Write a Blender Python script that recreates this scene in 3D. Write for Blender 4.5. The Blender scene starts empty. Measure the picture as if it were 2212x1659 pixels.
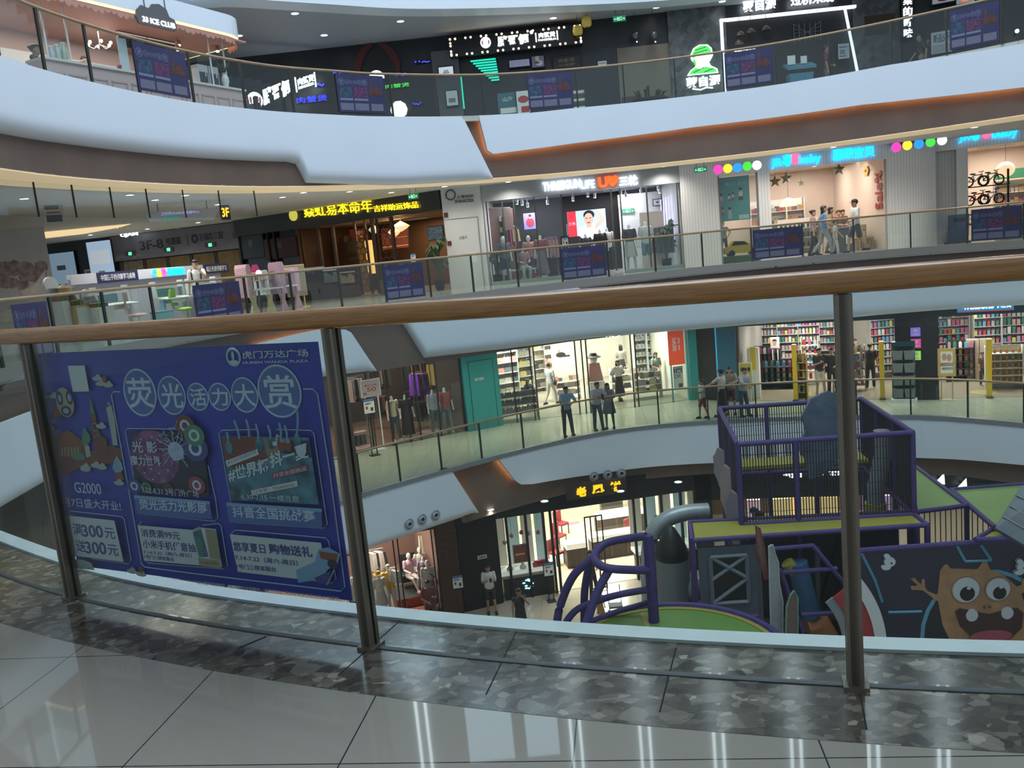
import bpy, bmesh, math, random
from mathutils import Vector, Matrix
RN = random.Random(11)
SC = bpy.context.scene
COL = SC.collection
PI = math.pi
# ------------------------------------------------------------------ camera
F, CX, CY, EYE = 1838.0,1106.0,829.5,1.28
ROLL = math.radians(5.45)
PITCH = math.atan(289 / F)
cr, sr, cp, sp = math.cos(ROLL), math.sin(ROLL), math.cos(PITCH), math.sin(PITCH)
cam_d = bpy.data.cameras.new('camera')
cam = bpy.data.objects.new('camera', cam_d)
COL.objects.link(cam)
cam_d.sensor_width = 36
cam_d.lens = F / 2212 * 36
cam_d.clip_start = 0.05
cam_d.clip_end = 300
_r, _u, _f = Vector((1,0,0)), Vector((0, sp, cp)), Vector((0, cp, -sp))
_x, _y = _r * cr - _u * sr, _r * sr + _u * cr
cam.matrix_world = Matrix(((_x.x, _y.x, -_f.x, 0),(_x.y, _y.y, -_f.y, 0),(_x.z, _y.z, -_f.z, EYE),(0,0,0,1)))
SC.camera = cam
# ------------------------------------------------------------------ world, exposure
wd = bpy.data.worlds.new('world')
SC.world = wd
wd.use_nodes = True
wb = wd.node_tree.nodes['Background']
wb.inputs[0].default_value = (0.70,0.84,1.0,1)
wb.inputs[1].default_value = 0.55
SC.view_settings.view_transform = 'Standard'
SC.view_settings.look = 'None'
SC.view_settings.exposure = 0.0
SC.view_settings.gamma = 1.0
SC.view_settings.use_curve_mapping = False
cy = SC.cycles
cy.max_bounces = 6
cy.diffuse_bounces = 3
cy.glossy_bounces = 3
cy.transmission_bounces = 4
cy.transparent_max_bounces = 24
cy.caustics_reflective = False
cy.caustics_refractive = False
cy.sample_clamp_indirect = 4.0
def lamp(name, loc, sx, sy, power, col=(1,1,1), rot=(0,0,0), parent=None, spread=180):
 d = bpy.data.lights.new(name, 'AREA')
 d.shape = 'RECTANGLE'
 d.size, d.size_y, d.energy, d.color = sx, sy, power, col
 d.spread = math.radians(spread)
 o = bpy.data.objects.new(name, d)
 COL.objects.link(o)
 o.location = loc
 o.rotation_euler = rot
 o.parent = parent
 return o
# daylight from the glazed roof over the atrium
lamp('skylight', (3,14,19),16,16,4000,(0.74,0.88,1.0))
# ------------------------------------------------------------------ pixel of the photograph -> ray, plane, curve
def ray(px, py):
 x, y = px - CX, -(py - CY)
 u, v = x * cr + y * sr, -x * sr + y * cr
 return Vector((u, F * cp + v * sp, v * cp - F * sp)) / F
def PZ(px, py, z):
 d = ray(px, py)
 return d * ((z - EYE) / d.z) + Vector((0,0, EYE))
def PY(px, py, Y):
 d = ray(px, py)
 return d * (Y / d.y) + Vector((0,0, EYE))
def smooth(pts, n=6):
 out = []
 P = [Vector(p) for p in pts]
 P = [P[0] * 2 - P[1]] + P + [P[-1] * 2 - P[-2]]
 for i in range(1, len(P) - 2):
  a, b, c, d = P[i - 1:i + 3]
  for k in range(n):
   t = k / n
   out.append(0.5 * ((2 * b) + (c - a) * t + (2 * a - 5 * b + 4 * c - d) * t * t + (3 * b - a - 3 * c + d) * t ** 3))
 out.append(P[-2])
 return out
class Curve:
 """a curve in plan, seen from the atrium side"""
 def __init__(s, pts, n=6):
  s.p = smooth(pts, n)
  s.s = [0]
  for a, b in zip(s.p, s.p[1:]):
   s.s.append(s.s[-1] + (b - a).length)
 def at(s, q):
  q = max(0, min(s.s[-1], q))
  i = max(0, min(len(s.p) - 2, next((k for k, v in enumerate(s.s) if v > q), len(s.p) - 1) - 1))
  t = (q - s.s[i]) / (s.s[i + 1] - s.s[i])
  d = (s.p[i + 1] - s.p[i]).normalized()
  return s.p[i].lerp(s.p[i + 1], t), Vector((-d.y, d.x))     # point, normal away from the atrium
 def off(s, q, o):
  p, n = s.at(q)
  return p + n * o
 def hit(s, px, py):
  d = ray(px, py)
  best = None
  for i in range(len(s.p) - 1):
   a, b = s.p[i], s.p[i + 1]
   e = b - a
   den = d.x * e.y - d.y * e.x
   if abs(den) < 1e-9:
    continue
   t = (a.x * e.y - a.y * e.x) / den
   w = (a.x * d.y - a.y * d.x) / den
   if t > 0 and -1e-6 <= w <= 1 + 1e-6:
    best = (s.s[i] + w * e.length, EYE + d.z * t)
  return best
class Fr:
 """a shop front: u along it, v into the shop, z up from its floor"""
 def __init__(s, p0, p1, z0):
  s.o = Vector((p0[0], p0[1], z0))
  e = Vector((p1[0] - p0[0], p1[1] - p0[1],0))
  s.len = e.length
  s.e = e.normalized()
  s.n = Vector((-s.e.y, s.e.x, 0))
  s.a = math.atan2(e.y, e.x)
  s.z0 = z0
 def pt(s, u, v=0, z=0):
  return s.o + s.e * u + s.n * v + Vector((0,0, z))
 def hit(s, px, py, v=0):
  d = ray(px, py)
  o = s.o + s.n * v - Vector((0,0, EYE))
  t = o.dot(s.n) / d.dot(s.n)
  q = d * t + Vector((0,0, EYE)) - s.o
  return q.dot(s.e), q.z
 def on(s, px, py, z=0):
  """u, v of the pixel on the level z above the floor"""
  q = PZ(px, py, s.z0 + z) - s.o
  return q.dot(s.e), q.dot(s.n)
# ------------------------------------------------------------------ materials
MT = {}
def mat(name, col=(0.8,0.8,0.8), rough=0.5, metal=0.0, emit=0.0, noise=0.0, scale=20.0, spec=0.5):
 if name in MT:
  return MT[name]
 m = bpy.data.materials.new(name)
 m.use_nodes = True
 nt = m.node_tree
 b = nt.nodes['Principled BSDF']
 b.inputs['Base Color'].default_value = (*col, 1)
 b.inputs['Roughness'].default_value = rough
 b.inputs['Metallic'].default_value = metal
 b.inputs['Specular IOR Level'].default_value = spec
 if emit:
  b.inputs['Emission Color'].default_value = (*col, 1)
  b.inputs['Emission Strength'].default_value = emit
 if noise:
  tc = nt.nodes.new('ShaderNodeTexCoord')
  n = nt.nodes.new('ShaderNodeTexNoise')
  n.inputs['Scale'].default_value = scale
  n.inputs['Detail'].default_value = 4
  r = nt.nodes.new('ShaderNodeValToRGB')
  for k, f in ((0,1 - noise),(1,1 + noise)):
   r.color_ramp.elements[k].color = (*[min(1, c * f) for c in col],1)
  r.color_ramp.elements[0].position = 0.3
  r.color_ramp.elements[1].position = 0.7
  nt.links.new(tc.outputs['Object'], n.inputs['Vector'])
  nt.links.new(n.outputs['Fac'], r.inputs['Fac'])
  nt.links.new(r.outputs['Color'], b.inputs['Base Color'])
 MT[name] = m
 return m
def nodes_of(name, rough=0.4):
 m = bpy.data.materials.new(name)
 m.use_nodes = True
 nt = m.node_tree
 b = nt.nodes['Principled BSDF']
 b.inputs['Roughness'].default_value = rough
 MT[name] = m
 N = lambda t, **k: _node(nt, t, k)
 return m, nt, b, N
def _node(nt, t, k):
 n = nt.nodes.new('ShaderNode' + t)
 for a, v in k.items():
  if a in ('operation', 'feature', 'blend_type', 'distance', 'wave_type', 'bands_direction'):
   setattr(n, a, v)
  else:
   n.inputs[a.replace('_', ' ')].default_value = v
 return n
def ramp(nt, stops):
 r = nt.nodes.new('ShaderNodeValToRGB')
 e = r.color_ramp.elements
 while len(e) < len(stops):
  e.new(0.5)
 for k, (p, c) in enumerate(stops):
  e[k].position = p
  e[k].color = (*c, 1)
 return r
def glass(name, tint=(0.9,0.95,0.93), refl=0.06):
 m = bpy.data.materials.new(name)
 m.use_nodes = True
 nt = m.node_tree
 nt.nodes.remove(nt.nodes['Principled BSDF'])
 out = nt.nodes['Material Output']
 t = nt.nodes.new('ShaderNodeBsdfTransparent')
 t.inputs[0].default_value = (*tint, 1)
 g = nt.nodes.new('ShaderNodeBsdfGlossy')
 g.inputs['Roughness'].default_value = 0.01
 lw = nt.nodes.new('ShaderNodeLayerWeight')
 pw = nt.nodes.new('ShaderNodeMath')
 pw.operation = 'POWER'
 pw.inputs[1].default_value = 5
 mu = nt.nodes.new('ShaderNodeMath')
 mu.operation = 'MULTIPLY_ADD'
 mu.inputs[1].default_value = 0.6
 mu.inputs[2].default_value = refl
 x = nt.nodes.new('ShaderNodeMixShader')
 nt.links.new(lw.outputs['Facing'], pw.inputs[0])
 nt.links.new(pw.outputs[0], mu.inputs[0])
 nt.links.new(mu.outputs[0], x.inputs[0])
 nt.links.new(t.outputs[0], x.inputs[1])
 nt.links.new(g.outputs[0], x.inputs[2])
 nt.links.new(x.outputs[0], out.inputs['Surface'])
 MT[name] = m
 return m
# breccia stone border
m, nt, b, N = nodes_of('stone', 0.12)
tc = N('TexCoord')
nz = N('TexNoise', Scale=7.0, Detail=5.0)
mp = N('Mapping', Scale=(1.0,1.35,1.0), Rotation=(0,0,-0.35))
ad = N('MixRGB', blend_type='ADD', Fac=0.09)
nt.links.new(tc.outputs['Object'], mp.inputs['Vector'])
nt.links.new(tc.outputs['Object'], nz.inputs['Vector'])
nt.links.new(mp.outputs[0], ad.inputs[1])
nt.links.new(nz.outputs['Color'], ad.inputs[2])
vo = N('TexVoronoi', Scale=30.0)
v2 = N('TexVoronoi', Scale=13.0)
for v in (vo, v2):
 nt.links.new(ad.outputs[0], v.inputs['Vector'])
r1 = ramp(nt, [(0.0,(0.02,0.017,0.014)),(0.4,(0.06,0.05,0.04)),(0.68,(0.105,0.088,0.07)),(0.84,(0.26,0.225,0.18)),(1.0,(0.62,0.56,0.47))])
r2 = ramp(nt, [(0.0,(0.05,0.042,0.034)),(0.6,(0.14,0.115,0.09)),(1.0,(0.42,0.37,0.30))])
nt.links.new(vo.outputs['Color'], r1.inputs[0])
nt.links.new(v2.outputs['Color'], r2.inputs[0])
mx = N('MixRGB', blend_type='MIX', Fac=0.45)
nt.links.new(r1.outputs[0], mx.inputs[1])
nt.links.new(r2.outputs[0], mx.inputs[2])
nt.links.new(mx.outputs[0], b.inputs['Base Color'])
# polished floor tiles with thin dark joints
def tiles(name, col, su, sv, ang, ou, ov, rough, joint=0.004, jc=(0.03,0.03,0.03)):
 m, nt, b, N = nodes_of(name, rough)
 tc = N('TexCoord')
 mp = N('Mapping', Rotation=(0,0, ang))
 nt.links.new(tc.outputs['Object'], mp.inputs['Vector'])
 sx = N('SeparateXYZ')
 nt.links.new(mp.outputs[0], sx.inputs[0])
 last = None
 for k, (s, o) in enumerate(((su, ou),(sv, ov))):
  a = N('Math', operation='ADD')
  a.inputs[1].default_value = -o + 100 * s + joint / 2
  nt.links.new(sx.outputs[k], a.inputs[0])
  f = N('Math', operation='MODULO')
  f.inputs[1].default_value = s
  nt.links.new(a.outputs[0], f.inputs[0])
  l = N('Math', operation='LESS_THAN')
  l.inputs[1].default_value = joint
  nt.links.new(f.outputs[0], l.inputs[0])
  if last:
   q = N('Math', operation='MAXIMUM')
   nt.links.new(last.outputs[0], q.inputs[0])
   nt.links.new(l.outputs[0], q.inputs[1])
   last = q
  else:
   last = l
 nz = N('TexNoise', Scale=1.3, Detail=3.0)
 nt.links.new(tc.outputs['Object'], nz.inputs['Vector'])
 rr = ramp(nt, [(0.3,[c * 0.94 for c in col]),(0.7, col)])
 nt.links.new(nz.outputs['Fac'], rr.inputs[0])
 mx = N('MixRGB', blend_type='MIX', Color2=(*jc, 1))
 nt.links.new(last.outputs[0], mx.inputs[0])
 nt.links.new(rr.outputs[0], mx.inputs[1])
 nt.links.new(mx.outputs[0], b.inputs['Base Color'])
tiles('near_tiles', (0.335,0.30,0.25),0.612,0.655,0.139,0.402,1.956,0.025,0.0042)
tiles('far_tiles', (0.52,0.52,0.45),0.8,0.8,0.1,0,0,0.08,0.006,(0.16,0.16,0.14))
tiles('ground_tiles', (0.40,0.34,0.27),0.8,0.8,0.1,0,0,0.15,0.01,(0.2,0.16,0.12))
# wood handrail
m, nt, b, N = nodes_of('rail_wood', 0.18)
tc = N('TexCoord')
mp = N('Mapping', Scale=(3.0,3.0,60.0))
wv = N('TexNoise', Scale=3.0, Detail=6.0)
nt.links.new(tc.outputs['Object'], mp.inputs['Vector'])
nt.links.new(mp.outputs[0], wv.inputs['Vector'])
rr = ramp(nt, [(0.25,(0.21,0.092,0.026)),(0.5,(0.30,0.145,0.045)),(0.75,(0.37,0.19,0.066))])
nt.links.new(wv.outputs['Fac'], rr.inputs[0])
nt.links.new(rr.outputs[0], b.inputs['Base Color'])
# brown ribbed fascia
m, nt, b, N = nodes_of('fascia_brown', 0.55)
tc = N('TexCoord')
nz = N('TexNoise', Scale=0.8, Detail=3.0)
nt.links.new(tc.outputs['Object'], nz.inputs['Vector'])
rr = ramp(nt, [(0.3,(0.13,0.088,0.068)),(0.7,(0.17,0.117,0.09))])
nt.links.new(nz.outputs['Fac'], rr.inputs[0])
nt.links.new(rr.outputs[0], b.inputs['Base Color'])
# dark herringbone stone of the noodle shop
m, nt, b, N = nodes_of('herringbone', 0.35)
tc = N('TexCoord')
mp = N('Mapping', Rotation=(0, PI / 4,0), Scale=(1.0,1.0,1.0))
vm = N('TexVoronoi', Scale=5.0, distance='CHEBYCHEV', Randomness=0.35)
nt.links.new(tc.outputs['Object'], mp.inputs['Vector'])
nt.links.new(mp.outputs[0], vm.inputs['Vector'])
rr = ramp(nt, [(0.1,(0.045,0.05,0.052)),(0.9,(0.12,0.13,0.13))])
nt.links.new(vm.outputs['Color'], rr.inputs[0])
nt.links.new(rr.outputs[0], b.inputs['Base Color'])
# brick pier
m, nt, b, N = nodes_of('brick', 0.8)
tc = N('TexCoord')
sx = N('SeparateXYZ')
cb = N('CombineXYZ')
nt.links.new(tc.outputs['Object'], sx.inputs[0])
nt.links.new(sx.outputs[0], cb.inputs[0])
nt.links.new(sx.outputs[2], cb.inputs[1])
bk = N('TexBrick', Scale=5.0, Color1=(0.12,0.055,0.035,1), Color2=(0.07,0.035,0.025,1), Mortar=(0.05,0.04,0.035,1))
nt.links.new(cb.outputs[0], bk.inputs['Vector'])
nt.links.new(bk.outputs['Color'], b.inputs['Base Color'])
# white slatted cladding
m, nt, b, N = nodes_of('white_slats', 0.5)
tc = N('TexCoord')
sx = N('SeparateXYZ')
nt.links.new(tc.outputs['Object'], sx.inputs[0])
mo = N('Math', operation='MODULO')
ab = N('Math', operation='ADD')
ab.inputs[1].default_value = 50
mo.inputs[1].default_value = 0.1
nt.links.new(sx.outputs[0], ab.inputs[0])
nt.links.new(ab.outputs[0], mo.inputs[0])
gt = N('Math', operation='LESS_THAN')
gt.inputs[1].default_value = 0.012
nt.links.new(mo.outputs[0], gt.inputs[0])
mx = N('MixRGB', blend_type='MIX', Color1=(0.76,0.75,0.75,1), Color2=(0.48,0.47,0.48,1))
nt.links.new(gt.outputs[0], mx.inputs[0])
nt.links.new(mx.outputs[0], b.inputs['Base Color'])
WHITE = mat('fascia_white', (0.69,0.75,0.82),0.45, noise=0.015, scale=0.6)
PAINT = mat('white_paint', (0.68,0.68,0.67),0.6, noise=0.02, scale=1.5)
CEIL = mat('ceiling_paint', (0.55,0.56,0.57),0.75, noise=0.03, scale=0.7)
CREAM = mat('cream_soffit', (0.62,0.50,0.33),0.6)
DARK = mat('dark_panel', (0.018,0.02,0.023),0.35, noise=0.2, scale=2)
BLACK = mat('black_gloss', (0.008,0.008,0.009),0.2)
MBLACK = mat('black_matte', (0.012,0.012,0.013),0.7)
STEEL = mat('dark_steel', (0.20,0.17,0.135),0.38,0.6, noise=0.15, scale=3)
STEEL2 = mat('post_steel', (0.09,0.09,0.08),0.4,0.6)
CHROME = mat('chrome', (0.6,0.6,0.6),0.2,1)
LAMPW = mat('lamp_white', (1,0.97,0.9), emit=9)
LAMPC = mat('lamp_warm', (1,0.75,0.42), emit=6)
GLOWW = mat('sign_white', (0.92,0.97,1.0), emit=2.2)
GLOWY = mat('sign_yellow', (1.0,0.78,0.02), emit=1.6)
GLOWO = mat('sign_orange', (1.0,0.12,0.02), emit=1.3)
GLOWC = mat('sign_cyan', (0.01,0.62,1.0), emit=1.5)
GLOWP = mat('sign_pink', (1.0,0.08,0.42), emit=1.2)
GLOWG = mat('sign_green', (0.10,0.75,0.12), emit=0.9)
GLOWB = mat('sign_blue', (0.03,0.04,1.0), emit=3.0)
GLOWT = mat('sign_teal', (0.02,0.75,0.5), emit=0.9)
GREENS = mat('exit_green', (0.02,0.22,0.1), emit=0.5)
WARMG = mat('led_warm', (1.0,0.42,0.14), emit=16)
COVE_GLOW = mat('cove_light', (1.0,0.76,0.42), emit=0.75)
TEAL = mat('teal_wall', (0.03,0.27,0.28),0.4)
TEALD = mat('teal_dark', (0.006,0.045,0.055),0.4)
PURPLE = mat('purple_foam', (0.056,0.034,0.15),0.6, noise=0.15, scale=8)
YELLOW = mat('yellow_vinyl', (0.33,0.29,0.045),0.5, noise=0.06, scale=2)
GREEN = mat('green_vinyl', (0.13,0.24,0.055),0.5, noise=0.06, scale=2)
REDM = mat('red', (0.35,0.03,0.03),0.5)
GREY = mat('grey', (0.22,0.23,0.24),0.5, noise=0.08, scale=4)
GREYD = mat('grey_dark', (0.07,0.075,0.085),0.5, noise=0.1, scale=4)
WOOD = mat('beech', (0.46,0.34,0.2),0.45, noise=0.08, scale=6)
WOODD = mat('dark_wood', (0.09,0.05,0.03),0.4, noise=0.2, scale=5)
FLOORW = mat('shop_floor', (0.42,0.37,0.32),0.25, noise=0.04, scale=1)
FLOORG = mat('shop_floor_grey', (0.30,0.28,0.26),0.3, noise=0.05, scale=1)
RGLASS = glass('rail_glass', (0.86,0.91,0.89),0.05)
NGLASS = glass('near_glass', (0.84,0.89,0.87),0.022)
SGLASS = glass('shop_glass', (0.93,0.96,0.96),0.05)
def colm(c, rough=0.6):
 """a plain dyed / painted material of that colour, noise-mottled"""
 n = 'dye_%02x%02x%02x' % tuple(int(min(0.999, x) * 255) for x in c)
 return mat(n, c, rough, noise=0.08, scale=14)
# ------------------------------------------------------------------ mesh building
class MB:
 def __init__(s):
  s.v, s.f, s.mi, s.M = [],[],[], None
 def add(s, vs, fs, m=0):
  o = len(s.v)
  s.v += [tuple(s.M @ Vector(p)) if s.M else tuple(p) for p in vs]
  s.f += [[o + i for i in f] for f in fs]
  s.mi += [m] * len(fs)
  return s
 def box(s, x0, x1, y0, y1, z0, z1, m=0):
  return s.add([(x, y, z) for z in (z0, z1) for y in (y0, y1) for x in (x0, x1)],
                     [(0,2,3,1),(4,5,7,6),(0,1,5,4),(2,6,7,3),(0,4,6,2),(1,3,7,5)], m)
 def loft(s, rings, m=0, caps=True, close=False):
  n = len(rings[0])
  vs = [p for r in rings for p in r]
  fs = []
  L = len(rings)
  for k in range(L if close else L - 1):
   a, b = k * n, ((k + 1) % L) * n
   fs += [(a + i, a + (i + 1) % n, b + (i + 1) % n, b + i) for i in range(n)]
  if caps and not close:
   fs += [tuple(range(n))[::-1], tuple(range((L - 1) * n, L * n))]
  return s.add(vs, fs, m)
 def tube(s, pts, r, n=8, m=0, close=False, prof=None):
  P = [Vector(p) for p in pts]
  rs = r if isinstance(r, (list, tuple)) else [r] * len(P)
  rings = []
  L = len(P)
  for i, p in enumerate(P):
   a = P[(i - 1) % L] if (i > 0 or close) else p
   b = P[(i + 1) % L] if (i < L - 1 or close) else p
   t = (b - a).normalized()
   up = Vector((0,0,1)) if abs(t.z) < 0.95 else Vector((0,1,0))
   x = t.cross(up).normalized()
   y = x.cross(t)
   if prof:
    rings.append([p + x * q[0] + y * q[1] for q in prof])
   else:
    rings.append([p + (x * math.cos(2 * PI * k / n) + y * math.sin(2 * PI * k / n)) * rs[i] for k in range(n)])
  return s.loft(rings, m, True, close)
 def cyl(s, c, r, z0, z1, n=16, m=0, r2=None):
  r2 = r if r2 is None else r2
  return s.loft([[(c[0] + q * math.cos(2 * PI * k / n), c[1] + q * math.sin(2 * PI * k / n), z) for k in range(n)] for q, z in ((r, z0),(r2, z1))], m)
 def lathe(s, prof, c=(0,0,0), n=16, m=0, sx=1, sy=1):
  return s.loft([[(c[0] + r * sx * math.cos(2 * PI * k / n), c[1] + r * sy * math.sin(2 * PI * k / n), c[2] + z) for k in range(n)] for r, z in prof], m)
 def ell(s, c, rx, ry, rz, n=12, m=0):
  k = max(5, n // 2 + 1)
  return s.lathe([(max(0.001, math.sin(PI * i / k)) * 1.0,-math.cos(PI * i / k) * rz) for i in range(k + 1)], c, n, m, rx, ry)
 def prism(s, poly, y0, y1, m=0):
  """polygon in x,z pushed out along y"""
  n = len(poly)
  return s.add([(x, y0, z) for x, z in poly] + [(x, y1, z) for x, z in poly],
                     [tuple(range(n)), tuple(range(2 * n - 1, n - 1,-1))] + [(i, i + n, (i + 1) % n + n, (i + 1) % n) for i in range(n)], m)
 def slab(s, poly, z0, z1, m=0):
  n = len(poly)
  return s.add([(x, y, z0) for x, y in poly] + [(x, y, z1) for x, y in poly],
                     [tuple(range(n))[::-1], tuple(range(n, 2 * n))] + [(i, (i + 1) % n, (i + 1) % n + n, i + n) for i in range(n)], m)
 def mesh(s, name, mats, sm=False):
  me = bpy.data.meshes.new(name)
  me.from_pydata(s.v, [], s.f)
  for m in (mats if isinstance(mats, (list, tuple)) else [mats]):
   me.materials.append(m)
  me.polygons.foreach_set('material_index', s.mi)
  bm = bmesh.new()
  bm.from_mesh(me)
  bmesh.ops.recalc_face_normals(bm, faces=bm.faces)
  bm.to_mesh(me)
  bm.free()
  if sm:
   me.shade_smooth()
   me.set_sharp_from_angle(angle=0.9)
  me.update()
  return me
 def build(s, name, mats, parent=None, loc=(0,0,0), rz=0, sm=False):
  return link(name, s.mesh(name, mats, sm), parent, loc, rz)
def link(name, me, parent=None, loc=(0,0,0), rz=0):
 o = bpy.data.objects.new(name, me)
 COL.objects.link(o)
 o.parent = parent
 o.location = loc
 o.rotation_euler = (0,0, rz)
 return o
def tag(o, label, cat, group=None, kind=None):
 if label:
  o['label'] = label
 if cat:
  o['category'] = cat
 if group:
  o['group'] = group
 if kind:
  o['kind'] = kind
 return o
def struct(o):
 o['kind'] = 'structure'
 return o
def T(name, label, cat, loc=(0,0,0), rz=0, group=None):
 o = bpy.data.objects.new(name, None)
 COL.objects.link(o)
 o.location = loc
 o.rotation_euler = (0,0, rz)
 o.empty_display_size = 0.1
 return tag(o, label, cat, group)
def dup(o, loc=None, rz=None, label=None, parent=None):
 c = o.copy()
 COL.objects.link(c)
 c.parent = parent
 if loc is not None:
  c.location = loc
 if rz is not None:
  c.rotation_euler = (0,0, rz)
 if label:
  c['label'] = label
 for ch in o.children:
  dup(ch, parent=c)
 return c
def bx(name, m, x0, x1, y0, y1, z0, z1, parent=None, loc=(0,0,0), rz=0):
 return MB().box(x0, x1, y0, y1, z0, z1).build(name, m, parent, loc, rz)
_tx = {}
def textmesh(s, bold=0.0, depth=0.02):
 k = (s, bold, depth)
 if k not in _tx:
  cu = bpy.data.curves.new('lettering', 'FONT')
  cu.body = s
  cu.offset = bold
  cu.extrude = 0
  cu.resolution_u = 3
  o = bpy.data.objects.new('lettering', cu)
  COL.objects.link(o)
  me = bpy.data.meshes.new_from_object(o.evaluated_get(bpy.context.evaluated_depsgraph_get()))
  bpy.data.objects.remove(o)
  bpy.data.curves.remove(cu)
  _tx[k] = ([v.co.xy.copy() for v in me.vertices],[tuple(p.vertices) for p in me.polygons])
  bpy.data.meshes.remove(me)
 return _tx[k]
def text(name, s, m, x0, x1, z0, z1, y=0.0, depth=0.02, parent=None, bold=0.0, mirror=False, shear=0.0, loc=(0,0,0), rz=0, slope=0.0):
 """letters filling the box x0..x1, z0..z1 of a plane facing -y"""
 vs, fs = textmesh(s, bold)
 if not vs:
  return None
 xs, ys = [v.x for v in vs],[v.y for v in vs]
 ax, bx_, ay, by = min(xs), max(xs), min(ys), max(ys)
 mb = MB()
 pts = []
 for v in vs:
  a, b = (v.x - ax) / (bx_ - ax or 1),(v.y - ay) / (by - ay or 1)
  if mirror:
   a = 1 - a
  pts.append((x0 + a * (x1 - x0) + b * shear, z0 + b * (z1 - z0) + a * slope))
 n = len(pts)
 cnt = {}
 for f in fs:
  for i in range(len(f)):
   e = (f[i], f[(i + 1) % len(f)])
   cnt[e] = cnt.get(e, 0) + 1
 side = [e for e in cnt if (e[1], e[0]) not in cnt]
 mb.add([(p[0], y - depth, p[1]) for p in pts] + [(p[0], y, p[1]) for p in pts], list(fs) + [(a, b, b + n, a + n) for a, b in side])
 me = bpy.data.meshes.new(name)
 me.from_pydata(mb.v, [], mb.f)
 me.materials.append(m)
 return link(name, me, parent, loc, rz)
# ------------------------------------------------------------------ the building: near side
E4 = Curve([(-8.2,9),(-8.0,12),(-7.93,14.89),(-7.82,16.13),(-7.55,17.33),(-7.17,18.57),(-6.6,19.95),(-5.85,21.27),(-5.01,22.39),(-3.9,23.36),(-2.81,24.25),(-.14,25.62),(2.59,26.1),(5.53,25.94),(8.4,25.2),(10.94,23.8),(13.6,21.7),(16,19),(18,15)],4)
E3 = Curve([(-8.4,9),(-8.1,13),(-7.8,15.5),(-7.2,18),(-6.2,20.2),(-4.7,22.2),(-2.6,23.6),(-.6,24.6),(1.95,25.7),(4.5,26.6),(6.7,27.1),(9.5,27.2),(12.5,26.3),(15,24.6),(17,22),(18.5,18)],5)
E2 = Curve([(-8.8,9),(-8.4,14),(-7.9,17),(-6.8,20),(-5.6,21.7),(-4.52,22.91),(-3.4,23.85),(-1.02,25.68),(1.87,27.4),(4.12,28.07),(6.75,27.91),(9.5,27.2),(12.59,25.82),(14.5,23.7),(16.5,20.5),(17.5,17)],5)
E5 = Curve([(-12,18),(-8.54,24.06),(-6.65,24.9),(-4.4,26.2),(-1.83,27.56),(2.52,28.68),(7.11,29.27),(11,28.2),(16,25),(20,20)],5)
EN = Curve([(-6.2,7.4),(-4.6,5.75),(-3.2,4.47),(-1.94,3.46),(-.56,2.72),(.87,2.19),(2.4,1.82),(4.0,1.6)],8)
Z1, Z2, Z3, Z4 = -10.5,-5.0,0.08,5.2
def strip(curve, o0, o1, z0, z1, q0=0, q1=None, n=60):
 """a band following the curve between two offsets"""
 q1 = curve.s[-1] if q1 is None else q1
 rings = []
 for i in range(n + 1):
  q = q0 + (q1 - q0) * i / n
  a, b = curve.off(q, o0), curve.off(q, o1)
  rings.append([(a.x, a.y, z0),(b.x, b.y, z0),(b.x, b.y, z1),(a.x, a.y, z1)])
 return MB().loft(rings)
pts = [tuple(EN.off(q, -.28)) for q in [EN.s[-1] * i / 50 for i in range(51)]]
struct(MB().slab(pts + [(6,-6),(-12,-6),(-12,6)],-0.25,0.0).build('floor', MT['near_tiles']))
struct(strip(EN, -.28,.2,-0.25,0.001).build('trim_1', MT['stone']))
struct(strip(EN, .2,.28,-0.5,0.012).build('trim_2', mat('kerb_white', (0.62,0.66,0.66),0.5, noise=0.06, scale=9)))
struct(strip(EN, .2,.27,-1.7,-0.5).build('trim_3', WHITE))
struct(strip(EN, -.012,.012,0.0,0.004).build('trim_10', mat('glass_channel', (.035,.045,.045),.5)))
jm = mat('joint', (0.02,0.02,0.02),0.8)
for k, (a, b) in enumerate((((1115,1365),(1050,1500)),((1460,1400),(1425,1538)),((1858,1500),(1872,1575)),((870,1335),(730,1460)),((515,1400),(575,1375)))):
 p, q = PZ(*a, 0.0015), PZ(*b, 0.0015)
 struct(MB().tube([p, q],0.0022,4).build('trim_%d' % (4 + k), jm))
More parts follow.
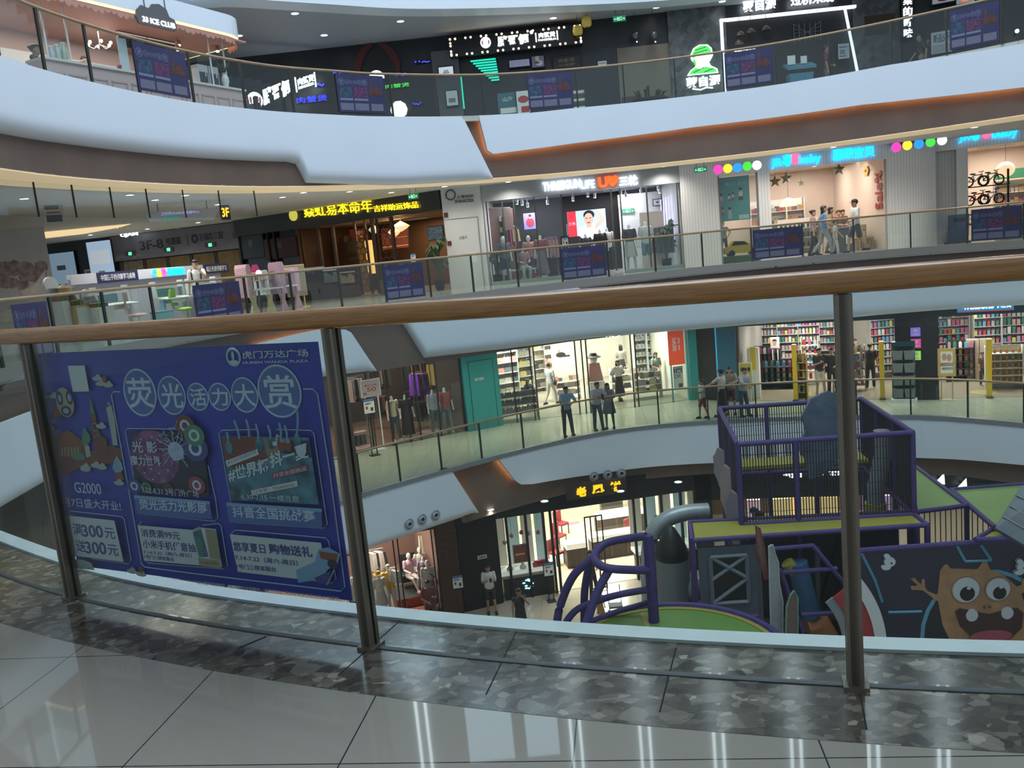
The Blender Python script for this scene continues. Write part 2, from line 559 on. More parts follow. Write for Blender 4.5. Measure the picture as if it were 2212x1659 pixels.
# ------------------------------------------------------------------ railings
def rrect(w, h, r, n=4):
 out = []
 for cx_, cy_, a0 in ((w / 2 - r, h / 2 - r, 0),(-w / 2 + r, h / 2 - r, 90),(-w / 2 + r, -h / 2 + r, 180),(w / 2 - r, -h / 2 + r, 270)):
  for k in range(n + 1):
   a = math.radians(a0 + 90 * k / n)
   out.append((cx_ + r * math.cos(a), cy_ + r * math.sin(a)))
 return out
def railing(label, curve, posts, z0, hrail, prof, pw, pd, gl, q0, q1, wood, channel=True, zpost=0.0):
 t = T('glass_railing', label, 'railing', (0,0, z0),0, 'glass balustrades of the storeys')
 n = int((q1 - q0) / 0.4)
 P = [curve.off(q0 + (q1 - q0) * i / n, 0) for i in range(n + 1)]
 MB().tube([(p.x, p.y, hrail) for p in P],1, prof=prof).build('handrail', wood, t, sm=True)
 zt = hrail - max(q[1] for q in prof) - 0.002
 for q in posts:
  p, nn = curve.at(q)
  a = math.atan2(-nn.x, nn.y)
  mb = MB()
  mb.M = Matrix.Translation((p.x, p.y, 0)) @ Matrix.Rotation(a, 4, 'Z')
  mb.box(-pw / 2, pw / 2,-pd / 2,-pd / 2 + .018, zpost, zt).box(-pw / 2, pw / 2, pd / 2 - .018, pd / 2, zpost, zt).box(-pw * .28, pw * .28,-pd / 2, pd / 2, zpost, zt)
  mb.box(-pw * .8, pw * .8,-pd * .7, pd * .7, zpost, zpost + .012)
  mb.build('post', STEEL if gl is NGLASS else STEEL2, t)
 for a, b in zip(posts, posts[1:]):
  k = max(2, int((b - a) / 0.25))
  g = (a + pw * .2 - a) if pw else 0
  P = [curve.off(a + g + (b - a - 2 * g) * i / k, 0) for i in range(k + 1)]
  mb = MB()
  mb.loft([[(p.x, p.y - .006, zpost + .012),(p.x, p.y + .006, zpost + .012),(p.x, p.y + .006, zt),(p.x, p.y - .006, zt)] for p in P])
  mb.build('glass_panel', gl, t)
 return t
qn = [EN.hit(x, 1000)[0] for x in (-330,112,757,1832,3100)]
qn[1], qn[2], qn[3] = [min((EN.s[i] + 0.0 for i in range(len(EN.p))), key=lambda s, p=p: (EN.off(s, 0) - Vector(p)).length) for p in ((-1.94,3.46),(-.56,2.72),(.87,2.19))]
qn[0], qn[4] = qn[1] - 1.6, qn[3] + 1.6
near_rail = railing('big brown wood-capped glass balustrade carrying the large blue poster on our own gallery', EN, qn, 0,1.121, rrect(.095,.062,.026,6),.042,.05, NGLASS, qn[0] - .8, qn[4] + .5, MT['rail_wood'])
wood2 = mat('far_rail_wood', (0.36,0.25,0.15),0.35, noise=0.1, scale=5)
def far_rail(label, curve, xs, ys, z0, hrail, q0, q1, zpost=0.0):
 xs = list(xs)
 qs = [curve.hit(x, ys)[0] for x in xs]
 d0, d1 = qs[1] - qs[0], qs[-1] - qs[-2]
 pre, post = [],[]
 q = qs[0] - d0
 while q > q0 and len(pre) < 6:
  pre.append(q)
  q -= max(1.2, d0)
 q = qs[-1] + d1
 while q < q1 and len(post) < 3:
  post.append(q)
  q += d1
 qs = pre[::-1] + qs + post
 return railing(label, curve, qs, z0, hrail, rrect(.07,.06,.025,2),.045,.05, RGLASS, qs[0], qs[-1], wood2, zpost=zpost)
far_rail('curved wood-capped glass balustrade of the uppermost gallery above the white fascia', E4,(92,190,290,405,515,620,725,835,935,1035,1137,1240,1343,1455,1560,1675,1792,1925,2045,2165),120, Z4,1.13,3, E4.s[-1])
far_rail('wood-capped glass balustrade in front of the baby shop and clothes shop across the atrium', E3,(206,313,418,520,620,727,825,923,1017,1115,1212,1313,1415,1518,1625,1735,1845,1968,2090,2212),560, Z3,1.17,3, E3.s[-1],.1)
far_rail('wood-capped glass balustrade with people leaning on it, one storey below', E2,(670,760,849,942,1032,1125,1217,1325,1423,1530,1634,1743,1851,1968,2091,2212),900, Z2,1.17,6, E2.s[-1])
# ------------------------------------------------------------------ slabs, fascias, ceilings across the atrium
def deck(name, curve, o, z0, z1, m, far=54, q0=0):
 P = [tuple(curve.off(q0 + (curve.s[-1] - q0) * i / 70, o)) for i in range(71)]
 return struct(MB().slab(P + [(60, P[-1][1]),(60, far),(-48, far),(-48, P[0][1])], z0, z1).build(name, m))
deck('floor_upper', E4,.02, Z4 - .15, Z4, MT['far_tiles'])
deck('ceiling_middle', E4,.3,3.6,3.62, CEIL)
deck('floor_middle', E3,.02, Z3 - .15, Z3, MT['far_tiles'])
deck('ceiling_lower', E3,.3,-1.62,-1.6, CEIL)
deck('floor_lower', E2,.02, Z2 - .15, Z2, MT['far_tiles'])
deck('ceiling_ground', E2,.3,-6.72,-6.7, CEIL)
deck('ceiling_upper', E5,.1,8.75,8.77, mat('ceiling_grey', (0.36,0.38,0.41),0.7))
struct(MB().box(-30,45,4,54, Z1 - .1, Z1).build('floor_ground', MT['ground_tiles']))
struct(strip(E3,-.06,.06, Z3 - .1,.19).build('trim_12', mat('kerb_metal', (0.25,0.24,0.22),0.4)))
struct(strip(E2,-.08,.1, Z2 - .1, Z2 + .03).build('trim_13', GREY))
tn = [20]
def tname():
 tn[0] += 1
 return 'trim_%d' % tn[0]
struct(strip(E4,.22,.4,3.42, Z4, n=90).build(tname(), MT['fascia_brown']))
struct(strip(E4,.22,1.6,3.40,3.43, n=90).build(tname(), mat('glowing_soffit', (.75,.58,.36),.6, emit=.42)))  # soffit glows itself, in place of cove light falling on it
struct(strip(E3,.22,.4,-1.66,.0, n=90).build(tname(), MT['fascia_brown']))
q = E2.hit(1012,1118)[0]
struct(strip(E2,.22,.4,-6.9,-5.05, q, n=60).build(tname(), MT['fascia_brown']))
struct(strip(E2,.22,.4,-6.5,-5.05,0, q, n=40).build(tname(), MT['fascia_brown']))
struct(strip(E5,-.3,.5,8.72,10.6, n=90).build(tname(), WHITE))
def interp(tab, s):
 if s <= tab[0][0]:
  return tab[0][1]
 for (a, za),(b, zb) in zip(tab, tab[1:]):
  if s <= b:
   return za + (zb - za) * (s - a) / max(1e-6, b - a)
 return tab[-1][1]
def fascia(curve, top, bot, zmax=None, roll=.0, led=None, off=-.05):
 """white panel whose outline is given by pixels; curved along the slab edge"""
 t = sorted((h[0], min(h[1], zmax) if zmax is not None else h[1]) for h in (curve.hit(*p) for p in top))
 b = sorted((h[0], h[1]) for h in (curve.hit(*p) for p in bot))
 s0, s1 = max(t[0][0], b[0][0]), min(t[-1][0], b[-1][0])
 ss = sorted(set([s0, s1] + [x[0] for x in t + b if s0 <= x[0] <= s1] + [s0 + (s1 - s0) * i / 70 for i in range(71)]))
 nr = 10
 mb = MB()
 vs, vb = [],[]
 for s in ss:
  zt, zb = interp(t, s), interp(b, s)
  if zt < zb + .004:
   zt = zb + .004
  for k in range(nr + 1):
   f = (k / nr) ** 0.6 if roll else k / nr
   z = zt + (zb - zt) * f
   d = 0
   if roll and z - zb < roll and zt - zb > roll:
    w = 1 - (z - zb) / roll
    d = roll * .75 * (1 - math.sqrt(max(0,1 - w * w)))
   p = curve.off(s, off + d)
   p2 = curve.off(s, off + d + .11)
   vs.append((p.x, p.y, z))
   vb.append((p2.x, p2.y, z))
 n, L = nr + 1, len(ss)
 N = n * L
 fs = []
 for i in range(L - 1):
  for k in range(nr):
   a = i * n + k
   fs.append((a, a + 1, a + n + 1, a + n))
   fs.append((N + a, N + a + n, N + a + n + 1, N + a + 1))
  for k in (0, nr):
   a = i * n + k
   fs.append((a, a + n, N + a + n, N + a))
 for i in (0, L - 1):
  for k in range(nr):
   a = i * n + k
   fs.append((a, a + 1, N + a + 1, N + a))
 mb.add(vs + vb, fs)
 struct(mb.build(tname(), WHITE, sm=True))
 if led:
  pp = []
  for x, y in led:
   s, z = curve.hit(x, y)
   pp.append((s, z))
  P = []
  for (a, za),(c, zc) in zip(pp, pp[1:]):
   k = max(2, int(abs(c - a) / .5))
   P += [(a + (c - a) * i / k, za + (zc - za) * i / k) for i in range(k)]
  P.append(pp[-1])
  struct(MB().tube([(*curve.off(s, .13), z) for s, z in P],.015,5).build(tname(), WARMG))
fascia(E4,[(-300,40),(0,122),(100,154),(200,179),(300,201),(410,221),(520,234),(620,243),(730,249),(830,252),(995,252),(1003,262),(1064,384)],
       [(-300,190),(0,280),(150,306),(300,325),(480,341),(628,347),(648,352),(657,368),(668,393),(860,398),(1064,386)], Z4 + .04,.3,[(440,330),(560,338),(620,341)])
fascia(E4,[(1034,250),(1140,245),(1240,234),(1455,212),(1680,183),(1925,140),(2212,95),(2500,40)],
       [(1034,253),(1052,325),(1064,333),(1240,310),(1500,275),(1860,227),(2212,189),(2500,155)], Z4 + .04,0,[(1042,262),(1058,325),(1066,327),(1240,304),(1500,269),(1860,221),(2212,183)])
fascia(E3,[(-200,985),(0,915),(65,890),(300,820),(560,742),(640,722),(690,712),(745,712),(757,718),(812,800)],
       [(-200,1220),(0,1105),(110,1040),(300,968),(500,892),(700,815),(812,801)], None, .25,[(560,749),(690,720),(742,719)])
fascia(E3,[(838,655),(920,648),(1040,634),(1228,607),(1300,652),(1500,628),(1815,596),(2212,565),(2500,540)],
       [(838,656),(880,705),(922,774),(1100,754),(1300,729),(1500,713),(1800,691),(2212,660),(2500,630)],.16,.3,[(850,662),(888,706),(926,766)])
fascia(E2,[(480,1160),(620,1120),(775,1069),(870,1040),(950,1012),(966,1010),(975,1018),(1032,1106)],
       [(480,1285),(620,1245),(800,1186),(900,1153),(1032,1107)], Z2 + .03,.2,[(964,1018),(1022,1100)])
fascia(E2,[(1071,984),(1150,966),(1240,946),(1380,922),(1550,907),(1700,900),(1990,897),(2212,914),(2500,950)],
       [(1071,986),(1112,1038),(1124,1046),(1150,1045),(1300,1022),(1550,999),(1750,988),(2000,989),(2212,1004),(2500,1045)], Z2 + .03,0,[(1078,990),(1118,1036)])
# hanging glass smoke screen under the left fascia
t = T('smoke_screen', 'clear hanging glass smoke screen with black seams below the brown fascia', 'smoke screen', (0,0,2.75))
xs = [-60,18,95,172,245,318,388,460,530,600]
qs = [E4.hit(x, 400)[0] for x in xs]
for a, b in zip(qs, qs[1:]):
 P = [E4.off(a + .01 + (b - a - .02) * i / 3,1.0) for i in range(4)]
 MB().loft([[(p.x, p.y, 0),(p.x, p.y + .01,0),(p.x, p.y + .01,.7),(p.x, p.y, .7)] for p in P]).build('glass_panel', SGLASS, t)
for q in qs:
 p = E4.off(q, .99)
 MB().box(p.x - .012, p.x + .012, p.y - .01, p.y + .02,0,.7).build('seam', MBLACK, t)
# side walls, back wall and the upper storeys seen only as reflections
struct(bx('wall_back', mat('back_wall', (0.16,0.16,0.17),0.8),-48,60,53.8,54, Z1,24))
up = mat('upper_wall', (0.42,0.42,0.47),0.6)
struct(bx('wall_upper', up, -40,45,36.5,37,10.6,40))
wm = mat('daylight_pane', (0.62,0.78,0.95), emit=3.0)
k = 0
for x0, x1, z0, z1 in ((-3.6,-1.5,18.2,22),(-.9,.6,18.8,22),(-11,-7.5,13,17.5),(-6.8,-4.2,13,17.5)):
 k += 1
 w = struct(bx('window_%d' % k, wm, x0, x1,36.4,36.48, z0, z1))
 struct(MB().box(x0 - .15, x1 + .15,36.36,36.5, z1, z1 + .15).box(x0 - .15, x1 + .15,36.36,36.5, z0 - .15, z0).box(x0 - .15, x0,36.36,36.5, z0, z1).box(x1, x1 + .15,36.36,36.5, z0, z1).build('window_frame', up, w))
for i, x in enumerate((-5.6,1.4,4.6,8.0,11.6,15.2,18.5)):
 t = T('wall_light', 'pair of vertical linear lamps on the top-floor wall', 'wall lamp', (x, 36.4,20),0, 'linear lamps of the top floor')
 for d in (-.22,.22):
  bx('tube', mat('linear_lamp', (0.85,0.93,1), emit=7), d - .06, d + .06,-.05,.05,-3.5,7.5, t)
# ------------------------------------------------------------------ shop helpers
def Q(fr, x0, y0, x1, y1, v=0):
 """pixel of the lower-left and of the upper-right corner -> u0, u1, z0, z1 on the plane v of a shop front"""
 a, b = fr.hit(x0, y0, v), fr.hit(x1, y1, v)
 return a[0], b[0], a[1], b[1]
def TF(fr, name, label, cat, u, v=0, z=0, group=None, rz=0):
 return T(name, label, cat, fr.pt(u, v, z), fr.a + rz, group)
def boxF(fr, name, m, u0, u1, v0, v1, z0, z1, label=None, cat=None, group=None, kind=None):
 c = ((u0 + u1) / 2,(v0 + v1) / 2)
 o = bx(name, m, u0 - c[0], u1 - c[0], v0 - c[1], v1 - c[1],0, z1 - z0, None, fr.pt(c[0], c[1], z0), fr.a)
 return tag(o, label, cat, group, kind)
def wallF(fr, name, m, u0, u1, v0, v1, z0, z1):
 return struct(boxF(fr, name, m, u0, u1, v0, v1, z0, z1))
def sign(fr, name, label, items, v=-.06, back=None, group=None, cat='sign', depth=.04):
 """items: (string, material, bottom-left px, top-right px, bold[, slope])"""
 h = [Q(fr, *i[2], *i[3], v) for i in items] + ([Q(fr, *back[1], *back[2], v)] if back else [])
 u, z = (min(x[0] for x in h) + max(x[1] for x in h)) / 2, min(x[2] for x in h)
 t = TF(fr, name, label, cat, u, v, z, group)
 if back:
  u0, u1, z0, z1 = h[-1]
  bx('back_board', back[0], u0 - u, u1 - u, 0,.06, z0 - z, z1 - z, t)
 for i, (u0, u1, z0, z1) in zip(items, h):
  if isinstance(i[0], str):
   sl = 0
   if len(i) > 5:      # height of the characters in pixels: the row may climb
    z1 = fr.hit(i[2][0], i[2][1] - i[5], v)[1]
    sl = fr.hit(i[3][0], i[3][1] + i[5], v)[1] - z0
   text('lettering', i[0], i[1], u0 - u, u1 - u, z0 - z, z1 - z, -.004, depth, t, i[4] if len(i) > 4 else 0, slope=sl)
  else:
   i[0](t, u0 - u, u1 - u, z0 - z, z1 - z)
 return t
def disc(m, name='logo', ring=None):
 def f(t, u0, u1, z0, z1):
  c, r = ((u0 + u1) / 2,(z0 + z1) / 2), min(u1 - u0, z1 - z0) / 2
  mb = MB()
  mb.prism([(c[0] + r * math.cos(2 * PI * k / 24), c[1] + r * math.sin(2 * PI * k / 24)) for k in range(24)],-.05,0,0)
  if ring:
   for s in (-1,1):
    mb.prism([(c[0] + s * r * .62 + r * .16 * math.cos(2 * PI * k / 12), c[1] + r * .45 * math.sin(2 * PI * k / 12)) for k in range(12)],-.056,-.05,1)
  mb.build(name, [m] + ([ring] if ring else []), t)
 return f
def ring_lm(t, u0, u1, z0, z1, m=None):
 r = min(u1 - u0, z1 - z0) / 2
 MB().tube([((u0 + u1) / 2 + r * math.cos(a * PI / 12),-.02,(z0 + z1) / 2 + r * math.sin(a * PI / 12)) for a in range(24)], r * .14,6, close=True).build('logo', m or GREYD, t)
LN = [0]
def downlight(p, z, label, group, r=.11, power=45, col=(1,.95,.86), m=None):
 t = T('ceiling_downlight', label, 'ceiling light', (p[0], p[1], z),0, group)
 MB().cyl((0,0), r, -.012,-.004,14).build('lamp_disc', m or LAMPW, t)
 MB().loft([[(q * math.cos(2 * PI * k / 14), q * math.sin(2 * PI * k / 14), zz) for k in range(14)] for q, zz in ((r, -.02),(r * 1.25,-.016),(r * 1.25,0),(r, 0))],0, False, True).build('trim_ring', WHITE, t)
 if power:
  d = bpy.data.lights.new('downlight', 'SPOT')
  d.energy, d.color, d.shadow_soft_size, d.spot_size, d.spot_blend = power, col, .08, math.radians(150),1
  o = bpy.data.objects.new('downlight', d)
  COL.objects.link(o)
  o.location = (0,0,-.04)
  o.parent = t
 return t
def exit_sign(fr, px, py, v, label, w=.42, z=None):
 u, zz = fr.hit(px, py, v)
 t = TF(fr, 'exit_sign', label, 'exit sign', u, v, zz, None)
 bx('housing', GREENS, -w / 2, w / 2,0,.03,-.09,.09, t)
 text('lettering', '←出口→', mat('exit_white', (0.5,1,0.7), emit=1.5),-w * .42, w * .42,-.06,.06,-.002,.004, t)
 for s in (-1,1):
  MB().tube([(s * w * .3,.015,.09),(s * w * .3,.015,.30)],.008,6).build('hanger', GREYD, t)
 return t
# the mall's event poster, printed once for the balustrades (seen from behind, so reversed)
PBLUE = mat('poster_blue', (0.028,0.030,0.09),0.35, noise=0.15, scale=3)
PLINE = mat('poster_line', (0.15,0.17,0.27),0.4)
PRED = mat('poster_red', (0.085,0.03,0.025),0.4, noise=0.3, scale=9)
PMAG = mat('poster_magenta', (0.085,0.03,0.085),0.4, noise=0.6, scale=16)
PTEAL = mat('poster_cyan', (0.03,0.06,0.11),0.4, noise=0.6, scale=10)
PWH = mat('poster_white', (0.13,0.135,0.19),0.4)
def poster_mesh(mirror):
 s = -1 if mirror else 1
 mb = MB()
 W, H = 1.0,.7
 R_ = lambda x0, x1, z0, z1, y, m: mb.box(min(s * x0, s * x1), max(s * x0, s * x1),-y - .002,-y, z0, z1, m)
 R_(-.5,.5,0, H, -.004,0)
 R_(-.45,-.16,.33,.42,0,2)
 mb.prism([(s * x, z) for x, z in ((-.42,.42),(-.38,.50),(-.30,.5),(-.26,.42),(-.25,.58),(-.23,.66),(-.21,.58),(-.19,.42))],-.002,0,2)
 for x, r in ((-.08,.06),(.03,.05),(.12,.036),(.20,.036),(.28,.045),(.40,.065)):
  mb.prism([(s * (x + r * math.cos(2 * PI * k / 16)),.555 + r * math.sin(2 * PI * k / 16)) for k in range(16)],-.001,0,1)
  mb.prism([(s * (x + r * .86 * math.cos(2 * PI * k / 16)),.555 + r * .86 * math.sin(2 * PI * k / 16)) for k in range(16)],-.003,-.001,0)
 R_(-.13,.16,.27,.47,0,3)
 R_(.19,.46,.27,.47,0,4)
 R_(-.13,.16,.22,.26,0,1)
 R_(.19,.46,.22,.26,0,1)
 for x0, x1 in ((-.44,-.18),(-.13,.16),(.19,.46)):
  R_(x0, x1,.04,.17,0,5)
 return mb.mesh('event_poster', [PBLUE, PLINE, PRED, PMAG, PTEAL, PWH])
PM = poster_mesh(True)
TITLE = ['荧', '光', '活', '力', '大', '赏']
def far_poster(curve, x0, x1, y, ztop, zbot, label, group='blue event posters on the far balustrades'):
 a, b = curve.off(curve.hit(x0, y)[0],-.03), curve.off(curve.hit(x1, y)[0],-.03)
 e = b - a
 t = T('event_poster', label, 'poster', (*((a + b) / 2), zbot), math.atan2(e.y, e.x), group)
 sx_, sz_ = e.length, (ztop - zbot) / .7
 me = PM.copy()
 for v in me.vertices:
  v.co = (v.co.x * sx_, v.co.y, v.co.z * sz_)
 st = link('sheet', me, t)
 for c, (x, r) in zip(TITLE, ((-.08,.04),(.03,.033),(.12,.024),(.20,.024),(.28,.03),(.40,.043))):
  text('lettering', c, PLINE, (-x - r * .8) * sx_, (-x + r * .8) * sx_, (.555 - r * .9) * sz_, (.555 + r * .9) * sz_, -.003,.002, st, .01, True)
 return t
def shopbox(fr, u0, u1, z1, depth, wallm, floorm, ceilm=None, light=None, col=(1,.95,.88), sidem=None, v0=.1, n=1):
 """floor, back and side walls and ceiling of a shop behind the front"""
 wallF(fr, 'wall_shop_back', wallm, u0, u1, depth, depth + .1,0, z1)
 wallF(fr, 'wall_shop_side', sidem or wallm, u0 - .1, u0, v0, depth, 0, z1)
 wallF(fr, 'wall_shop_side', sidem or wallm, u1, u1 + .1, v0, depth, 0, z1)
 wallF(fr, 'floor_shop', floorm, u0, u1, v0, depth, .0,.012)
 wallF(fr, 'ceiling_shop', ceilm or PAINT, u0, u1, v0, depth, z1, z1 + .05)
 if light:  # area light panels added to brighten the shop interior
  for i in range(n):
   for k in (0.3,0.72):
    p = fr.pt(u0 + (u1 - u0) * (i + .5) / n, v0 + (depth - v0) * k, z1 - .04)
    t = T('fill_panel', 'flat fill light panel added under a shop ceiling', 'ceiling light', p, fr.a, 'added fill panels inside the shops')
    bx('fill_frame', WHITE, -.62,.62,-.17,.17,.0,.035, t)
    lamp('fill_light', (0,0,-.005),1.2,.3, light, col, parent=t)
# ------------------------------------------------------------------ people and dummies
SKIN = mat('skin', (0.42,0.26,0.18),0.55)
SKIN2 = mat('skin_tan', (0.30,0.18,0.12),0.55)
HAIR = mat('hair_black', (0.012,0.010,0.009),0.5)
EYEM = mat('eye_dark', (0.02,0.012,0.01),0.3)
LIP = mat('lips', (0.30,0.10,0.09),0.5)
DUMMY = mat('dummy_white', (0.66,0.64,0.60),0.3)
def remesh(mb, vox, name, mats):
 me = mb.mesh(name, mats)
 o = bpy.data.objects.new(name, me)
 COL.objects.link(o)
 md = o.modifiers.new('r', 'REMESH')
 md.mode = 'VOXEL'
 md.voxel_size = vox
 md.use_smooth_shade = True
 s = o.modifiers.new('s', 'SMOOTH')
 s.iterations = 4
 s.factor = .5
 out = bpy.data.meshes.new_from_object(o.evaluated_get(bpy.context.evaluated_depsgraph_get()))
 out.name = name
 bpy.data.objects.remove(o)
 bpy.data.meshes.remove(me)
 out.materials.clear()
 for m in (mats if isinstance(mats, (list, tuple)) else [mats]):
  out.materials.append(m)
 out.shade_smooth()
 return out
def limb(mb, pts, rs):
 """tapered limb with round joints"""
 for (a, b),(ra, rb) in zip(zip(pts, pts[1:]), zip(rs, rs[1:])):
  n = 3
  P = [Vector(a).lerp(Vector(b), i / n) for i in range(n + 1)]
  mb.tube(P, [ra + (rb - ra) * i / n for i in range(n + 1)],10)
 for p, r in zip(pts, rs):
  mb.ell(p, r, r, r, 10)
ARMS = {  # elbow and wrist from the shoulder: outward, forward, up
 'down': ((.05,.0,-.28),(.07,.05,-.53)),
 'swingf': ((.05,.10,-.26),(.04,.26,-.45)),
 'swingb': ((.06,-.12,-.25),(.08,-.10,-.50)),
 'phone': ((.04,.06,-.27),(-.06,.25,-.18)),
 'hands': ((.05,.03,-.28),(-.10,.18,-.35)),
 'rail': ((.08,.18,-.20),(-.10,.32,-.24)),
 'rail2': ((.10,.22,-.18),(.05,.42,-.26)),
 'mouth': ((.06,.18,-.16),(-.08,.17,.04)),
 'hip': ((.18,-.05,-.22),(.04,.0,-.42)),
 'point': ((.10,.18,-.16),(.14,.40,-.05)),
 'lap': ((.05,.08,-.26),(-.04,.30,-.30)),
 'up': ((.16,.04,.22),(.02,.0,.42)),
}
LEGS = {  # knee and ankle from the hip: outward, forward, up
 'stand': (((.01,.01,-.41),(.015,0,-.81)),((.01,.01,-.41),(.015,0,-.81))),
 'ease': (((.02,.03,-.41),(.03,.0,-.81)),((.03,.06,-.40),(.06,.07,-.80))),
 'walk': (((.01,.17,-.37),(.01,.22,-.77)),((.01,-.09,-.40),(.01,-.34,-.73))),
 'step': (((.01,.10,-.40),(.01,.12,-.80)),((.01,-.05,-.41),(.01,-.18,-.79))),
 'sit': (((.04,.42,-.02),(.04,.40,-.43)),((.04,.42,-.02),(.04,.36,-.43))),
 'cross': (((.0,.42,.0),(-.10,.55,-.40)),((.02,.42,-.05),(.0,.40,-.46))),
}
def person(name, label, cat, loc, rz, h=1.7, top=None, low=None, hair='short', legs='stand', arms=('down', 'down'), skin=None, lean=0.0, face=0.0, sleeves=.75, dummy=False, head=True, hem='trousers',
           bag=None, shoes=None, slim=1.0, group=None, phone=False, cap=None, vox=.016, simple=False):
 """one continuous body with clothes, hair and shoes as parts; it faces -y"""
 t = T(name, label, cat, loc, rz, group)
 k = h / 1.7
 skin = skin or (DUMMY if dummy else SKIN)
 hz = .90 if legs not in ('sit', 'cross') else .50
 sh, hw = .175 * slim, .085
 dz = hz - .90
 V = lambda x, f, z: (x * k, -f * k, z * k)
 hip = [V(s * hw, 0, hz) for s in (-1,1)]
 shd = [V(s * sh, lean, 1.40 + dz - lean * .25) for s in (-1,1)]
 leg, arm = [],[]
 for i, s in enumerate((-1,1)):
  kn, an = LEGS[legs][i]
  leg.append([hip[i]] + [V(s * hw + s * a[0], a[1], hz + a[2]) for a in (kn, an)])
  el, wr = ARMS[arms[i]]
  arm.append([shd[i]] + [tuple(Vector(shd[i]) + Vector(V(s * a[0], a[1], a[2]))) for a in (el, wr)])
 nz, hd = 1.46 + dz - lean * .3,1.575 + dz - lean * .4
 nl, hl = lean * 1.1, lean * 1.25 + .02
 def torso(mb, g=0.0, z0=.86, z1=1.44):
  ring = []
  for z, rx, ry in ((.82,.13,.085),(.90,.16,.105),(1.0,.150,.098),(1.10,.135,.09),(1.22,.152,.10),(1.33,.168,.10),(1.41,.13,.075),(1.45,.06,.055)):
   if z < z0 - .05 or z > z1 + .02:
    continue
   f = lean * max(0,(z - .9) / .5)
   ring.append([V((rx * slim + g) * math.cos(2 * PI * i / 16), f + (ry + g) * math.sin(2 * PI * i / 16), z + dz) for i in range(16)])
  mb.loft(ring)
 mb = MB()
 torso(mb)
 limb(mb, [V(0, lean * 1.0,1.42 + dz - lean * .25), V(0, nl, nz + .03), V(0, hl - .02, hd - .02)],[.06 * k, .05 * k, .05 * k])
 for i, s in enumerate((-1,1)):
  limb(mb, leg[i],[.083 * k * slim, .055 * k, .038 * k])
  limb(mb, arm[i],[.05 * k * slim, .040 * k, .028 * k])
  a = Vector(leg[i][2])
  mb.ell((a.x, a.y - .07 * k, a.z - .045 * k),.042 * k, .12 * k, .036 * k, 10)
  w, e = Vector(arm[i][2]), Vector(arm[i][1])
  d = (w - e).normalized()
  pc = w + d * .055 * k
  sd = Vector((0,1,0)) if abs(d.z) > .7 else Vector((0,0,1))
  sd = (sd - d * sd.dot(d)).normalized()
  mb.tube([w, pc, w + d * .09 * k],[.028 * k, .036 * k, .032 * k],8)
  if not simple:
   for q, (o, l) in enumerate(((-.027,.07),(-.009,.082),(.009,.078),(.027,.062))):
    b0 = w + d * .085 * k + sd * o * k
    cu = d.cross(sd) * (-s * .015 * k)
    mb.tube([b0, b0 + d * l * .5 * k + cu * .4, b0 + d * l * k + cu],[.0105 * k, .0095 * k, .008 * k],6)
   b0 = w + d * .03 * k + sd * .03 * k
   mb.tube([b0, b0 + (d + sd * .8) * .03 * k, b0 + (d * 1.2 + sd * .7) * .05 * k],[.013 * k, .011 * k, .009 * k],6)
 cs, sn = math.cos(face), math.sin(face)
 H = lambda x, f, z: V(x * cs + f * sn, hl + f * cs - x * sn, hd + z)
 if head:
  mb.M = Matrix.Translation(V(0, hl, hd)) @ Matrix.Rotation(-face, 4, 'Z')
  mb.ell((0,.005 * k, .03 * k),.077 * k, .093 * k, .098 * k, 14)
  mb.ell((0,-.02 * k, -.045 * k),.058 * k, .066 * k, .072 * k, 12)
  mb.ell((0,-.092 * k, -.012 * k),.014 * k, .02 * k, .024 * k, 8)
  for s in (-1,1):
   mb.ell((s * .078 * k, .0,-.005 * k),.012 * k, .022 * k, .032 * k, 8)
  mb.M = None
 me = remesh(mb, vox * k, 'body', [skin, EYEM, LIP])
 if head and not dummy:
  fb = MB()
  fb.M = Matrix.Translation(V(0, hl, hd)) @ Matrix.Rotation(-face, 4, 'Z')
  for s in (-1,1):
   fb.ell((s * .032 * k, -.080 * k, .018 * k),.013 * k, .008 * k, .007 * k, 8,1)
   fb.box(s * .032 * k - .018 * k, s * .032 * k + .018 * k, -.092 * k, -.084 * k, .034 * k, .040 * k, 1)
  fb.ell((0,-.080 * k, -.052 * k),.024 * k, .008 * k, .008 * k, 8,2)
  bm = bmesh.new()
  bm.from_mesh(me)
  tmp = fb.mesh('face', [skin, EYEM, LIP])
  bm.from_mesh(tmp)
  bm.to_mesh(me)
  bm.free()
  bpy.data.meshes.remove(tmp)
 link('body', me, t)
 if top:
  mb = MB()
  torso(mb, .016 * 1.0,.86 if hem != 'dress' else .86,1.44)
  for i in (0,1):
   s0, e0, w0 = [Vector(p) for p in arm[i]]
   if sleeves > 0:
    P, Rr = [s0],[.066 * k * slim]
    if sleeves <= 1:
     P.append(s0.lerp(e0, sleeves))
     Rr.append(.060 * k)
    else:
     P += [e0, e0.lerp(w0, min(.95, sleeves - 1))]
     Rr += [.054 * k, .044 * k]
    limb(mb, P, Rr)
  link('shirt', remesh(mb, .018 * k, 'shirt', top), t)
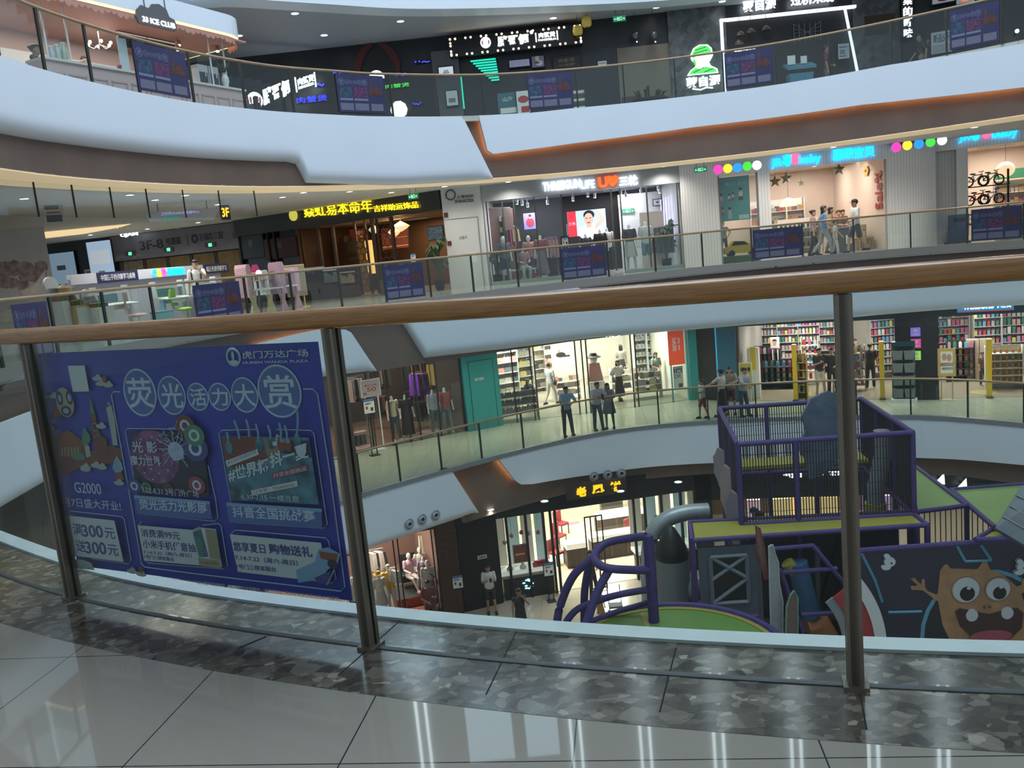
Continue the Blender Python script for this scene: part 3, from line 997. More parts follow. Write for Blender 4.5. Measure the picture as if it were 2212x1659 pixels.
 if low:
  mb = MB()
  if hem in ('trousers', 'shorts'):
   ring = [[V((rx * slim + .016) * math.cos(2 * PI * i / 16),(ry + .014) * math.sin(2 * PI * i / 16), z + dz) for i in range(16)] for z, rx, ry in ((.80,.14,.09),(.90,.16,.105),(1.0,.15,.098),(1.03,.147,.096))]
   mb.loft(ring)
   for i in (0,1):
    a, b, c = [Vector(p) for p in leg[i]]
    if hem == 'trousers':
     limb(mb, [a, b, b.lerp(c, .97)],[.094 * k * slim, .070 * k, .058 * k])
    else:
     limb(mb, [a, a.lerp(b, .85)],[.096 * k * slim, .083 * k])
   link(hem, remesh(mb, .018 * k, hem, low), t)
  else:
   L = {'skirt': .52, 'long_skirt': .82, 'dress': .48}[hem]
   ring = []
   for j in range(7):
    f = j / 6
    rr = 1 + .55 * f
    z = 1.03 - L * f
    fw = sum(LEGS[legs][i][0][1] for i in (0,1)) / 2 * f if legs in ('walk', 'step') else 0
    if legs in ('sit', 'cross'):
     ring.append([V((.16 - .02 * f) * math.cos(2 * PI * i / 20), f * .38 + (.09) * math.sin(2 * PI * i / 20) * (1 - f * .3), hz + .10 - .06 * f + (.02 if f > .3 else 0)) for i in range(20)])
     continue
    ring.append([V((.160 * slim) * rr * (1 + .05 * math.cos(i * PI * .6 + j * .3) * f) * math.cos(2 * PI * i / 20), fw + .115 * rr * (1 + .06 * math.cos(i * PI * .6) * f) * math.sin(2 * PI * i / 20), z) for i in range(20)])
   mb.loft(ring)
   mb.build('skirt', low, t, sm=True)
 if shoes:
  for i in (0,1):
   a = Vector(leg[i][2])
   mb = MB()
   mb.ell((a.x, a.y - .065 * k, a.z - .043 * k),.05 * k, .135 * k, .044 * k, 12)
   mb.box(a.x - .046 * k, a.x + .046 * k, a.y - .18 * k, a.y + .06 * k, a.z - .09 * k, a.z - .07 * k)
   mb.build('shoe', shoes, t, sm=True)
 if hair and head:
  mb = MB()
  mb.M = Matrix.Translation(V(0, hl, hd)) @ Matrix.Rotation(-face, 4, 'Z')
  mb.ell((0,.028 * k, .052 * k),.088 * k, .095 * k, .092 * k, 14)
  mb.ell((0,-.03 * k, .088 * k),.074 * k, .068 * k, .050 * k, 12)
  if hair in ('long', 'bob'):
   n = .30 if hair == 'long' else .15
   mb.loft([[(.088 * k * w * math.cos(2 * PI * i / 12),.045 * k + .055 * k * w * math.sin(2 * PI * i / 12), z * k) for i in range(12)] for z, w in ((.05,1.0),(-.03,1.12),(-n * .6,1.15),(-n, .9))])
  if hair == 'tail':
   mb.tube([(0,.10 * k, .06 * k),(0,.15 * k, .02 * k),(0,.15 * k, -.14 * k)],[.03 * k, .035 * k, .015 * k],8)
  if hair == 'bun':
   mb.ell((0,.11 * k, .08 * k),.045 * k, .045 * k, .04 * k, 10)
  mb.M = None
  link('hair', remesh(mb, .014 * k, 'hair', HAIR), t)
 if cap:
  mb = MB()
  mb.M = Matrix.Translation(V(0, hl, hd)) @ Matrix.Rotation(-face, 4, 'Z')
  mb.lathe([(.09 * k, .04 * k),(.093 * k, .07 * k),(.08 * k, .115 * k),(.04 * k, .142 * k),(.002,.146 * k)],(0,.01 * k, 0),14)
  if cap[1] == 'brim':
   mb.lathe([(.09 * k, .045 * k),(.16 * k, .03 * k),(.16 * k, .036 * k),(.09 * k, .055 * k)],(0,.01 * k, 0),16)
  else:
   mb.slab([(.07 * k * math.cos(a),-.07 * k - .10 * k * abs(math.sin(a))) for a in [PI + PI * i / 8 for i in range(9)]],.045 * k, .055 * k)
  mb.build('hat', cap[0], t, sm=True)
 if phone:
  w = Vector(arm[1][2])
  bx('phone', BLACK, w.x - .11 * k, w.x - .035 * k, w.y - .10 * k, w.y - .09 * k, w.z - .01, w.z + .13 * k, t)
 if bag:
  mb = MB()
  a = bag[1]
  if a == 'back':
   mb.ell(V(0,-.17,1.2 + dz),.14 * k, .085 * k, .21 * k, 12)
   for s in (-1,1):
    mb.tube([V(s * .10,-.10,1.36 + dz), V(s * .12,.02,1.45 + dz), V(s * .125,.115,1.36 + dz), V(s * .12,.10,1.18 + dz), V(s * .13,-.08,1.05 + dz)],.018 * k, 6)
  else:
   mb.ell(V(a * .24,.02,.92 + dz),.04 * k, .11 * k, .12 * k, 10)
   mb.tube([V(a * .23,.0,1.0 + dz), V(a * .12,.11,1.2 + dz), V(-a * .10,.09,1.42 + dz), V(-a * .12,-.06,1.40 + dz), V(a * .23,-.06,1.0 + dz)],.012 * k, 6)
  mb.build('bag', bag[0], t, sm=True)
 return t
def hp(z, px, py, h):
 """where on the storey z someone whose crown (h above it) shows at that pixel stands"""
 p = PZ(px, py, z + h)
 return Vector((p.x, p.y, z))
def at(fr, px, py, z=0):
 """world point of a pixel on the level z above a storey's floor"""
 return PZ(px, py, fr + z)
# ------------------------------------------------------------------ top storey across the atrium
D = Fr((-9.4,31.2),(14.0,30.2), Z4)
D2 = Fr((14.0,30.2),(24,25.6), Z4)
wallF(D, 'wall_dark', DARK, -14, D.len, 0,.3,0,3.6)
wallF(D2, 'wall_dark_side', DARK, 0,16,.3,.5,0,3.6)
far_l = struct(bx('wall_far', PAINT, -34,-16,26,26.2, Z4, Z4 + 3.6))
for k, (x, y) in enumerate(((637,28),(865,45),(700,75),(516,76),(1195,38),(1418,15),(300,20),(1560,2),(985,25),(420,40),(760,20))):
 p = PZ(x, y, 8.75)
 downlight(p, 8.748, 'round downlight in the grey ceiling of the uppermost gallery', 'downlights of the uppermost gallery', power=26 if k < 6 else 16)
exit_sign(D, 895,52,-1.5, 'green exit sign hanging under the grey ceiling beside the dark crab restaurant')
exit_sign(D, 1338,40,-1.0, 'green exit sign hanging above the dark recess beside the bulb-framed sign')
# crab restaurant
u0, u1, z0, z1 = Q(D, 972,124,1256,52,-.5)
t = TF(D, 'shop_sign', 'black restaurant sign box framed by amber light bulbs with white lettering', 'sign', (u0 + u1) / 2,-.5, z0)
w, h = (u1 - u0) / 2, z1 - z0
bx('sign_box', BLACK, -w, w, 0,.5,0, h, t)
k = 0
for i in range(26):
 for zz in (.05, h - .05):
  x = -w + .06 + (2 * w - .12) * i / 25
  if i % 3 != 2:
   MB().ell((x, -.03, zz),.035,.035,.035,8).build('bulb', LAMPC, t)
for i in range(1,7):
 for x in (-w + .06, w - .06):
  if i % 3:
   MB().ell((x, -.03, h * i / 7),.035,.035,.035,8).build('bulb', LAMPC, t)
disc(GLOWW, 'logo', mat('crab_pink', (0.5,0.12,0.3), emit=.6))(t, -w * .56,-w * .33, h * .28, h * .85)
text('lettering', '胖哥俩', GLOWW, -w * .27, w * .20, h * .28, h * .80,-.02,.05, t, .04)
MB().ell((w * .25,-.04, h * .84),.06,.03,.06,10).build('dot', GLOWW, t)
for x in (w * .31, w * .63):
 bx('bar_mark', GLOWW, x - .02, x + .02,-.05,0, h * .32, h * .78, t)
text('lettering', '肉蟹煲', GLOWW, w * .35, w * .60, h * .5, h * .76,-.02,.04, t, .02)
text('lettering', 'PANGGELIA', GLOWW, w * .34, w * .61, h * .34, h * .44,-.02,.04, t, .01)
# the same name again on a steep sign at the corner
E_ = Fr((-9.1,27.9),(-6.6,29.9), Z4)
u0, u1, z0, z1 = Q(E_, 536,232,682,158,0)
t = TF(E_, 'shop_sign', 'glowing white restaurant sign slanting up behind the balustrade glass beside the pink kiosk', 'sign', (u0 + u1) / 2,0, z0)
w, h = (u1 - u0) / 2, z1 - z0
disc(GLOWW, 'logo', mat('crab_pink', (0.5,0.12,0.3), emit=.6))(t, -w, -w * .6,-.05, h * .42)
text('lettering', '胖哥俩', GLOWW, -w * .58, w * .22, h * .05, h * .48,0,.04, t, .04, slope=h * .34)
for x, zz in ((w * .38, h * .45),(w * .95, h * .62)):
 bx('bar_mark', GLOWW, x - .02, x + .02,-.04,0, zz, zz + h * .40, t)
text('lettering', '肉蟹煲', GLOWW, w * .44, w * .92, h * .62, h * .82,0,.04, t, .02, slope=h * .16)
text('lettering', 'PANGGELIA', GLOWW, w * .44, w * .90, h * .52, h * .60,0,.04, t, .01, slope=h * .16)
bx('support_post', MBLACK, -.05,.05,.02,.1,-z0, h * .4, t)
# neon, crab ring
u0, u1, z0, z1 = Q(D, 772,200,862,118,-.08)
r = (u1 - u0) / 2
t = TF(D, 'crab_emblem', 'dim red crab ring emblem on the dark restaurant wall', 'emblem', (u0 + u1) / 2,-.08, z0)
dr = mat('crab_red', (0.09,0.016,0.014),0.5)
for s in (-1,1):
 mb = MB()
 A = [PI / 2 + s * (.12 + 1.9 * i / 14) for i in range(15)]
 out = [(r * math.cos(a), r + r * math.sin(a)) for a in A]
 inn = [(r * (.86 - .20 * math.sin(i / 14 * PI)) * math.cos(a), r + r * (.86 - .20 * math.sin(i / 14 * PI)) * math.sin(a)) for i, a in enumerate(A)]
 mb.prism(out + inn[::-1],0,.04)
 mb.build('claw', dr, t)
def neon(px, s, label, m=GLOWB, v=-.1):
 u0, u1, z0, z1 = Q(D, *px, v)
 t = TF(D, 'neon_sign', label, 'neon sign', (u0 + u1) / 2, v, z0)
 bx('backing', MBLACK, -(u1 - u0) / 2,(u1 - u0) / 2,.0,.05,0, z1 - z0, t)
 text('lettering', s, m, -(u1 - u0) / 2,(u1 - u0) / 2,0, z1 - z0,-.004,.02, t)
neon((642,224,706,204), '肉蟹煲', 'blue neon lettering low on the dark wall behind the glass')
neon((720,161,752,151), '~~', 'blue neon squiggle just above the wood handrail')
neon((683,188,700,178), '~', 'small blue neon squiggle beside the slanting white sign')
neon((896,138,928,129), '··~', 'blue neon squiggle high on the dark wall beside the grey pier')
neon((856,166,876,156), '~', 'blue neon squiggle under the red crab ring')
neon((833,192,884,178), '肉蟹煲', 'green neon lettering below the red crab ring', GLOWG)
neon((892,228,910,220), '·~·', 'blue neon spot behind the glass beside the round white logo')
for px, lab in (((797,172,829,153), 'half-round white glowing logo just above the handrail'),((846,258,880,232), 'round white glowing logo at the foot of the balustrade glass')):
 u0, u1, z0, z1 = Q(D, *px, -.3)
 t = TF(D, 'round_sign', lab, 'sign', (u0 + u1) / 2,-.3, z0)
 a = (u1 - u0) / 2
 MB().prism([(a * math.cos(PI * k / 10 * (1 if '-round' in lab else 2)),(0 if '-round' in lab else a) + a * math.sin(PI * k / 10 * (1 if '-round' in lab else 2))) for k in range(11 if '-round' in lab else 10)],-.05,0).build('lit_face', GLOWW, t)
 bx('housing', MBLACK, -a, a, 0,.06,-.05 if '-round' in lab else -.3, a, t)
u0, u1, z0, z1 = Q(D, 946,262,988,106,-.2)
boxF(D, 'column_grey', mat('pier_grey', (0.10,0.11,0.12),0.5), u0, u1,-.2,0,0, z1)
bpy.data.objects['column_grey']['kind'] = 'structure'
def panel(fr, px, v, m, name, label, cat, items=(), frame=MBLACK, emit=None, group=None):
 """framed flat sheet with optional printed items given in fractions of its size"""
 u0, u1, z0, z1 = Q(fr, *px, v)
 w, h = u1 - u0, z1 - z0
 t = TF(fr, name, label, cat, (u0 + u1) / 2, v, z0, group)
 if frame:
  bx('frame', frame, -w / 2 - .03, w / 2 + .03,.005,.045,-.03, h + .03, t)
 st = bx('sheet', m, -w / 2, w / 2,-.012,.004,0, h, t)
 for it in items:
  if it[0] == 'legs':
   for q in (-1,1):
    bx('leg', frame, q * w * .35 - .02, q * w * .35 + .02,.01,.04,-z0,0, t)
   bx('foot', frame, -w * .45, w * .45,-.15,.2,-z0,-z0 + .02, t)
   continue
  x0, x1, a, b_ = it[2]
  if it[0] == 'b':
   bx('printed_mark', it[1],-w / 2 + w * x0,-w / 2 + w * x1,-.018,-.0125, h * a, h * b_, st)
  elif it[0] == 'o':
   c = (-w / 2 + w * (x0 + x1) / 2, h * (a + b_) / 2)
   MB().prism([(c[0] + w * (x1 - x0) / 2 * math.cos(q * PI / 10), c[1] + h * (b_ - a) / 2 * math.sin(q * PI / 10)) for q in range(20)],-.02,-.0125).build('printed_mark', it[1], st)
  else:
   text('lettering', it[0], it[1],-w / 2 + w * x0,-w / 2 + w * x1, h * a, h * b_, -.0125,.006, st, .01)
 return t
LITP = mat('lit_poster', (0.55,0.62,0.68), emit=.7)
LITG = mat('lit_poster_grey', (0.36,0.44,0.46), emit=.35)
INK = mat('ink', (0.03,0.035,0.05),0.6)
PAPER = mat('paper', (0.62,0.62,0.60),0.6)
panel(D, (949,164,978,143),-.26, LITP, 'lit_notice', 'small lit white notice on the grey pier above the handrail', 'notice', [('品', INK, (.3,.7,.2,.6))])
panel(D, (966,229,987,195),-.3, LITG, 'lit_notice', 'lit grey picture panel low on the grey pier behind the glass', 'notice', [('b', GREY, (.2,.8,.2,.5))])
# teal lit gable and dark doorway
u0, u1, z0, z1 = Q(D, 1021,181,1075,124,-.12)
t = TF(D, 'teal_light_panel', 'triangular teal light panel beside the restaurant door', 'light panel', (u0 + u1) / 2,-.12, z0)
w, h = (u1 - u0) / 2, z1 - z0
MB().prism([(-w, h),(w * .85, h),(w, 0),(w * .55,0)],0,.04).build('backing', MBLACK, t)
mb = MB()
for i in range(9):
 f = i / 9
 xl = -w + 1.55 * w * f
 mb.box(xl, w * (.85 + .15 * f),-.02,0, h * (1 - f) - h * .085, h * (1 - f) - .012)
mb.build('lit_slat', GLOWT, t)
bx('lit_edge', GLOWT, -w * 1.9,-w * 1.75,0,.02,-.8, h * .35, t)
panel(D, (1101,146,1143,127),-.15, mat('tv_blue', (0.2,0.22,0.4), emit=.5), 'tv_screen', 'lit screen showing white dishes under the bulb-framed sign', 'screen', [('b', PAPER, (.1,.25,.1,.9)),('b', PAPER, (.4,.55,.2,.7)),('b', PAPER, (.7,.9,.1,.8))])
panel(D, (1150,146,1174,120),-.15, mat('tv_dark', (0.10,0.10,0.16), emit=.4), 'tv_screen', 'small screen with a bright mixed dish next to the dish screen', 'screen', [('o', PAPER, (.3,.9,.1,.6)),('o', REDM, (.2,.6,.3,.5)),('b', PAPER, (.3,.6,.6,1))])
panel(D, (1196,150,1253,118),-.15, mat('menu_brown', (0.03,0.022,0.018),0.6), 'menu_board', 'dark menu board under the end of the bulb-framed sign', 'menu board', [('肉蟹煲', mat('chalk', (0.2,0.17,0.14),0.7),(.2,.8,.5,.8)),('小龙虾', MT['chalk'],(.2,.8,.15,.4))])
panel(D, (1078,249,1117,198),-1.2, mat('teal_print', (0.03,0.12,0.15),0.5), 'standing_poster', 'teal standing poster behind the balustrade at the restaurant', 'poster', [('legs',),('山海', PAPER, (.25,.75,.6,.8)),('b', PAPER, (.1,.9,.05,.3))])
panel(D, (1119,249,1143,195),-1.3, PAPER, 'standing_poster', 'white standing poster with a red crab next to the teal one', 'poster', [('legs',),('o', REDM, (.1,.9,.5,.8)),('b', REDM, (.3,.9,.1,.35))])
u, v = D.on(1236,252)
t = TF(D, 'display_cabinet', 'small lit glass food cabinet at the end of the restaurant front', 'cabinet', D.hit(1252,240,-1)[0],-1.0,0)
bx('base', MBLACK, -.2,.2,-.2,.2,0,.3, t)
for z in (.3,.55,.8,1.05):
 bx('shelf', mat('cab_light', (0.5,0.6,0.5), emit=.35),-.19,.19,-.19,.19, z, z + .02, t)
bx('glass_case', SGLASS, -.2,.2,-.2,.2,.32,1.1, t)
# yellow lanterns
for x, y, lab in ((1267,48, 'upper yellow lantern hanging beside the bulb-framed sign'),(1248,66, 'lower yellow lantern hanging beside the bulb-framed sign')):
 u, z = D.hit(x, y, -.8)
 t = TF(D, 'lantern', lab, 'lantern', u, -.8, z - .17)
 MB().lathe([(.06,0),(.15,.05),(.17,.17),(.15,.29),(.06,.34)], n=16).build('shade', mat('lantern_yellow', (0.55,0.42,0.08), emit=.12), t, sm=True)
 MB().cyl((0,0),.07,-.03,.0,10).build('cap', MBLACK, t)
 MB().tube([(0,0,.34),(0,0,3.55 - z + .17)],.008,5).build('cord', MBLACK, t)
panel(D, (1292,142,1310,131),-.02, PAPER, 'wall_notice', 'small white notice on the dark wall beside the recess', 'notice', [('b', GREY, (.1,.9,.4,.6))], None)
# recess
u0, u1, z0, z1 = Q(D, 1341,225,1452,92,-.05)
wallF(D, 'wall_recess', mat('recess_beige', (0.17,0.145,0.115),0.7), u0, u1,-.05,0,0, z1)
for x, lab in ((1372, 'first dark glass ball lamp over the beige recess'),(1412, 'second dark glass ball lamp over the beige recess')):
 u, z = D.hit(x, 76,-.4)
 t = TF(D, 'ball_lamp', lab, 'lamp', u, -.4, z)
 MB().ell((0,0,0),.13,.13,.13,14).build('ball', mat('smoke_ball', (0.12,0.13,0.14),0.15,.6), t, sm=True)
 MB().tube([(0,0,.13),(0,0,3.55 - z)],.008,5).build('cord', MBLACK, t)
 MB().ell((.03,-.1,-.24),.02,.02,.02,8).build('spot', LAMPW, t)
u, v = D.on(1400,224)
t = TF(D, 'round_planter', 'big dark round planter with plants in the beige recess', 'planter', D.hit(1405,220,-.9)[0],-.9,0)
MB().lathe([(.3,0),(.62,.2),(.68,.55),(.60,.62),(.55,.58)], n=20).build('pot', MBLACK, t, sm=True)
for k in range(7):
 a = k * .9
 MB().tube([(.3 * math.cos(a),.3 * math.sin(a),.5),(.45 * math.cos(a),.3 * math.sin(a),.8 + .1 * (k % 3)),(.6 * math.cos(a),.3 * math.sin(a),.85 + .12 * (k % 2))],[.03,.05,.004],5).build('leaf', mat('dark_leaf', (0.02,0.035,0.015),0.6), t)
bx('rim_board', mat('plank_dark', (0.05,0.04,0.03),0.7),-.95,-.35,-.1,.0,.4,.75, t)
# noodle restaurant
u0, u1, z0, z1 = Q(D, 1453,225,1566,12,-.12)
wallF(D, 'wall_stone', MT['herringbone'], u0, u1,-.12,0,0,3.6)
u0, u1, z0, z1 = Q(D, 1484,164,1548,93,-.14)
t = TF(D, 'shop_sign', 'lit green bust logo in a turban over white lettering on the dark stone wall', 'sign', (u0 + u1) / 2,-.14, z0)
w, h = (u1 - u0) / 2, z1 - z0
P = lambda L: [(x * w, z * h) for x, z in L]
gw = mat('logo_rim', (0.75,1,0.7), emit=2.5)
mb = MB()
mb.prism(P([(-1,0),(1,0),(.95,.14),(.55,.26),(.45,.38),(.55,.45),(.72,.6),(.66,.85),(.4,.98),(-.1,1),(-.5,.9),(-.72,.68),(-.66,.5),(-.5,.42),(-.42,.28),(-.75,.18)]),-.03,0,0)
mb.build('logo_rim', gw, t)
mb = MB()
mb.prism(P([(-.9,.03),(.9,.03),(.8,.14),(.2,.24),(-.1,.16),(-.45,.24),(-.7,.15)]),-.05,-.03,0)
mb.prism(P([(-.6,.56),(-.62,.7),(-.42,.88),(-.05,.96),(.38,.93),(.58,.82),(.62,.62),(.3,.70),(0,.66),(-.3,.64)]),-.05,-.03,0)
mb.prism(P([(-.46,.30),(-.58,.50),(-.46,.52),(-.36,.34)]),-.05,-.03,0)
mb.build('logo_green', GLOWG, t)
mb = MB()
for a, b in (((-.5,.72),(.4,.80)),((-.4,.82),(.3,.90)),((-.6,.08),(.1,.22)),((.1,.06),(.7,.16))):
 mb.tube([(a[0] * w, -.055, a[1] * h),(b[0] * w, -.055, b[1] * h)],.012,4)
mb.build('logo_line', mat('logo_dark', (0.02,0.12,0.03)), t)
text('lettering', '蒙自源', GLOWW, -w * 1.08, w * 1.12,-h * .42,-h * .06,0,.04, t, .03)
MB().tube([(-w * .7,-.02,-h * .46),(-w * .2,-.02,-h * .52),(w * .2,-.02,-h * .46),(w * .6,-.02,-h * .50)],.025,5).build('swash_logo', GLOWW, t)
a, b = D.hit(1564,205,-.2), D.hit(1843,2,-.2)
t = TF(D, 'lit_portal', 'white lit portal frame round the dark noodle restaurant', 'portal frame', a[0],-.2,0)
top = D.hit(1564,40,-.2)[1]
W = b[0] - a[0]
PLW = mat('portal_white', (0.85,0.9,1), emit=1.1)
bx('upright', PLW, 0,.09,0,.15,0, top, t)
bx('top_bar', PLW, 0, W + .1,0,.15, top - .09, top, t)
MB().tube([(W + .25,.05,0),(W - .28,.05, top)],.05,8).build('slanted_upright', PLW, t)
sign(D, 'shop_sign', 'white glowing characters above the portal frame of the noodle restaurant', [('蒙自源', GLOWW, (1605,27),(1676,-6),.03),('过桥米线', GLOWW, (1708,14),(1800,-18),.02)],-.22)
pl = D.pt(a[0],0,0)
wallF(D, 'wall_noodle', mat('noodle_wall', (0.03,0.028,0.027),0.6), a[0] + .1, a[0] + W, -.02,0,0, top - .1)
sign(D, 'lit_menu', 'row of small glowing white characters just above the handrail inside the portal', [('云南过桥米线', GLOWW, (1586,122),(1632,105),.01)],-.1)
for k, (x, y) in enumerate(((1600,78),(1622,72),(1655,66),(1597,95))):
 u, z = D.hit(x, y, -.35)
 t = TF(D, 'pendant_lamp', 'dim domed pendant lamp inside the noodle restaurant', 'pendant lamp', u, -.35, z, 'pendant lamps of the noodle restaurant')
 MB().lathe([(.16,0),(.14,.07),(.07,.14),(.02,.17)], n=14).build('shade', mat('lamp_bronze', (0.07,0.05,0.04),0.4), t, sm=True)
 MB().tube([(0,0,.17),(0,0, max(.2, top - z))],.006,4).build('cord', MBLACK, t)
u0, u1, z0, z1 = Q(D, 1716,92,1772,46,-.06)
t = TF(D, 'lattice_screen', 'dim grey lattice screen inside the portal of the noodle restaurant', 'screen', (u0 + u1) / 2,-.06, z0)
w, h = (u1 - u0) / 2, z1 - z0
mb = MB()
for i in range(6):
 x = -w + 2 * w * i / 5
 mb.box(x - .012, x + .012,0,.03,0, h)
for i in range(5):
 mb.tube([(-w, .015, h * i / 4),(w, .015, h * (4 - i) / 4)],.012,4)
mb.build('lattice', mat('lattice_grey', (0.16,0.17,0.18),0.5), t)
panel(D, (1811,128,1834,93),-.35, mat('notice_white', (0.42,0.5,0.55),0.5), 'wall_notice', 'white notice sheet with a printed photo beside the slanted white light', 'notice', [('b', GREY, (.15,.6,.3,.6)),('b', INK, (.1,.8,.75,.8)),('b', INK, (.1,.7,.15,.2))])
p = at(Z4,1728,185)
u = D.hit(1727,150,-1.6)[0]
t = TF(D, 'lectern', 'pale blue tapered greeting stand in front of the noodle restaurant', 'lectern', u, -1.6,0)
bl = mat('stand_blue', (0.07,0.19,0.27),0.5)
MB().loft([[(-.26,-.18,0),(.26,-.18,0),(.26,.18,0),(-.26,.18,0)],[(-.40,-.2,.82),(.40,-.2,.82),(.40,.2,.82),(-.40,.2,.82)]]).build('body', bl, t)
MB().loft([[(-.46,-.28,.93),(.46,-.28,.93),(.46,.24,1.12),(-.46,.24,1.12)],[(-.46,-.28,1.02),(.46,-.28,1.02),(.46,.24,1.2),(-.46,.24,1.2)]]).build('top', bl, t)
MB().prism([(.15 * math.cos(k * PI / 8),.45 + .15 * math.sin(k * PI / 8)) for k in range(16)],-.215,-.19).build('logo', mat('stand_logo', (0.25,0.4,0.4),0.5), t)
bx('card', PAPER, -.4,-.15,-.1,-.08,1.12,1.4, t)
bx('card', PAPER, .02,.22,-.1,-.08,1.12,1.35, t)
person('person', 'person in a dusty red top turned sideways beside the pale blue stand', 'person', D.pt(D.hit(1785,120,-1.3)[0],-1.3,0), D.a + 1.2,1.68, colm((.12,.03,.04)), colm((.12,.11,.12)), 'short', 'ease', ('down', 'hands'), SKIN2, bag=(PAPER, 1))
# beyond the portal
panel(D, (1870,76,1932,30),-.04, mat('plaque_brown', (0.055,0.035,0.018),0.6), 'wall_plaque', 'brown framed plaque with faint characters on the dark stone beyond the portal', 'plaque', [('一碗好米线', mat('plaque_gold', (0.13,0.08,0.03),0.5),(.1,.9,.4,.7))], mat('plaque_frame', (0.09,0.05,0.02)))
u0, u1, z0, z1 = Q(D, 1846,170,1943,-20,-.03)
wallF(D, 'wall_stone', MT['herringbone'], u0, u1,-.03,0,0,3.6)
u0, u1, z0, z1 = Q(D, 1951,84,1971,-12,-.15)
t = TF(D, 'vertical_sign', 'vertical white glowing sign beside the walking shopper', 'sign', (u0 + u1) / 2,-.15, z0)
h = (z1 - z0) / 4
bx('back_board', MBLACK, -.2,.2,0,.1,0,4 * h, t)
for k, c in enumerate('菜的新味'):
 text('lettering', c, GLOWW, -.15,.15,(3 - k) * h + .03,(4 - k) * h - .03,0,.03, t, .02)
person('person', 'person in dark clothes striding past the vertical sign on the uppermost gallery', 'person', D2.pt(D2.hit(1988,80,-1.2)[0],-1.2,0), D2.a - PI / 2 + .2,1.72, colm((.03,.03,.035)), MBLACK, 'short', 'walk', ('swingf', 'swingb'), SKIN2, bag=(colm((.16,.12,.1)),1))
person('person', 'person in grey just behind the striding one in dark clothes', 'person', D2.pt(D2.hit(2008,70,-.6)[0],-.6,0), D2.a - PI / 2,1.66, colm((.07,.06,.06)), MBLACK, 'long', 'step', ('down', 'swingb'), SKIN2)
panel(D2,(2012,118,2056,64),-1.6, mat('sale_white', (0.30,0.34,0.36),0.5), 'standing_poster', 'white standing poster with a large 5 behind the top balustrade', 'poster', [('legs',),('新品5折', INK, (.1,.9,.5,.9)),('b', GREY, (.05,.95,.05,.4))])
for px, lab, m in (((2014,10,2062,-14), 'round plate picture over the standing poster', REDM),((2066,10,2105,-16), 'white lit picture with red numerals beside the plate picture', GLOWO)):
 panel(D2, px, -.1, mat('pic_white', (0.4,0.42,0.45), emit=.3), 'wall_picture', lab, 'picture', [('o', m, (.25,.75,.2,.7))])
u, z = D2.hit(2197,67,-.4)
t = TF(D2, 'wall_lamp', 'small bright lamp with a star gleam at the edge of the top gallery', 'lamp', u, -.4, z)
MB().ell((0,0,0),.06,.06,.06,10).build('bulb', mat('bulb_warm', (1,.85,.7), emit=14), t)
bx('bracket', MBLACK, -.03,.03,.05,.7,-.03,.03, t)
u0, u1, z0, z1 = Q(D2,2060,113,2106,100,-1.7)
boxF(D2, 'white_box', PAPER, u0, u1,-1.7,-1.3,0,.45, 'low white box behind the glass beside the standing poster', 'box')
# posters on the balustrade
for x0, x1, y, lab in ((293,403,160, 'blue event poster on the balustrade in front of the pink kiosk'),(728,830,205, 'blue event poster on the balustrade below the red crab ring'),(1140,1238,200, 'blue event poster on the balustrade below the menu board'),(1566,1670,150, 'blue event poster on the balustrade below the white portal'),(2052,2160,80, 'blue event poster at the far end of the top balustrade')):
 far_poster(E4, x0, x1, y, Z4 + 1.06, Z4 + .08, lab)
# -------------------------------------------------- pink ice-cream kiosk
K = Fr((-9.75,17.3),(-7.05,22.4), Z4)
PINK = mat('kiosk_pink', (0.52,0.37,0.36),0.5)
PINK2 = mat('awning_pink', (0.45,0.24,0.20),0.6)
u1, z1 = K.hit(527,198,0)
zc = z1
u0 = K.hit(95,150,0)[0]
t = TF(K, 'ice_cream_kiosk', 'pink ice-cream kiosk with a scalloped awning and panelled counter', 'kiosk', u1,0,0)
L = u1 - u0
L2 = L + 2
n = max(4, int(L / .62))
kc = bx('counter', PINK, -L, 0,0,.5,0, zc, t)
for i in range(n + 2):
 x = -L + L * (i + .5) / (n + 2)
 w = L / (n + 2) * .4
 MB().box(x - w, x + w, -.015,0,.62,.65).box(x - w, x + w, -.015,0,.12,.15).box(x - w, x - w + .03,-.015,0,.12,.65).box(x + w - .03, x + w, -.015,0,.12,.65).build('panel_moulding', mat('kiosk_line', (0.40,0.28,0.28),.5), kc)
bx('worktop', mat('kiosk_top', (0.6,0.55,0.53),.3),-L, .04,-.05,.55, zc, zc + .05, t)
zr = K.hit(532,86,0)[1]
zs = K.hit(532,112,0)[1]
P = [(-L2,-.3)] + [(-.6 + .9 * math.sin(a * PI / 16),.6 - .9 * math.cos(a * PI / 16)) for a in range(0,9)] + [(.3,2.5),(-L2,2.5)]
MB().slab(P, zr - .05, zr + .42).build('roof_slab', WHITE, t)
MB().slab([(x * 1.0, y + .02) for x, y in P], zr - .11, zr - .05).build('cove_light', mat('kiosk_cove', (1,.72,.36), emit=1.4), t)
mb = MB()
m_ = int((L2 + .8) / .16)
for i in range(m_):
 x = -L2 + i * .16
 if x < -.6:
  zz = zs + .05 * (1 if i % 4 < 2 else 1.8)
  mb.prism([(x, zr - .11),(x, zz + .06),(x + .03, zz + .02),(x + .08, zz),(x + .13, zz + .02),(x + .16, zz + .06),(x + .16, zr - .11)],-.26,-.24)
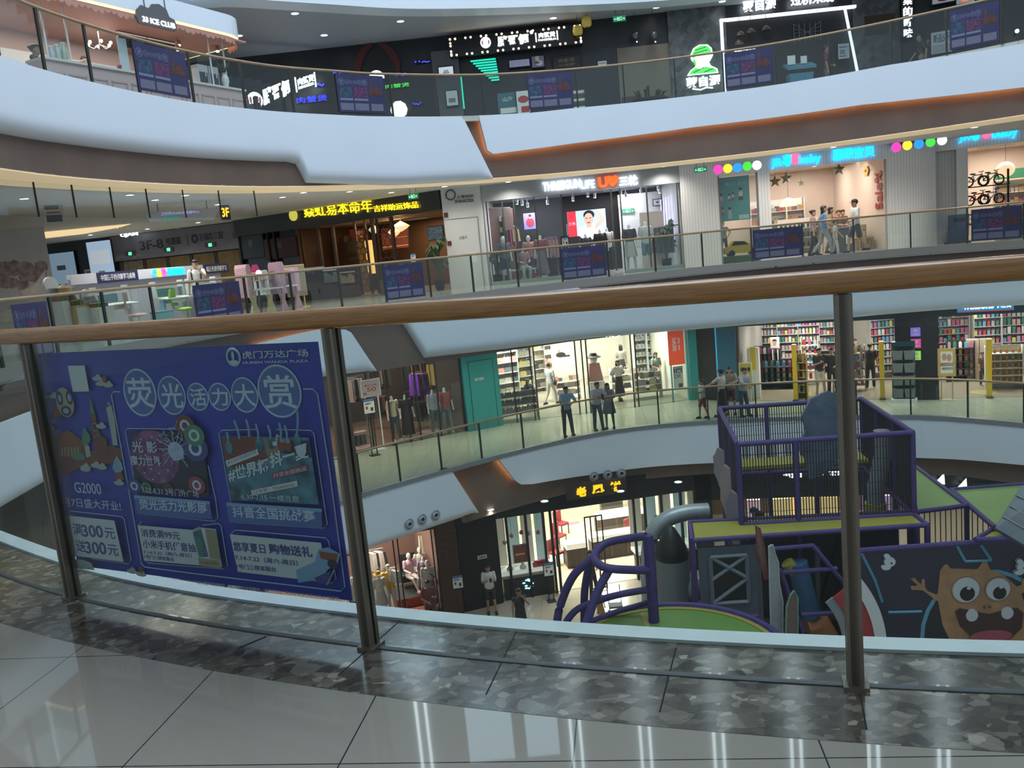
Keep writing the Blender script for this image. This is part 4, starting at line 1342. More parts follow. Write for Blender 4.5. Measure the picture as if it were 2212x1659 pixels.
for a in range(8):
 p, q = [(-.6 + .85 * math.sin(k * PI / 16),.6 - .85 * math.cos(k * PI / 16)) for k in (a, a + 1)]
 c = ((p[0] + q[0]) / 2,(p[1] + q[1]) / 2)
 mb.add([(*p, zr - .11),(*q, zr - .11),(*q, zs + .1),(*c, zs + .03),(*p, zs + .1)],[(0,1,2,3,4)])
mb.build('scalloped_awning_fringe', PINK2, t)
bx('ceiling_board', PINK2,-L2,.1,-.2,2.4, zr - .16, zr - .115, t)
bx('rear_wall', mat('kiosk_wall', (0.50,0.33,0.30),.6),-L2,.1,2.4,2.5,0, zr - .16, t)
bx('arch_panel', mat('kiosk_white', (0.62,0.64,0.66),.4),-L2 + .3,-1.6,2.34,2.4,1.0, zr - .6, t)
for x in (112,160,398 + 62,490):
 uu = K.hit(x, 160,.1)[0] - u1
 MB().cyl((uu, .12),.022, zc + .05, zr - .16,8).build('post', mat('kiosk_post', (0.7,0.68,0.66),.3), t)
lamp('kiosk_light', (-2.5,1.2, zr - .18),3,.8,60,(1,.85,.75), parent=t)
lamp('kiosk_light', (-5,1.2, zr - .18),2,.8,40,(1,.85,.75), parent=t)
def ktop(name, label, cat, px, v, z=None):
 return TF(K, name, label, cat, K.hit(px, 170, v)[0], v, zc + .05 if z is None else z)
for x, lab in ((432, 'first silver soft-serve machine on the kiosk counter'),(455, 'second silver soft-serve machine on the kiosk counter')):
 a = ktop('soft_serve_machine', lab, 'ice cream machine', x, .3)
 bx('body', mat('machine_grey', (0.42,0.43,0.45),.35),-.16,.16,-.14,.2,.0,.5, a)
 bx('dark_front', MBLACK, -.13,.13,-.15,-.14,.05,.32, a)
 bx('tap', CHROME, -.02,.02,-.22,-.15,.2,.32, a)
a = ktop('vase', 'white vase with dark leaves at the end of the kiosk counter', 'vase', 486,.15)
MB().lathe([(.06,0),(.05,.03),(.10,.16),(.09,.28),(.05,.34),(.07,.38)], n=14).build('pot', PAPER, a, sm=True)
for k in range(6):
 MB().tube([(0,0,.36),(.12 * math.cos(k),.1 * math.sin(k),.55),(.22 * math.cos(k),.2 * math.sin(k),.62 + .05 * (k % 2))],[.012,.035,.004],5).build('leaf', MT['dark_leaf'], a)
a = ktop('acrylic_board', 'clear printed board standing on the kiosk counter beside the poster', 'board', 275,.15)
bx('sheet', mat('board_pale', (0.48,0.55,0.58),.3),-.12,.12,-.01,.01,.0,.75, a)
for i, (x, lab) in enumerate(((120, 'stack of cone cups on the kiosk counter'),(133, 'tall jar of topping on the kiosk counter'),(147, 'squat jar of topping on the kiosk counter'))):
 a = ktop('topping_jar', lab, 'jar', x, .25)
 MB().lathe([(.07,0),(.075,.2 + .06 * i),(.05,.24 + .06 * i),(.05,.28 + .06 * i)], n=12).build('jar', mat('jar_pale%d' % i, (0.42 - .05 * i, 0.42,0.45 - .06 * i),.3), a, sm=True)
 MB().cyl((0,0),.055,.28 + .06 * i, .31 + .06 * i, 12).build('lid', WHITE, a)
a = ktop('cup_holder', 'small black cup with red band on the kiosk counter', 'cup', 263,.2)
MB().cyl((0,0),.06,0,.14,12).build('cup', MBLACK, a)
MB().cyl((0,0),.063,.1,.14,12).build('band', REDM, a)
for px, lab in (((259,99,316,68), 'first black hanging menu screen inside the pink kiosk'),((320,109,376,82), 'second black hanging menu screen inside the pink kiosk')):
 v = .9
 x0, x1, za, zb = Q(K, *px, v)
 a = TF(K, 'menu_screen', lab, 'screen', (x0 + x1) / 2, v, za)
 w = (x1 - x0) / 2
 bx('casing', BLACK, -w, w, 0,.06,0, zb - za, a)
 text('lettering', '菜单', mat('menu_dim', (0.10,0.10,0.14), emit=.25), w * .2, w * .7,.1,(zb - za) * .5,-.002,.004, a)
 for s in (-.4,.4):
  MB().tube([(s * w, .03, zb - za),(s * w, .03, zr - .16 - za)],.015,6).build('hanger', MBLACK, a)
u, z = K.hit(216,98,1.2)
a = TF(K, 'chandelier', 'branching brass chandelier with round bulbs inside the kiosk', 'chandelier', u, 1.2, z)
MB().tube([(0,0,0),(0,0, zr - .16 - z)],.012,6).build('stem', CHROME, a)
for k in range(6):
 c, s = math.cos(k * PI / 3), math.sin(k * PI / 3)
 ar = MB().tube([(0,0,.02),(.15 * c, .15 * s, -.06),(.26 * c, .26 * s, .0)],.01,5).build('arm', CHROME, a)
 MB().ell((.26 * c, .26 * s, .04),.035,.035,.04,8).build('bulb', LAMPW, ar)
for x, y, lab in ((386,97, 'upper small white spot lamp under the kiosk awning'),(384,107, 'lower small white spot lamp under the kiosk awning'),(470,110, 'white spot lamp at the rounded end of the kiosk awning')):
 u, z = K.hit(x, y, .5)
 a = TF(K, 'spot_lamp', lab, 'lamp', u, .5, z)
 MB().lathe([(.02,.12),(.05,.1),(.07,0)], n=10).build('shade', PINK2, a, sm=True)
 MB().ell((0,0,0),.05,.05,.04,8).build('bulb', LAMPW, a)
 MB().tube([(0,0,.12),(0,0, max(.14, zr - .16 - z))],.008,4).build('cord', PINK2, a)
u, z = K.hit(340,35,-.35)
a = TF(K, 'kiosk_sign', 'grey cloud-shaped sign with white lettering above the pink kiosk', 'sign', u, -.35, z - .25)
cl = [(-.55,0),(.5,0),(.56,.12),(.5,.26),(.36,.30),(.30,.46),(.1,.54),(-.1,.5),(-.2,.38),(-.42,.42),(-.55,.30),(-.6,.14)]
MB().prism(cl, 0,.06).build('cloud_board', mat('cloud_grey', (0.10,0.10,0.11),.5), a)
text('lettering', '33 ICE CLUB', GLOWW, -.45,.48,.05,.17,-.002,.02, a, .01, slope=.0)
for s in (-.3,.3):
 MB().tube([(s, .03,.4),(s, .03,.9)],.01,5).build('hanger', GREYD, a)
u, z = K.hit(300,12,-.1)
a = TF(K, 'direction_board', 'long pale direction board with green toilet icons under the ceiling', 'direction sign', u, -.1, z)
MB().prism([(-.75,-.10),(.35,-.12),(.75,.12),(.75,.2),(-.75,.2)],0,.1).build('board', mat('board_grey', (0.34,0.34,0.36),.5), a)
for k in range(3):
 bx('icon_print', mat('icon_green', (0.06,0.35,0.25), emit=.3),-.62 + .14 * k, -.51 + .14 * k, -.01,0,-.02,.11, a)
text('lettering', '4F', mat('led_orange', (1,.4,.02), emit=2.5),.62,.86,.0,.18,-.01,.01, a, .02, True)
for s in (-.5,.5):
 MB().tube([(s, .05,.2),(s, .05,8.7 - Z4 - z)],.01,5).build('hanger', GREYD, a)
# people at the kiosk
person('person', 'person in a black shirt sitting behind the top balustrade beside the pink kiosk', 'person', hp(Z4,72,96,1.30), PI * .55,1.7, colm((.025,.025,.028)), MBLACK, 'bun', 'sit', ('lap', 'lap'), SKIN2, sleeves=1.6)
spt = hp(Z4,72,96,1.30)
t = T('stool', 'small dark stool under the seated person beside the kiosk', 'stool', spt)
MB().cyl((0,0),.17,.36,.42).build('seat', MBLACK, t)
for a in range(4):
 MB().tube([(.12 * math.cos(a * PI / 2),.12 * math.sin(a * PI / 2),.36),(.16 * math.cos(a * PI / 2),.16 * math.sin(a * PI / 2),0)],.015,6).build('leg', CHROME, t)
person('person', 'kiosk attendant in white behind the jars', 'person', hp(Z4,117,106,1.68), K.a, 1.68, PAPER, MBLACK, 'short', 'stand', ('phone', 'point'), SKIN)
person('person', 'kiosk attendant in pale shirt with a hand at the mouth behind the counter', 'person', hp(Z4,181,122,1.55), K.a + .3,1.55, colm((.4,.36,.36)), MBLACK, 'short', 'stand', ('mouth', 'phone'), SKIN)
for x, lab, top, a in ((531, 'person with fair hair in dark clothes by the slanting white sign', (.06,.06,.07),.5),(551, 'dark-haired person in black next to the one with fair hair', (.02,.02,.02),2.4)):
 person('person', lab, 'person', hp(Z4, x, 208,1.5), a, 1.5, colm(top), MBLACK, 'long', 'ease', ('down', 'hands'), SKIN2, simple=True)
# ------------------------------------------------------------------ our storey across the atrium
def xy(px, py, Y):
 d = ray(px, py)
 return (d.x / d.y * Y, Y)
SG = 3.52
CF = Fr(xy(512,500,37), xy(962,500,31), Z3)
PF = Fr(xy(962,500,31), xy(1047,500,30.8), Z3)
TF_ = Fr(xy(1047,500,30.8), xy(1472,460,30.4), Z3)
JF = Fr(xy(1472,450,30.4), xy(1914,430,29.6), Z3)
J2 = Fr(xy(2034,410,30.0), xy(2300,380,28.6), Z3)
for k, (x, y) in enumerate(((280,420),(52,428),(335,431),(400,421),(150,503),(195,507),(250,491),(318,494),(385,494),(428,480),(470,441),(655,415),(755,413),(845,415),(690,408),(610,425),(1098,392),(1076,399),(1318,368),(1308,376),(1433,359),(1547,352),(1668,330),(1800,317),(1802,312),(2085,271),(2105,274),(960,402))):
 downlight(PZ(x, y, 3.6),3.598, 'bright round downlight in the grey ceiling of the storey across the atrium', 'downlights of the storey across', power=(220 if k > 15 else 170) if k > 10 else 230, r=.10)
# corridor wall with the passage doors
LF = Fr(xy(236,540,40), xy(522,510,37.5), Z3)
u0 = LF.hit(100,560)[0]
wallF(LF, 'wall_black', DARK, u0 - 1,0.3,0,.2,0, SG)
DOORM = mat('door_amber', (0.13,0.085,0.03),0.35, noise=0.3, scale=2)
wallF(LF, 'wall_passage', GREYD, .3, LF.len, .15,.3,0, SG)
zb = LF.hit(380,551)[1]
q = TF(LF, 'passage_board', 'long grey printed board with passage number over the amber doors', 'sign board', LF.len / 2 + .1,-.02, zb)
w = LF.len / 2 - .1
bx('board', mat('board_lilac', (0.16,0.155,0.19),.5, noise=.1, scale=2),-w, w, 0,.12,0, SG - zb - .03, q)
h = SG - zb
text('lettering', '3F-8', INK, -w * .55,-w * .18, h * .32, h * .68,-.002,.01, q, .02)
text('lettering', '号通道', INK, -w * .14, w * .10, h * .40, h * .68,-.002,.01, q, .02)
bx('line_mark', INK, w * .2, w * .205,-.01,0, h * .3, h * .75, q)
text('lettering', '✪', INK, w * .26, w * .36, h * .36, h * .72,-.002,.01, q)
text('lettering', '万装坊三层', INK, w * .38, w * .74, h * .42, h * .70,-.002,.01, q, .01)
text('lettering', 'Lo', GREYD, w * .88, w * .98, h * .38, h * .62,-.002,.01, q)
mb = MB()
for i in range(9):
 x = -w * .97 + .16 * i
 mb.prism([(x, .04 + .05 * (i % 3)),(x + .22,.1 + .07 * (i % 2)),(x + .1,.3)],-.008,0)
mb.build('print', mat('print_grey', (0.24,0.24,0.27),.5), q)
for k in range(5):
 x0 = .55 + (LF.len - .75) * k / 5
 x1 = x0 + (LF.len - .75) / 5 - .1
 o = struct(boxF(LF, 'door_%d' % (k + 1), DOORM if k else mat('door_poster', (0.16,0.14,0.09),.4, noise=.4, scale=5), x0, x1,.1,.15,0, zb - .05))
 for s in (-.42,.42):
  bx('door_frame', STEEL2, s * (x1 - x0) * 1.19 - .03, s * (x1 - x0) * 1.19 + .03,-.08,0,0, zb - .05, o)
 bx('door_handle', CHROME, (x1 - x0) * .3,(x1 - x0) * .3 + .03,-.1,-.06,.7,1.5, o)
for x, y in ((281,548),(364,539),(454,529)):
 u, z = LF.hit(x, y, -.06)
 q = TF(LF, 'exit_sign', 'green exit sign over the amber doors, ' + {281: 'over the poster door', 364: 'over the middle door', 454: 'over the door by the dark shop'}[x], 'exit sign', u, -.06, z - .1)
 bx('housing', GREYD, -.28,.28,0,.04,0,.2, q)
 bx('lit_figure', mat('exit_lit', (0.1,0.9,0.35), emit=1.6),-.09,.09,-.01,0,.03,.17, q)
panel(LF, (202,621,237,518),-.1, mat('lit_blue', (0.34,0.46,0.6), emit=.75), 'lit_poster', 'tall bright blue-white lit poster at the edge of the black wall', 'poster', [('b', PAPER, (.35,.6,.05,.35)),('o', GREYD, (.5,.95,.05,.2)),('b', mat('cloud_pr', (.6,.68,.75), emit=.5),(.1,.9,.5,.8))])
panel(LF, (117,616,158,543),-.1, mat('lit_blue2', (0.22,0.33,0.43), emit=.55), 'lit_poster', 'bluish lit window poster on the black wall behind the wooden cabinet', 'poster', [('b', GREY, (.25,.6,.45,.6))])
panel(LF, (184,594,200,581),-.05, PAPER, 'wall_notice', 'small pale notice on the black wall between the lit posters', 'notice', [('b', GREY, (.2,.8,.3,.7))], None)
sign(LF, 'shop_sign', 'reversed white glowing shop name hanging over the black wall', [('UJAM', GLOWW, (262,514),(298,501),.03,9),('MJ', GLOWG, (260,505),(280,499),.03)],-.6)
# large printed hoarding at the far edge
HF = Fr(xy(-60,600,24), xy(108,570,25), Z3)
q = TF(HF, 'printed_hoarding', 'large pale printed hoarding with a faded red flower picture', 'hoarding', HF.len / 2,0,0)
w = HF.len / 2
bx('sheet', mat('hoarding', (0.36,0.34,0.33),.6, noise=.06, scale=2),-w, w, 0,.1,0, HF.hit(50,492)[1], q)
mb = MB()
for k in range(26):
 a, r = RN.random() * 6.28, RN.random() ** .6
 cx_, cz_ = .0 * w + r * .8 * math.cos(a),1.9 + r * .42 * math.sin(a)
 mb.prism([(cx_ + .22 * math.cos(j * PI / 4) * (.6 + .4 * RN.random()), cz_ + .16 * math.sin(j * PI / 4)) for j in range(8)],-.006 - k * .0004,0)
mb.build('flower_print', mat('faded_red', (0.20,0.14,0.13),.6, noise=.5, scale=6), q)
mb = MB()
mb.prism([(w * .1,1.35),(w * .5,1.5),(w * .85,1.9),(w * .8,1.5),(w * .5,1.25),(w * .2,1.15)],-.02,-.001)
mb.prism([(-w * .6,.75),(w * .2,1.0),(w * .9,.9),(w * .9,.55),(-w * .6,.5)],-.02,-.001)
mb.build('hand_print', mat('faded_cream', (0.42,0.38,0.33),.6, noise=.15, scale=5), q)
# direction board, hanging poster, ceiling coves
u, z = HF.hit(398,466,-1)
q = TF(HF, 'direction_board', 'white angular direction board with green toilet icons hanging from the ceiling', 'direction sign', u, -1, z - .17)
MB().prism([(-1.0,.05),(.85,.0),(1.05,.34),(-1.1,.34)],0,.1).build('board', mat('board_white', (0.42,0.43,0.45),.5), q)
for k in range(3):
 bx('icon_print', mat('icon_green', (0.06,0.35,0.25), emit=.3),-.62 + .16 * k, -.49 + .16 * k, -.01,0,.06,.17, q)
text('lettering', '卫生间 PLAYLE 客服中心', mat('lilac_text', (0.45,0.42,0.85), emit=.7),-.65,.45,.22,.31,-.002,.006, q)
bx('display_box', BLACK, 1.07,1.35,0,.1,-.02,.42, q)
text('lettering', '3F', mat('led_orange', (1,.4,.02), emit=2.5),1.1,1.32,.06,.34,-.002,.006, q, .03)
for s in (-.7,.7):
 MB().tube([(s, .05,.34),(s, .05, SG - z + .17)],.012,5).build('hanger', GREYD, q)
panel(HF, (98,484,134,441),-2, mat('hang_poster', (0.40,0.39,0.37),.6), 'hanging_poster', 'pale hanging poster with two dark pictures below the ceiling', 'poster', [('b', GREYD, (.1,.9,.08,.45)),('b', mat('pic_brown', (.12,.10,.07)),(.1,.8,.75,.95)),('b', INK, (.15,.85,.55,.6))], None)
q = bpy.data.objects['hanging_poster']
MB().tube([(0,.01,.6),(0,.01,1.3)],.008,4).build('cord', GREYD, q)
for pl, lab in ((((92,515,480),(180,505,470),(260,490,458),(314,473,446)),0),(((372,451,441),(450,444,438),(533,437,433)),1)):
 A = [PY(x, a, 33 if lab == 0 else 34) for x, a, b in pl]
 B = [PY(x, b, 33 if lab == 0 else 34) for x, a, b in pl]
 struct(MB().loft([[tuple(a), tuple(b),(b.x, b.y + .12, b.z),(a.x, a.y + .12, a.z)] for a, b in zip(A, B)]).build(tname(), COVE_GLOW))  # lit soffit bands, their cove light put in as surface glow
# -------------------------------------------------- amulet shop with the black front
zt, zl = CF.hit(955,421)[1], CF.hit(955,453)[1]
L = CF.len
u1_, u2_ = CF.hit(640,520)[0], CF.hit(908,470)[0]
wallF(CF, 'wall_amulet_header', mat('header_black', (0.03,0.034,0.034),.3),0, L, -.15,.15, zl, SG)
wallF(CF, 'wall_amulet_window', mat('window_dark', (0.018,0.018,0.018),.15),0, u1_ * .97,.15,.3,0, zl)
shopbox(CF, u1_, L, zl, 4.5, mat('amulet_wall', (0.10,0.05,0.03),.6), FLOORG, mat('amulet_ceiling', (0.35,0.24,0.14),.7),60,(1,.72,.42))
sign(CF, 'shop_sign', 'black shop fascia with glowing yellow calligraphy and a round peacock logo', [(disc(mat('logo_gold', (0.6,.55,.1), emit=.8), 'logo'),0,(623,479),(646,451)),('焱虹易本命年', GLOWY, (659,470),(803,431),.0,27),('吉祥助运饰品', GLOWY, (809,458),(903,435),.0,14)],-.2)
for x0, lab in ((0, 'first'),(L * .16, 'second'),(u1_ * .62, 'third')):
 boxF(CF, 'window_mullion', MBLACK, x0, x0 + .08,-.02,.14,0, zl, None, None, None, 'structure')
u, z = CF.hit(588,575,-.05)
for px, lab, m in (((575,560,638,510), 'dark red picture board in the unlit window of the amulet shop', mat('deep_red', (0.05,0.014,0.014),.5)),((522,560,566,505), 'dim glass display with a painted blue glint in the unlit window', mat('deep_green', (0.02,0.028,0.03),.3))):
 panel(CF, px, .05, m, 'window_board', lab, 'board', [('b', mat('glint', (.05,.08,.14),.4),(.4,.55,.5,.8))])  # the glint on each board is a painted bluish patch
t = TF(CF, 'amulet_shop_front', 'folding dark wooden doors with honeycomb lattice standing open at the amulet shop', 'shop doors', u1_, .3,0)
for px in (652,690,722,808,850):
 x = CF.hit(px, 520,.3)[0] - u1_
 bx('jamb', WOODD, x - .06, x + .06,-.05,.05,0, zl, t)
def honey(x0, x1, z0, z1, r, y, m):
 mb = MB()
 row, z = 0, z0
 while z < z1:
  x = x0 + (r * .87 if row % 2 else 0)
  while x < x1:
   mb.tube([(x + r * math.cos(k * PI / 3 + PI / 6), y, z + r * math.sin(k * PI / 3 + PI / 6)) for k in range(6)],.022,4,0, True)
   x += r * 1.74
  z += r * 1.5
  row += 1
 return mb
for a, b in ((770,792),(818,852)):
 x0, x1 = CF.hit(a, 520,.3)[0] - u1_, CF.hit(b, 520,.3)[0] - u1_
 honey(x0 + .15, x1,.5, zl - .2,.16,0,0).build('lattice', WOODD, t)
 for x in (x0, x1):
  bx('door_rail', WOODD, x - .04, x + .04,-.03,.03,0, zl, t)
panel(CF, (758,521,792,491),2.4, mat('red_banner', (0.30,0.05,0.03), emit=.15), 'red_wall_picture', 'red lit wall picture with pale character at the back of the amulet shop', 'picture', [('福', mat('gold_txt', (.6,.35,.1), emit=.3),(.25,.75,.2,.8))])
panel(CF, (828,540,878,487),3.0, mat('red_wall2', (0.22,0.06,0.04), emit=.12), 'red_wall_panel', 'red honeycomb wall panel behind the pendant lamps of the amulet shop', 'panel', [('b', mat('gold_txt', (.6,.35,.1), emit=.3),(.0,1,.1,.14)),('b', MT['gold_txt'],(0,1,.5,.52))])
for x, y, rx, m, lab in ((866,489,.36, 'lamp_cream', 'large cream diamond-shaped pendant lamp in the amulet shop'),(852,501,.26, 'lamp_cream', 'smaller cream pendant lamp below the large one'),(807,496,.22, 'lamp_greenish', 'greenish pendant lamp behind the lattice of the amulet shop')):
 u, z = CF.hit(x, y, 1.6)
 q = TF(CF, 'pendant_lamp', lab, 'pendant lamp', u, 1.6, z)
 MB().lathe([(.02,-.2),(rx * .6,-.1),(rx, 0),(rx * .6,.1),(.02,.2)], n=12).build('shade', mat(m, (1,.72,.38) if m == 'lamp_cream' else (.45,.5,.3), emit=.9), q)
 MB().tube([(0,0,.2),(0,0, zl - z)],.008,4).build('cord', WOODD, q)
CW = mat('cove_warm_bright', (1,.72,.42), emit=1.6)
for a, b, y0, y1 in ((640,690,492,487),(712,766,492,480),(822,882,478,470)):
 u0, u1, z0, z1 = Q(CF, a, y0, b, y1,3.2)
 boxF(CF, 'cove_light_strip', CW, u0, u1,3.2,3.25, z0, z0 + .12, 'warm lit cove strip at the ceiling of the amulet shop', 'light strip', 'cove strips of the amulet shop')
for a, b in ((642,650),(654,664)):
 u0, u1, z0, z1 = Q(CF, a, 533, b, 500,2.2)
 boxF(CF, 'lit_wall_niche', mat('niche_amber', (1,.6,.18), emit=.9), u0, u1,2.2,2.3, z0, z1, 'narrow amber lit niche just inside the amulet shop', 'niche', 'amber niches of the amulet shop')
u0, u1, z0, z1 = Q(CF, 764,562,778,520,2.0)
boxF(CF, 'lit_column', mat('niche_amber', (1,.6,.18), emit=.55), u0 + .1, u1,2.6,2.9, z1 * .35, z1, 'amber glowing column in the middle of the amulet shop', 'column light')
u0, u1, z0, z1 = Q(CF, 734,575,768,508,1.8)
t = TF(CF, 'amulet_cabinet', 'wooden stepped display cabinet with gold drawers in the amulet shop', 'cabinet', (u0 + u1) / 2,1.8,0)
w = (u1 - u0) / 2
bx('body', mat('cab_brown', (0.13,0.06,0.035),.4),-w, 0,0,.5,0, z1 - .25, t)
bx('crown', MT['cab_brown'],-w * .7,-w * .2,0,.5, z1 - .25, z1, t)
ds = bx('drawer_side', mat('cab_gold', (0.20,0.13,0.05),.4),.0, w, .0,.5,0, z1 - .2, t)
for k in range(5):
 for j in range(4):
  bx('drawer', MT['cab_brown'],.04 + w * j / 4.4,.04 + w * (j + .75) / 4.4,-.012,0,.3 + .3 * k, .5 + .3 * k, ds)
for i, (x0, x1, y0, y1, lab, m) in enumerate(((660,700,640,575, 'dark rack of hanging charms at the amulet shop door', MBLACK),(703,732,620,580, 'low case with pale pennants in front of the amulet shop', colm((.25,.28,.33))),(738,765,640,585, 'wooden stand with a bright tray in front of the amulet shop', WOOD),(830,885,612,560, 'blue banner board with a crouching figure in the amulet shop window', colm((.05,.08,.15))))):
 u0, u1, z0, z1 = Q(CF, x0, y0, x1, y1,-.8)
 t = TF(CF, 'display_stand', lab, 'display stand', (u0 + u1) / 2,-.8,0)
 w = (u1 - u0) / 2
 bx('base', WOODD, -w, w, -.25,.25,0, z1 * .45, t)
 for j in range(5):
  x = -w + 2 * w * (j + .5) / 5
  bx('hanging_item', m, x - w * .15, x + w * .15,-.05,.05, z1 * .55, z1 * (.9 - .06 * (j % 3)), t)
 bx('rail', CHROME if i != 2 else PAPER, -w, w, -.03,.03, z1 * .95, z1, t)
 for s in (-1,1):
  bx('upright', STEEL2, s * w - .02, s * w + .02,-.02,.02, z1 * .45, z1 * .95, t)
def notice_stand(fr, px, py0, py1, v, label, m=PAPER):
 """sheet on a dark pole stand"""
 u, z1 = fr.hit(px, py0, v)
 z0 = fr.hit(px, py1, v)[1]
 w = (z1 - z0) * .38
 t = TF(fr, 'notice_stand', label, 'notice stand', u, v, 0)
 bx('foot', MBLACK, -w * .9, w * .9,-.15,.15,0,.02, t)
 for s in (-.5,.5):
  bx('pole', MBLACK, s * w - .015, s * w + .015,-.015,.015,.02, z1, t)
 bx('frame', MBLACK, -w - .03, w + .03,-.03,-.015, z0 - .03, z1 + .03, t)
 st = bx('sheet', m, -w, w, -.036,-.03, z0, z1, t)
 bx('printed_mark', colm((.08,.14,.3)),-w, w, -.038,-.0355, z1 - (z1 - z0) * .18, z1, st)
 text('lettering', '温馨提示', INK, -w * .8, w * .5, z0 + (z1 - z0) * .62, z0 + (z1 - z0) * .75,-.036,.003, st)
 bx('printed_mark', REDM, -w * .7,-w * .3,-.038,-.0355, z0 + (z1 - z0) * .3, z0 + (z1 - z0) * .5, st)
 bx('printed_mark', INK, w * .2, w * .7,-.038,-.0355, z0 + (z1 - z0) * .15, z0 + (z1 - z0) * .4, st)
 return t
def plant(fr, px, v, label, hh=1.5, pot=MBLACK, n=16, spread=.45, z=0, col=(.03,.06,.025), py=560):
 t = TF(fr, 'potted_plant', label, 'potted plant', fr.hit(px, py, v)[0], v, z)
 MB().lathe([(.11,0),(.16,.08),(.19,.36),(.17,.36),(.15,.3)], n=14).build('pot', pot, t, sm=True)
 mb = MB()
 for k in range(n):
  a, b = k * 2.4,.35 + .65 * ((k * 37) % 100) / 100
  c, s = math.cos(a), math.sin(a)
  top = .36 + (hh - .36) * b
  mb.tube([(0,0,.3),(spread * .35 * c, spread * .35 * s, top * .8),(spread * c, spread * s, top),(spread * 1.35 * c, spread * 1.35 * s, top - .12)],[.010,.016,.07,.004],5)
 mb.build('foliage', colm(col), t)
 return t
notice_stand(CF, 893,548,566,-1.2, 'white notice on a dark stand in front of the amulet shop')
panel(CF, (926,519,955,488),.0, mat('photo_blue', (0.09,0.12,0.15),.3, noise=.6, scale=9), 'window_picture', 'bluish waterfall picture in the end window of the amulet shop', 'picture')
plant(CF, 942,-.45, 'spiky dark potted plant at the end of the amulet shop front', 1.9, n=22, spread=.33, py=540)
exit_sign(CF, 892,424,-2.0, 'green exit sign hanging in front of the black fascia of the amulet shop')
# -------------------------------------------------- white service wall
wallF(PF, 'wall_service', mat('service_white', (0.52,0.54,0.54),.6),0, PF.len, -.12,.2,0, SG)
u0, u1, z0, z1 = Q(PF, 974,622,1032,468,-.12)
o = struct(boxF(PF, 'door_9', mat('service_door', (0.50,0.52,0.52),.6), u0, u1,-.16,-.12,0, z1))
w = (u1 - u0) / 2
MB().box(-w, w, -.03,-.02, z1 - .012, z1).box(-w, -w + .012,-.03,-.02,0, z1).box(w - .012, w, -.03,-.02,0, z1).build('door_seam', GREYD, o)
text('lettering', '设备间', INK, -.12,.16, z1 * .70, z1 * .75,-.021,.004, o)
bx('notice', PAPER, .2,.45,-.03,-.021, z1 * .36, z1 * .5, o)
sign(PF, 'wall_sign', 'grey ring logo with small dark lettering high on the white service wall', [(ring_lm, 0,(964,433),(983,410)),('上海纺织', INK, (986,429),(1022,420),.0,7),('SHANGTEX', INK, (983,439),(1023,429),.01,7)],-.13, depth=.01)
for x, y, lab in ((964,467, 'upper small red fire alarm box on the white service wall'),(972,528, 'lower small red fire alarm box on the white service wall')):
 u, z = PF.hit(x, y, -.13)
 q = TF(PF, 'fire_alarm', lab, 'fire alarm', max(.1, u),-.13, z - .08)
 bx('box', mat('alarm_red', (0.10,0.02,0.02),.4),-.07,.07,-.06,0,.04,.2, q)
 bx('label_plate', PAPER, -.03,.03,-.02,0,-.08,.0, q)
# -------------------------------------------------- underwear / clothes shop
zl = TF_.hit(1250,416)[1]
L = TF_.len
wallF(TF_, 'wall_clothes_header', mat('header_grey', (0.30,0.32,0.34),.5),0, L, -.1,.15, zl, SG)
shopbox(TF_, .05, L - .05, zl + .2,5.5, mat('clothes_back', (0.02,0.019,0.019),.6), FLOORG, mat('clothes_ceiling', (0.42,0.40,0.46),.6),75,(.95,.93,1), PAINT, n=2)
sign(TF_, 'shop_sign', 'white lettering with an orange-red heart logo over the clothes shop', [('THREEGUN', GLOWW, (1173,414),(1253,386),.025,20),('LIFE', GLOWW, (1256,408),(1284,388),.01,18),('U', GLOWO, (1293,407),(1312,381),.06,24),('♥', GLOWO, (1311,405),(1335,378),.03,25),('三枪', GLOWW, (1338,403),(1378,377),.03,22)],-.15)
t = TF(TF_, 'glass_shop_front', 'glazed front of the clothes shop with dark steel posts on a low plinth', 'shop front', 0,-.05,0)
xs = [TF_.hit(x, 500,-.05)[0] for x in (1056,1090,1115,1160,1218,1326,1345,1402,1468)]
for x in xs:
 bx('post', STEEL2, x - .025, x + .025,-.03,.03,.12, zl, t)
for i in (0,1,2,3,6,7):
 bx('glass_panel', SGLASS, xs[i] + .03, xs[i + 1] - .03,-.006,.006,.12, zl, t)
for a, b in ((0,4),(6,8)):
 bx('plinth', mat('plinth_teal', (0.22,0.30,0.29),.3), xs[a], xs[b],-.3,.3,0,.12, t)
bx('door_handle', CHROME, xs[4] + .1, xs[4] + .14,-.08,-.05,.6,1.9, t)
# back wall pictures
u0, u1, z0, z1 = Q(TF_, 1229,512,1307,450,4.2)
t = TF(TF_, 'lit_wall_poster', 'big lit poster of a smiling man in a white shirt with a red side band', 'poster', (u0 + u1) / 2,4.2, z0)
w, h = (u1 - u0) / 2, z1 - z0
bx('light_box', mat('lightbox_blue', (0.40,0.56,0.85), emit=1.1),-w, w, 0,.12,0, h, t)
bx('red_band', mat('lightbox_red', (0.62,0.03,0.05), emit=.8),-w, -w * .55,-.01,0,0, h, t)
text('lettering', '三枪', mat('lb_pink', (.9,.6,.7), emit=.8),-w * .95,-w * .6, h * .45, h * .58,-.011,.004, t)
fm = [mat('print_skin', (0.72,0.44,0.33), emit=.75), mat('print_hair', (0.02,0.018,0.03),.6), mat('print_shirt', (0.85,0.88,1), emit=1.2), mat('print_lip', (.45,.12,.12), emit=.4)]
mb = MB()
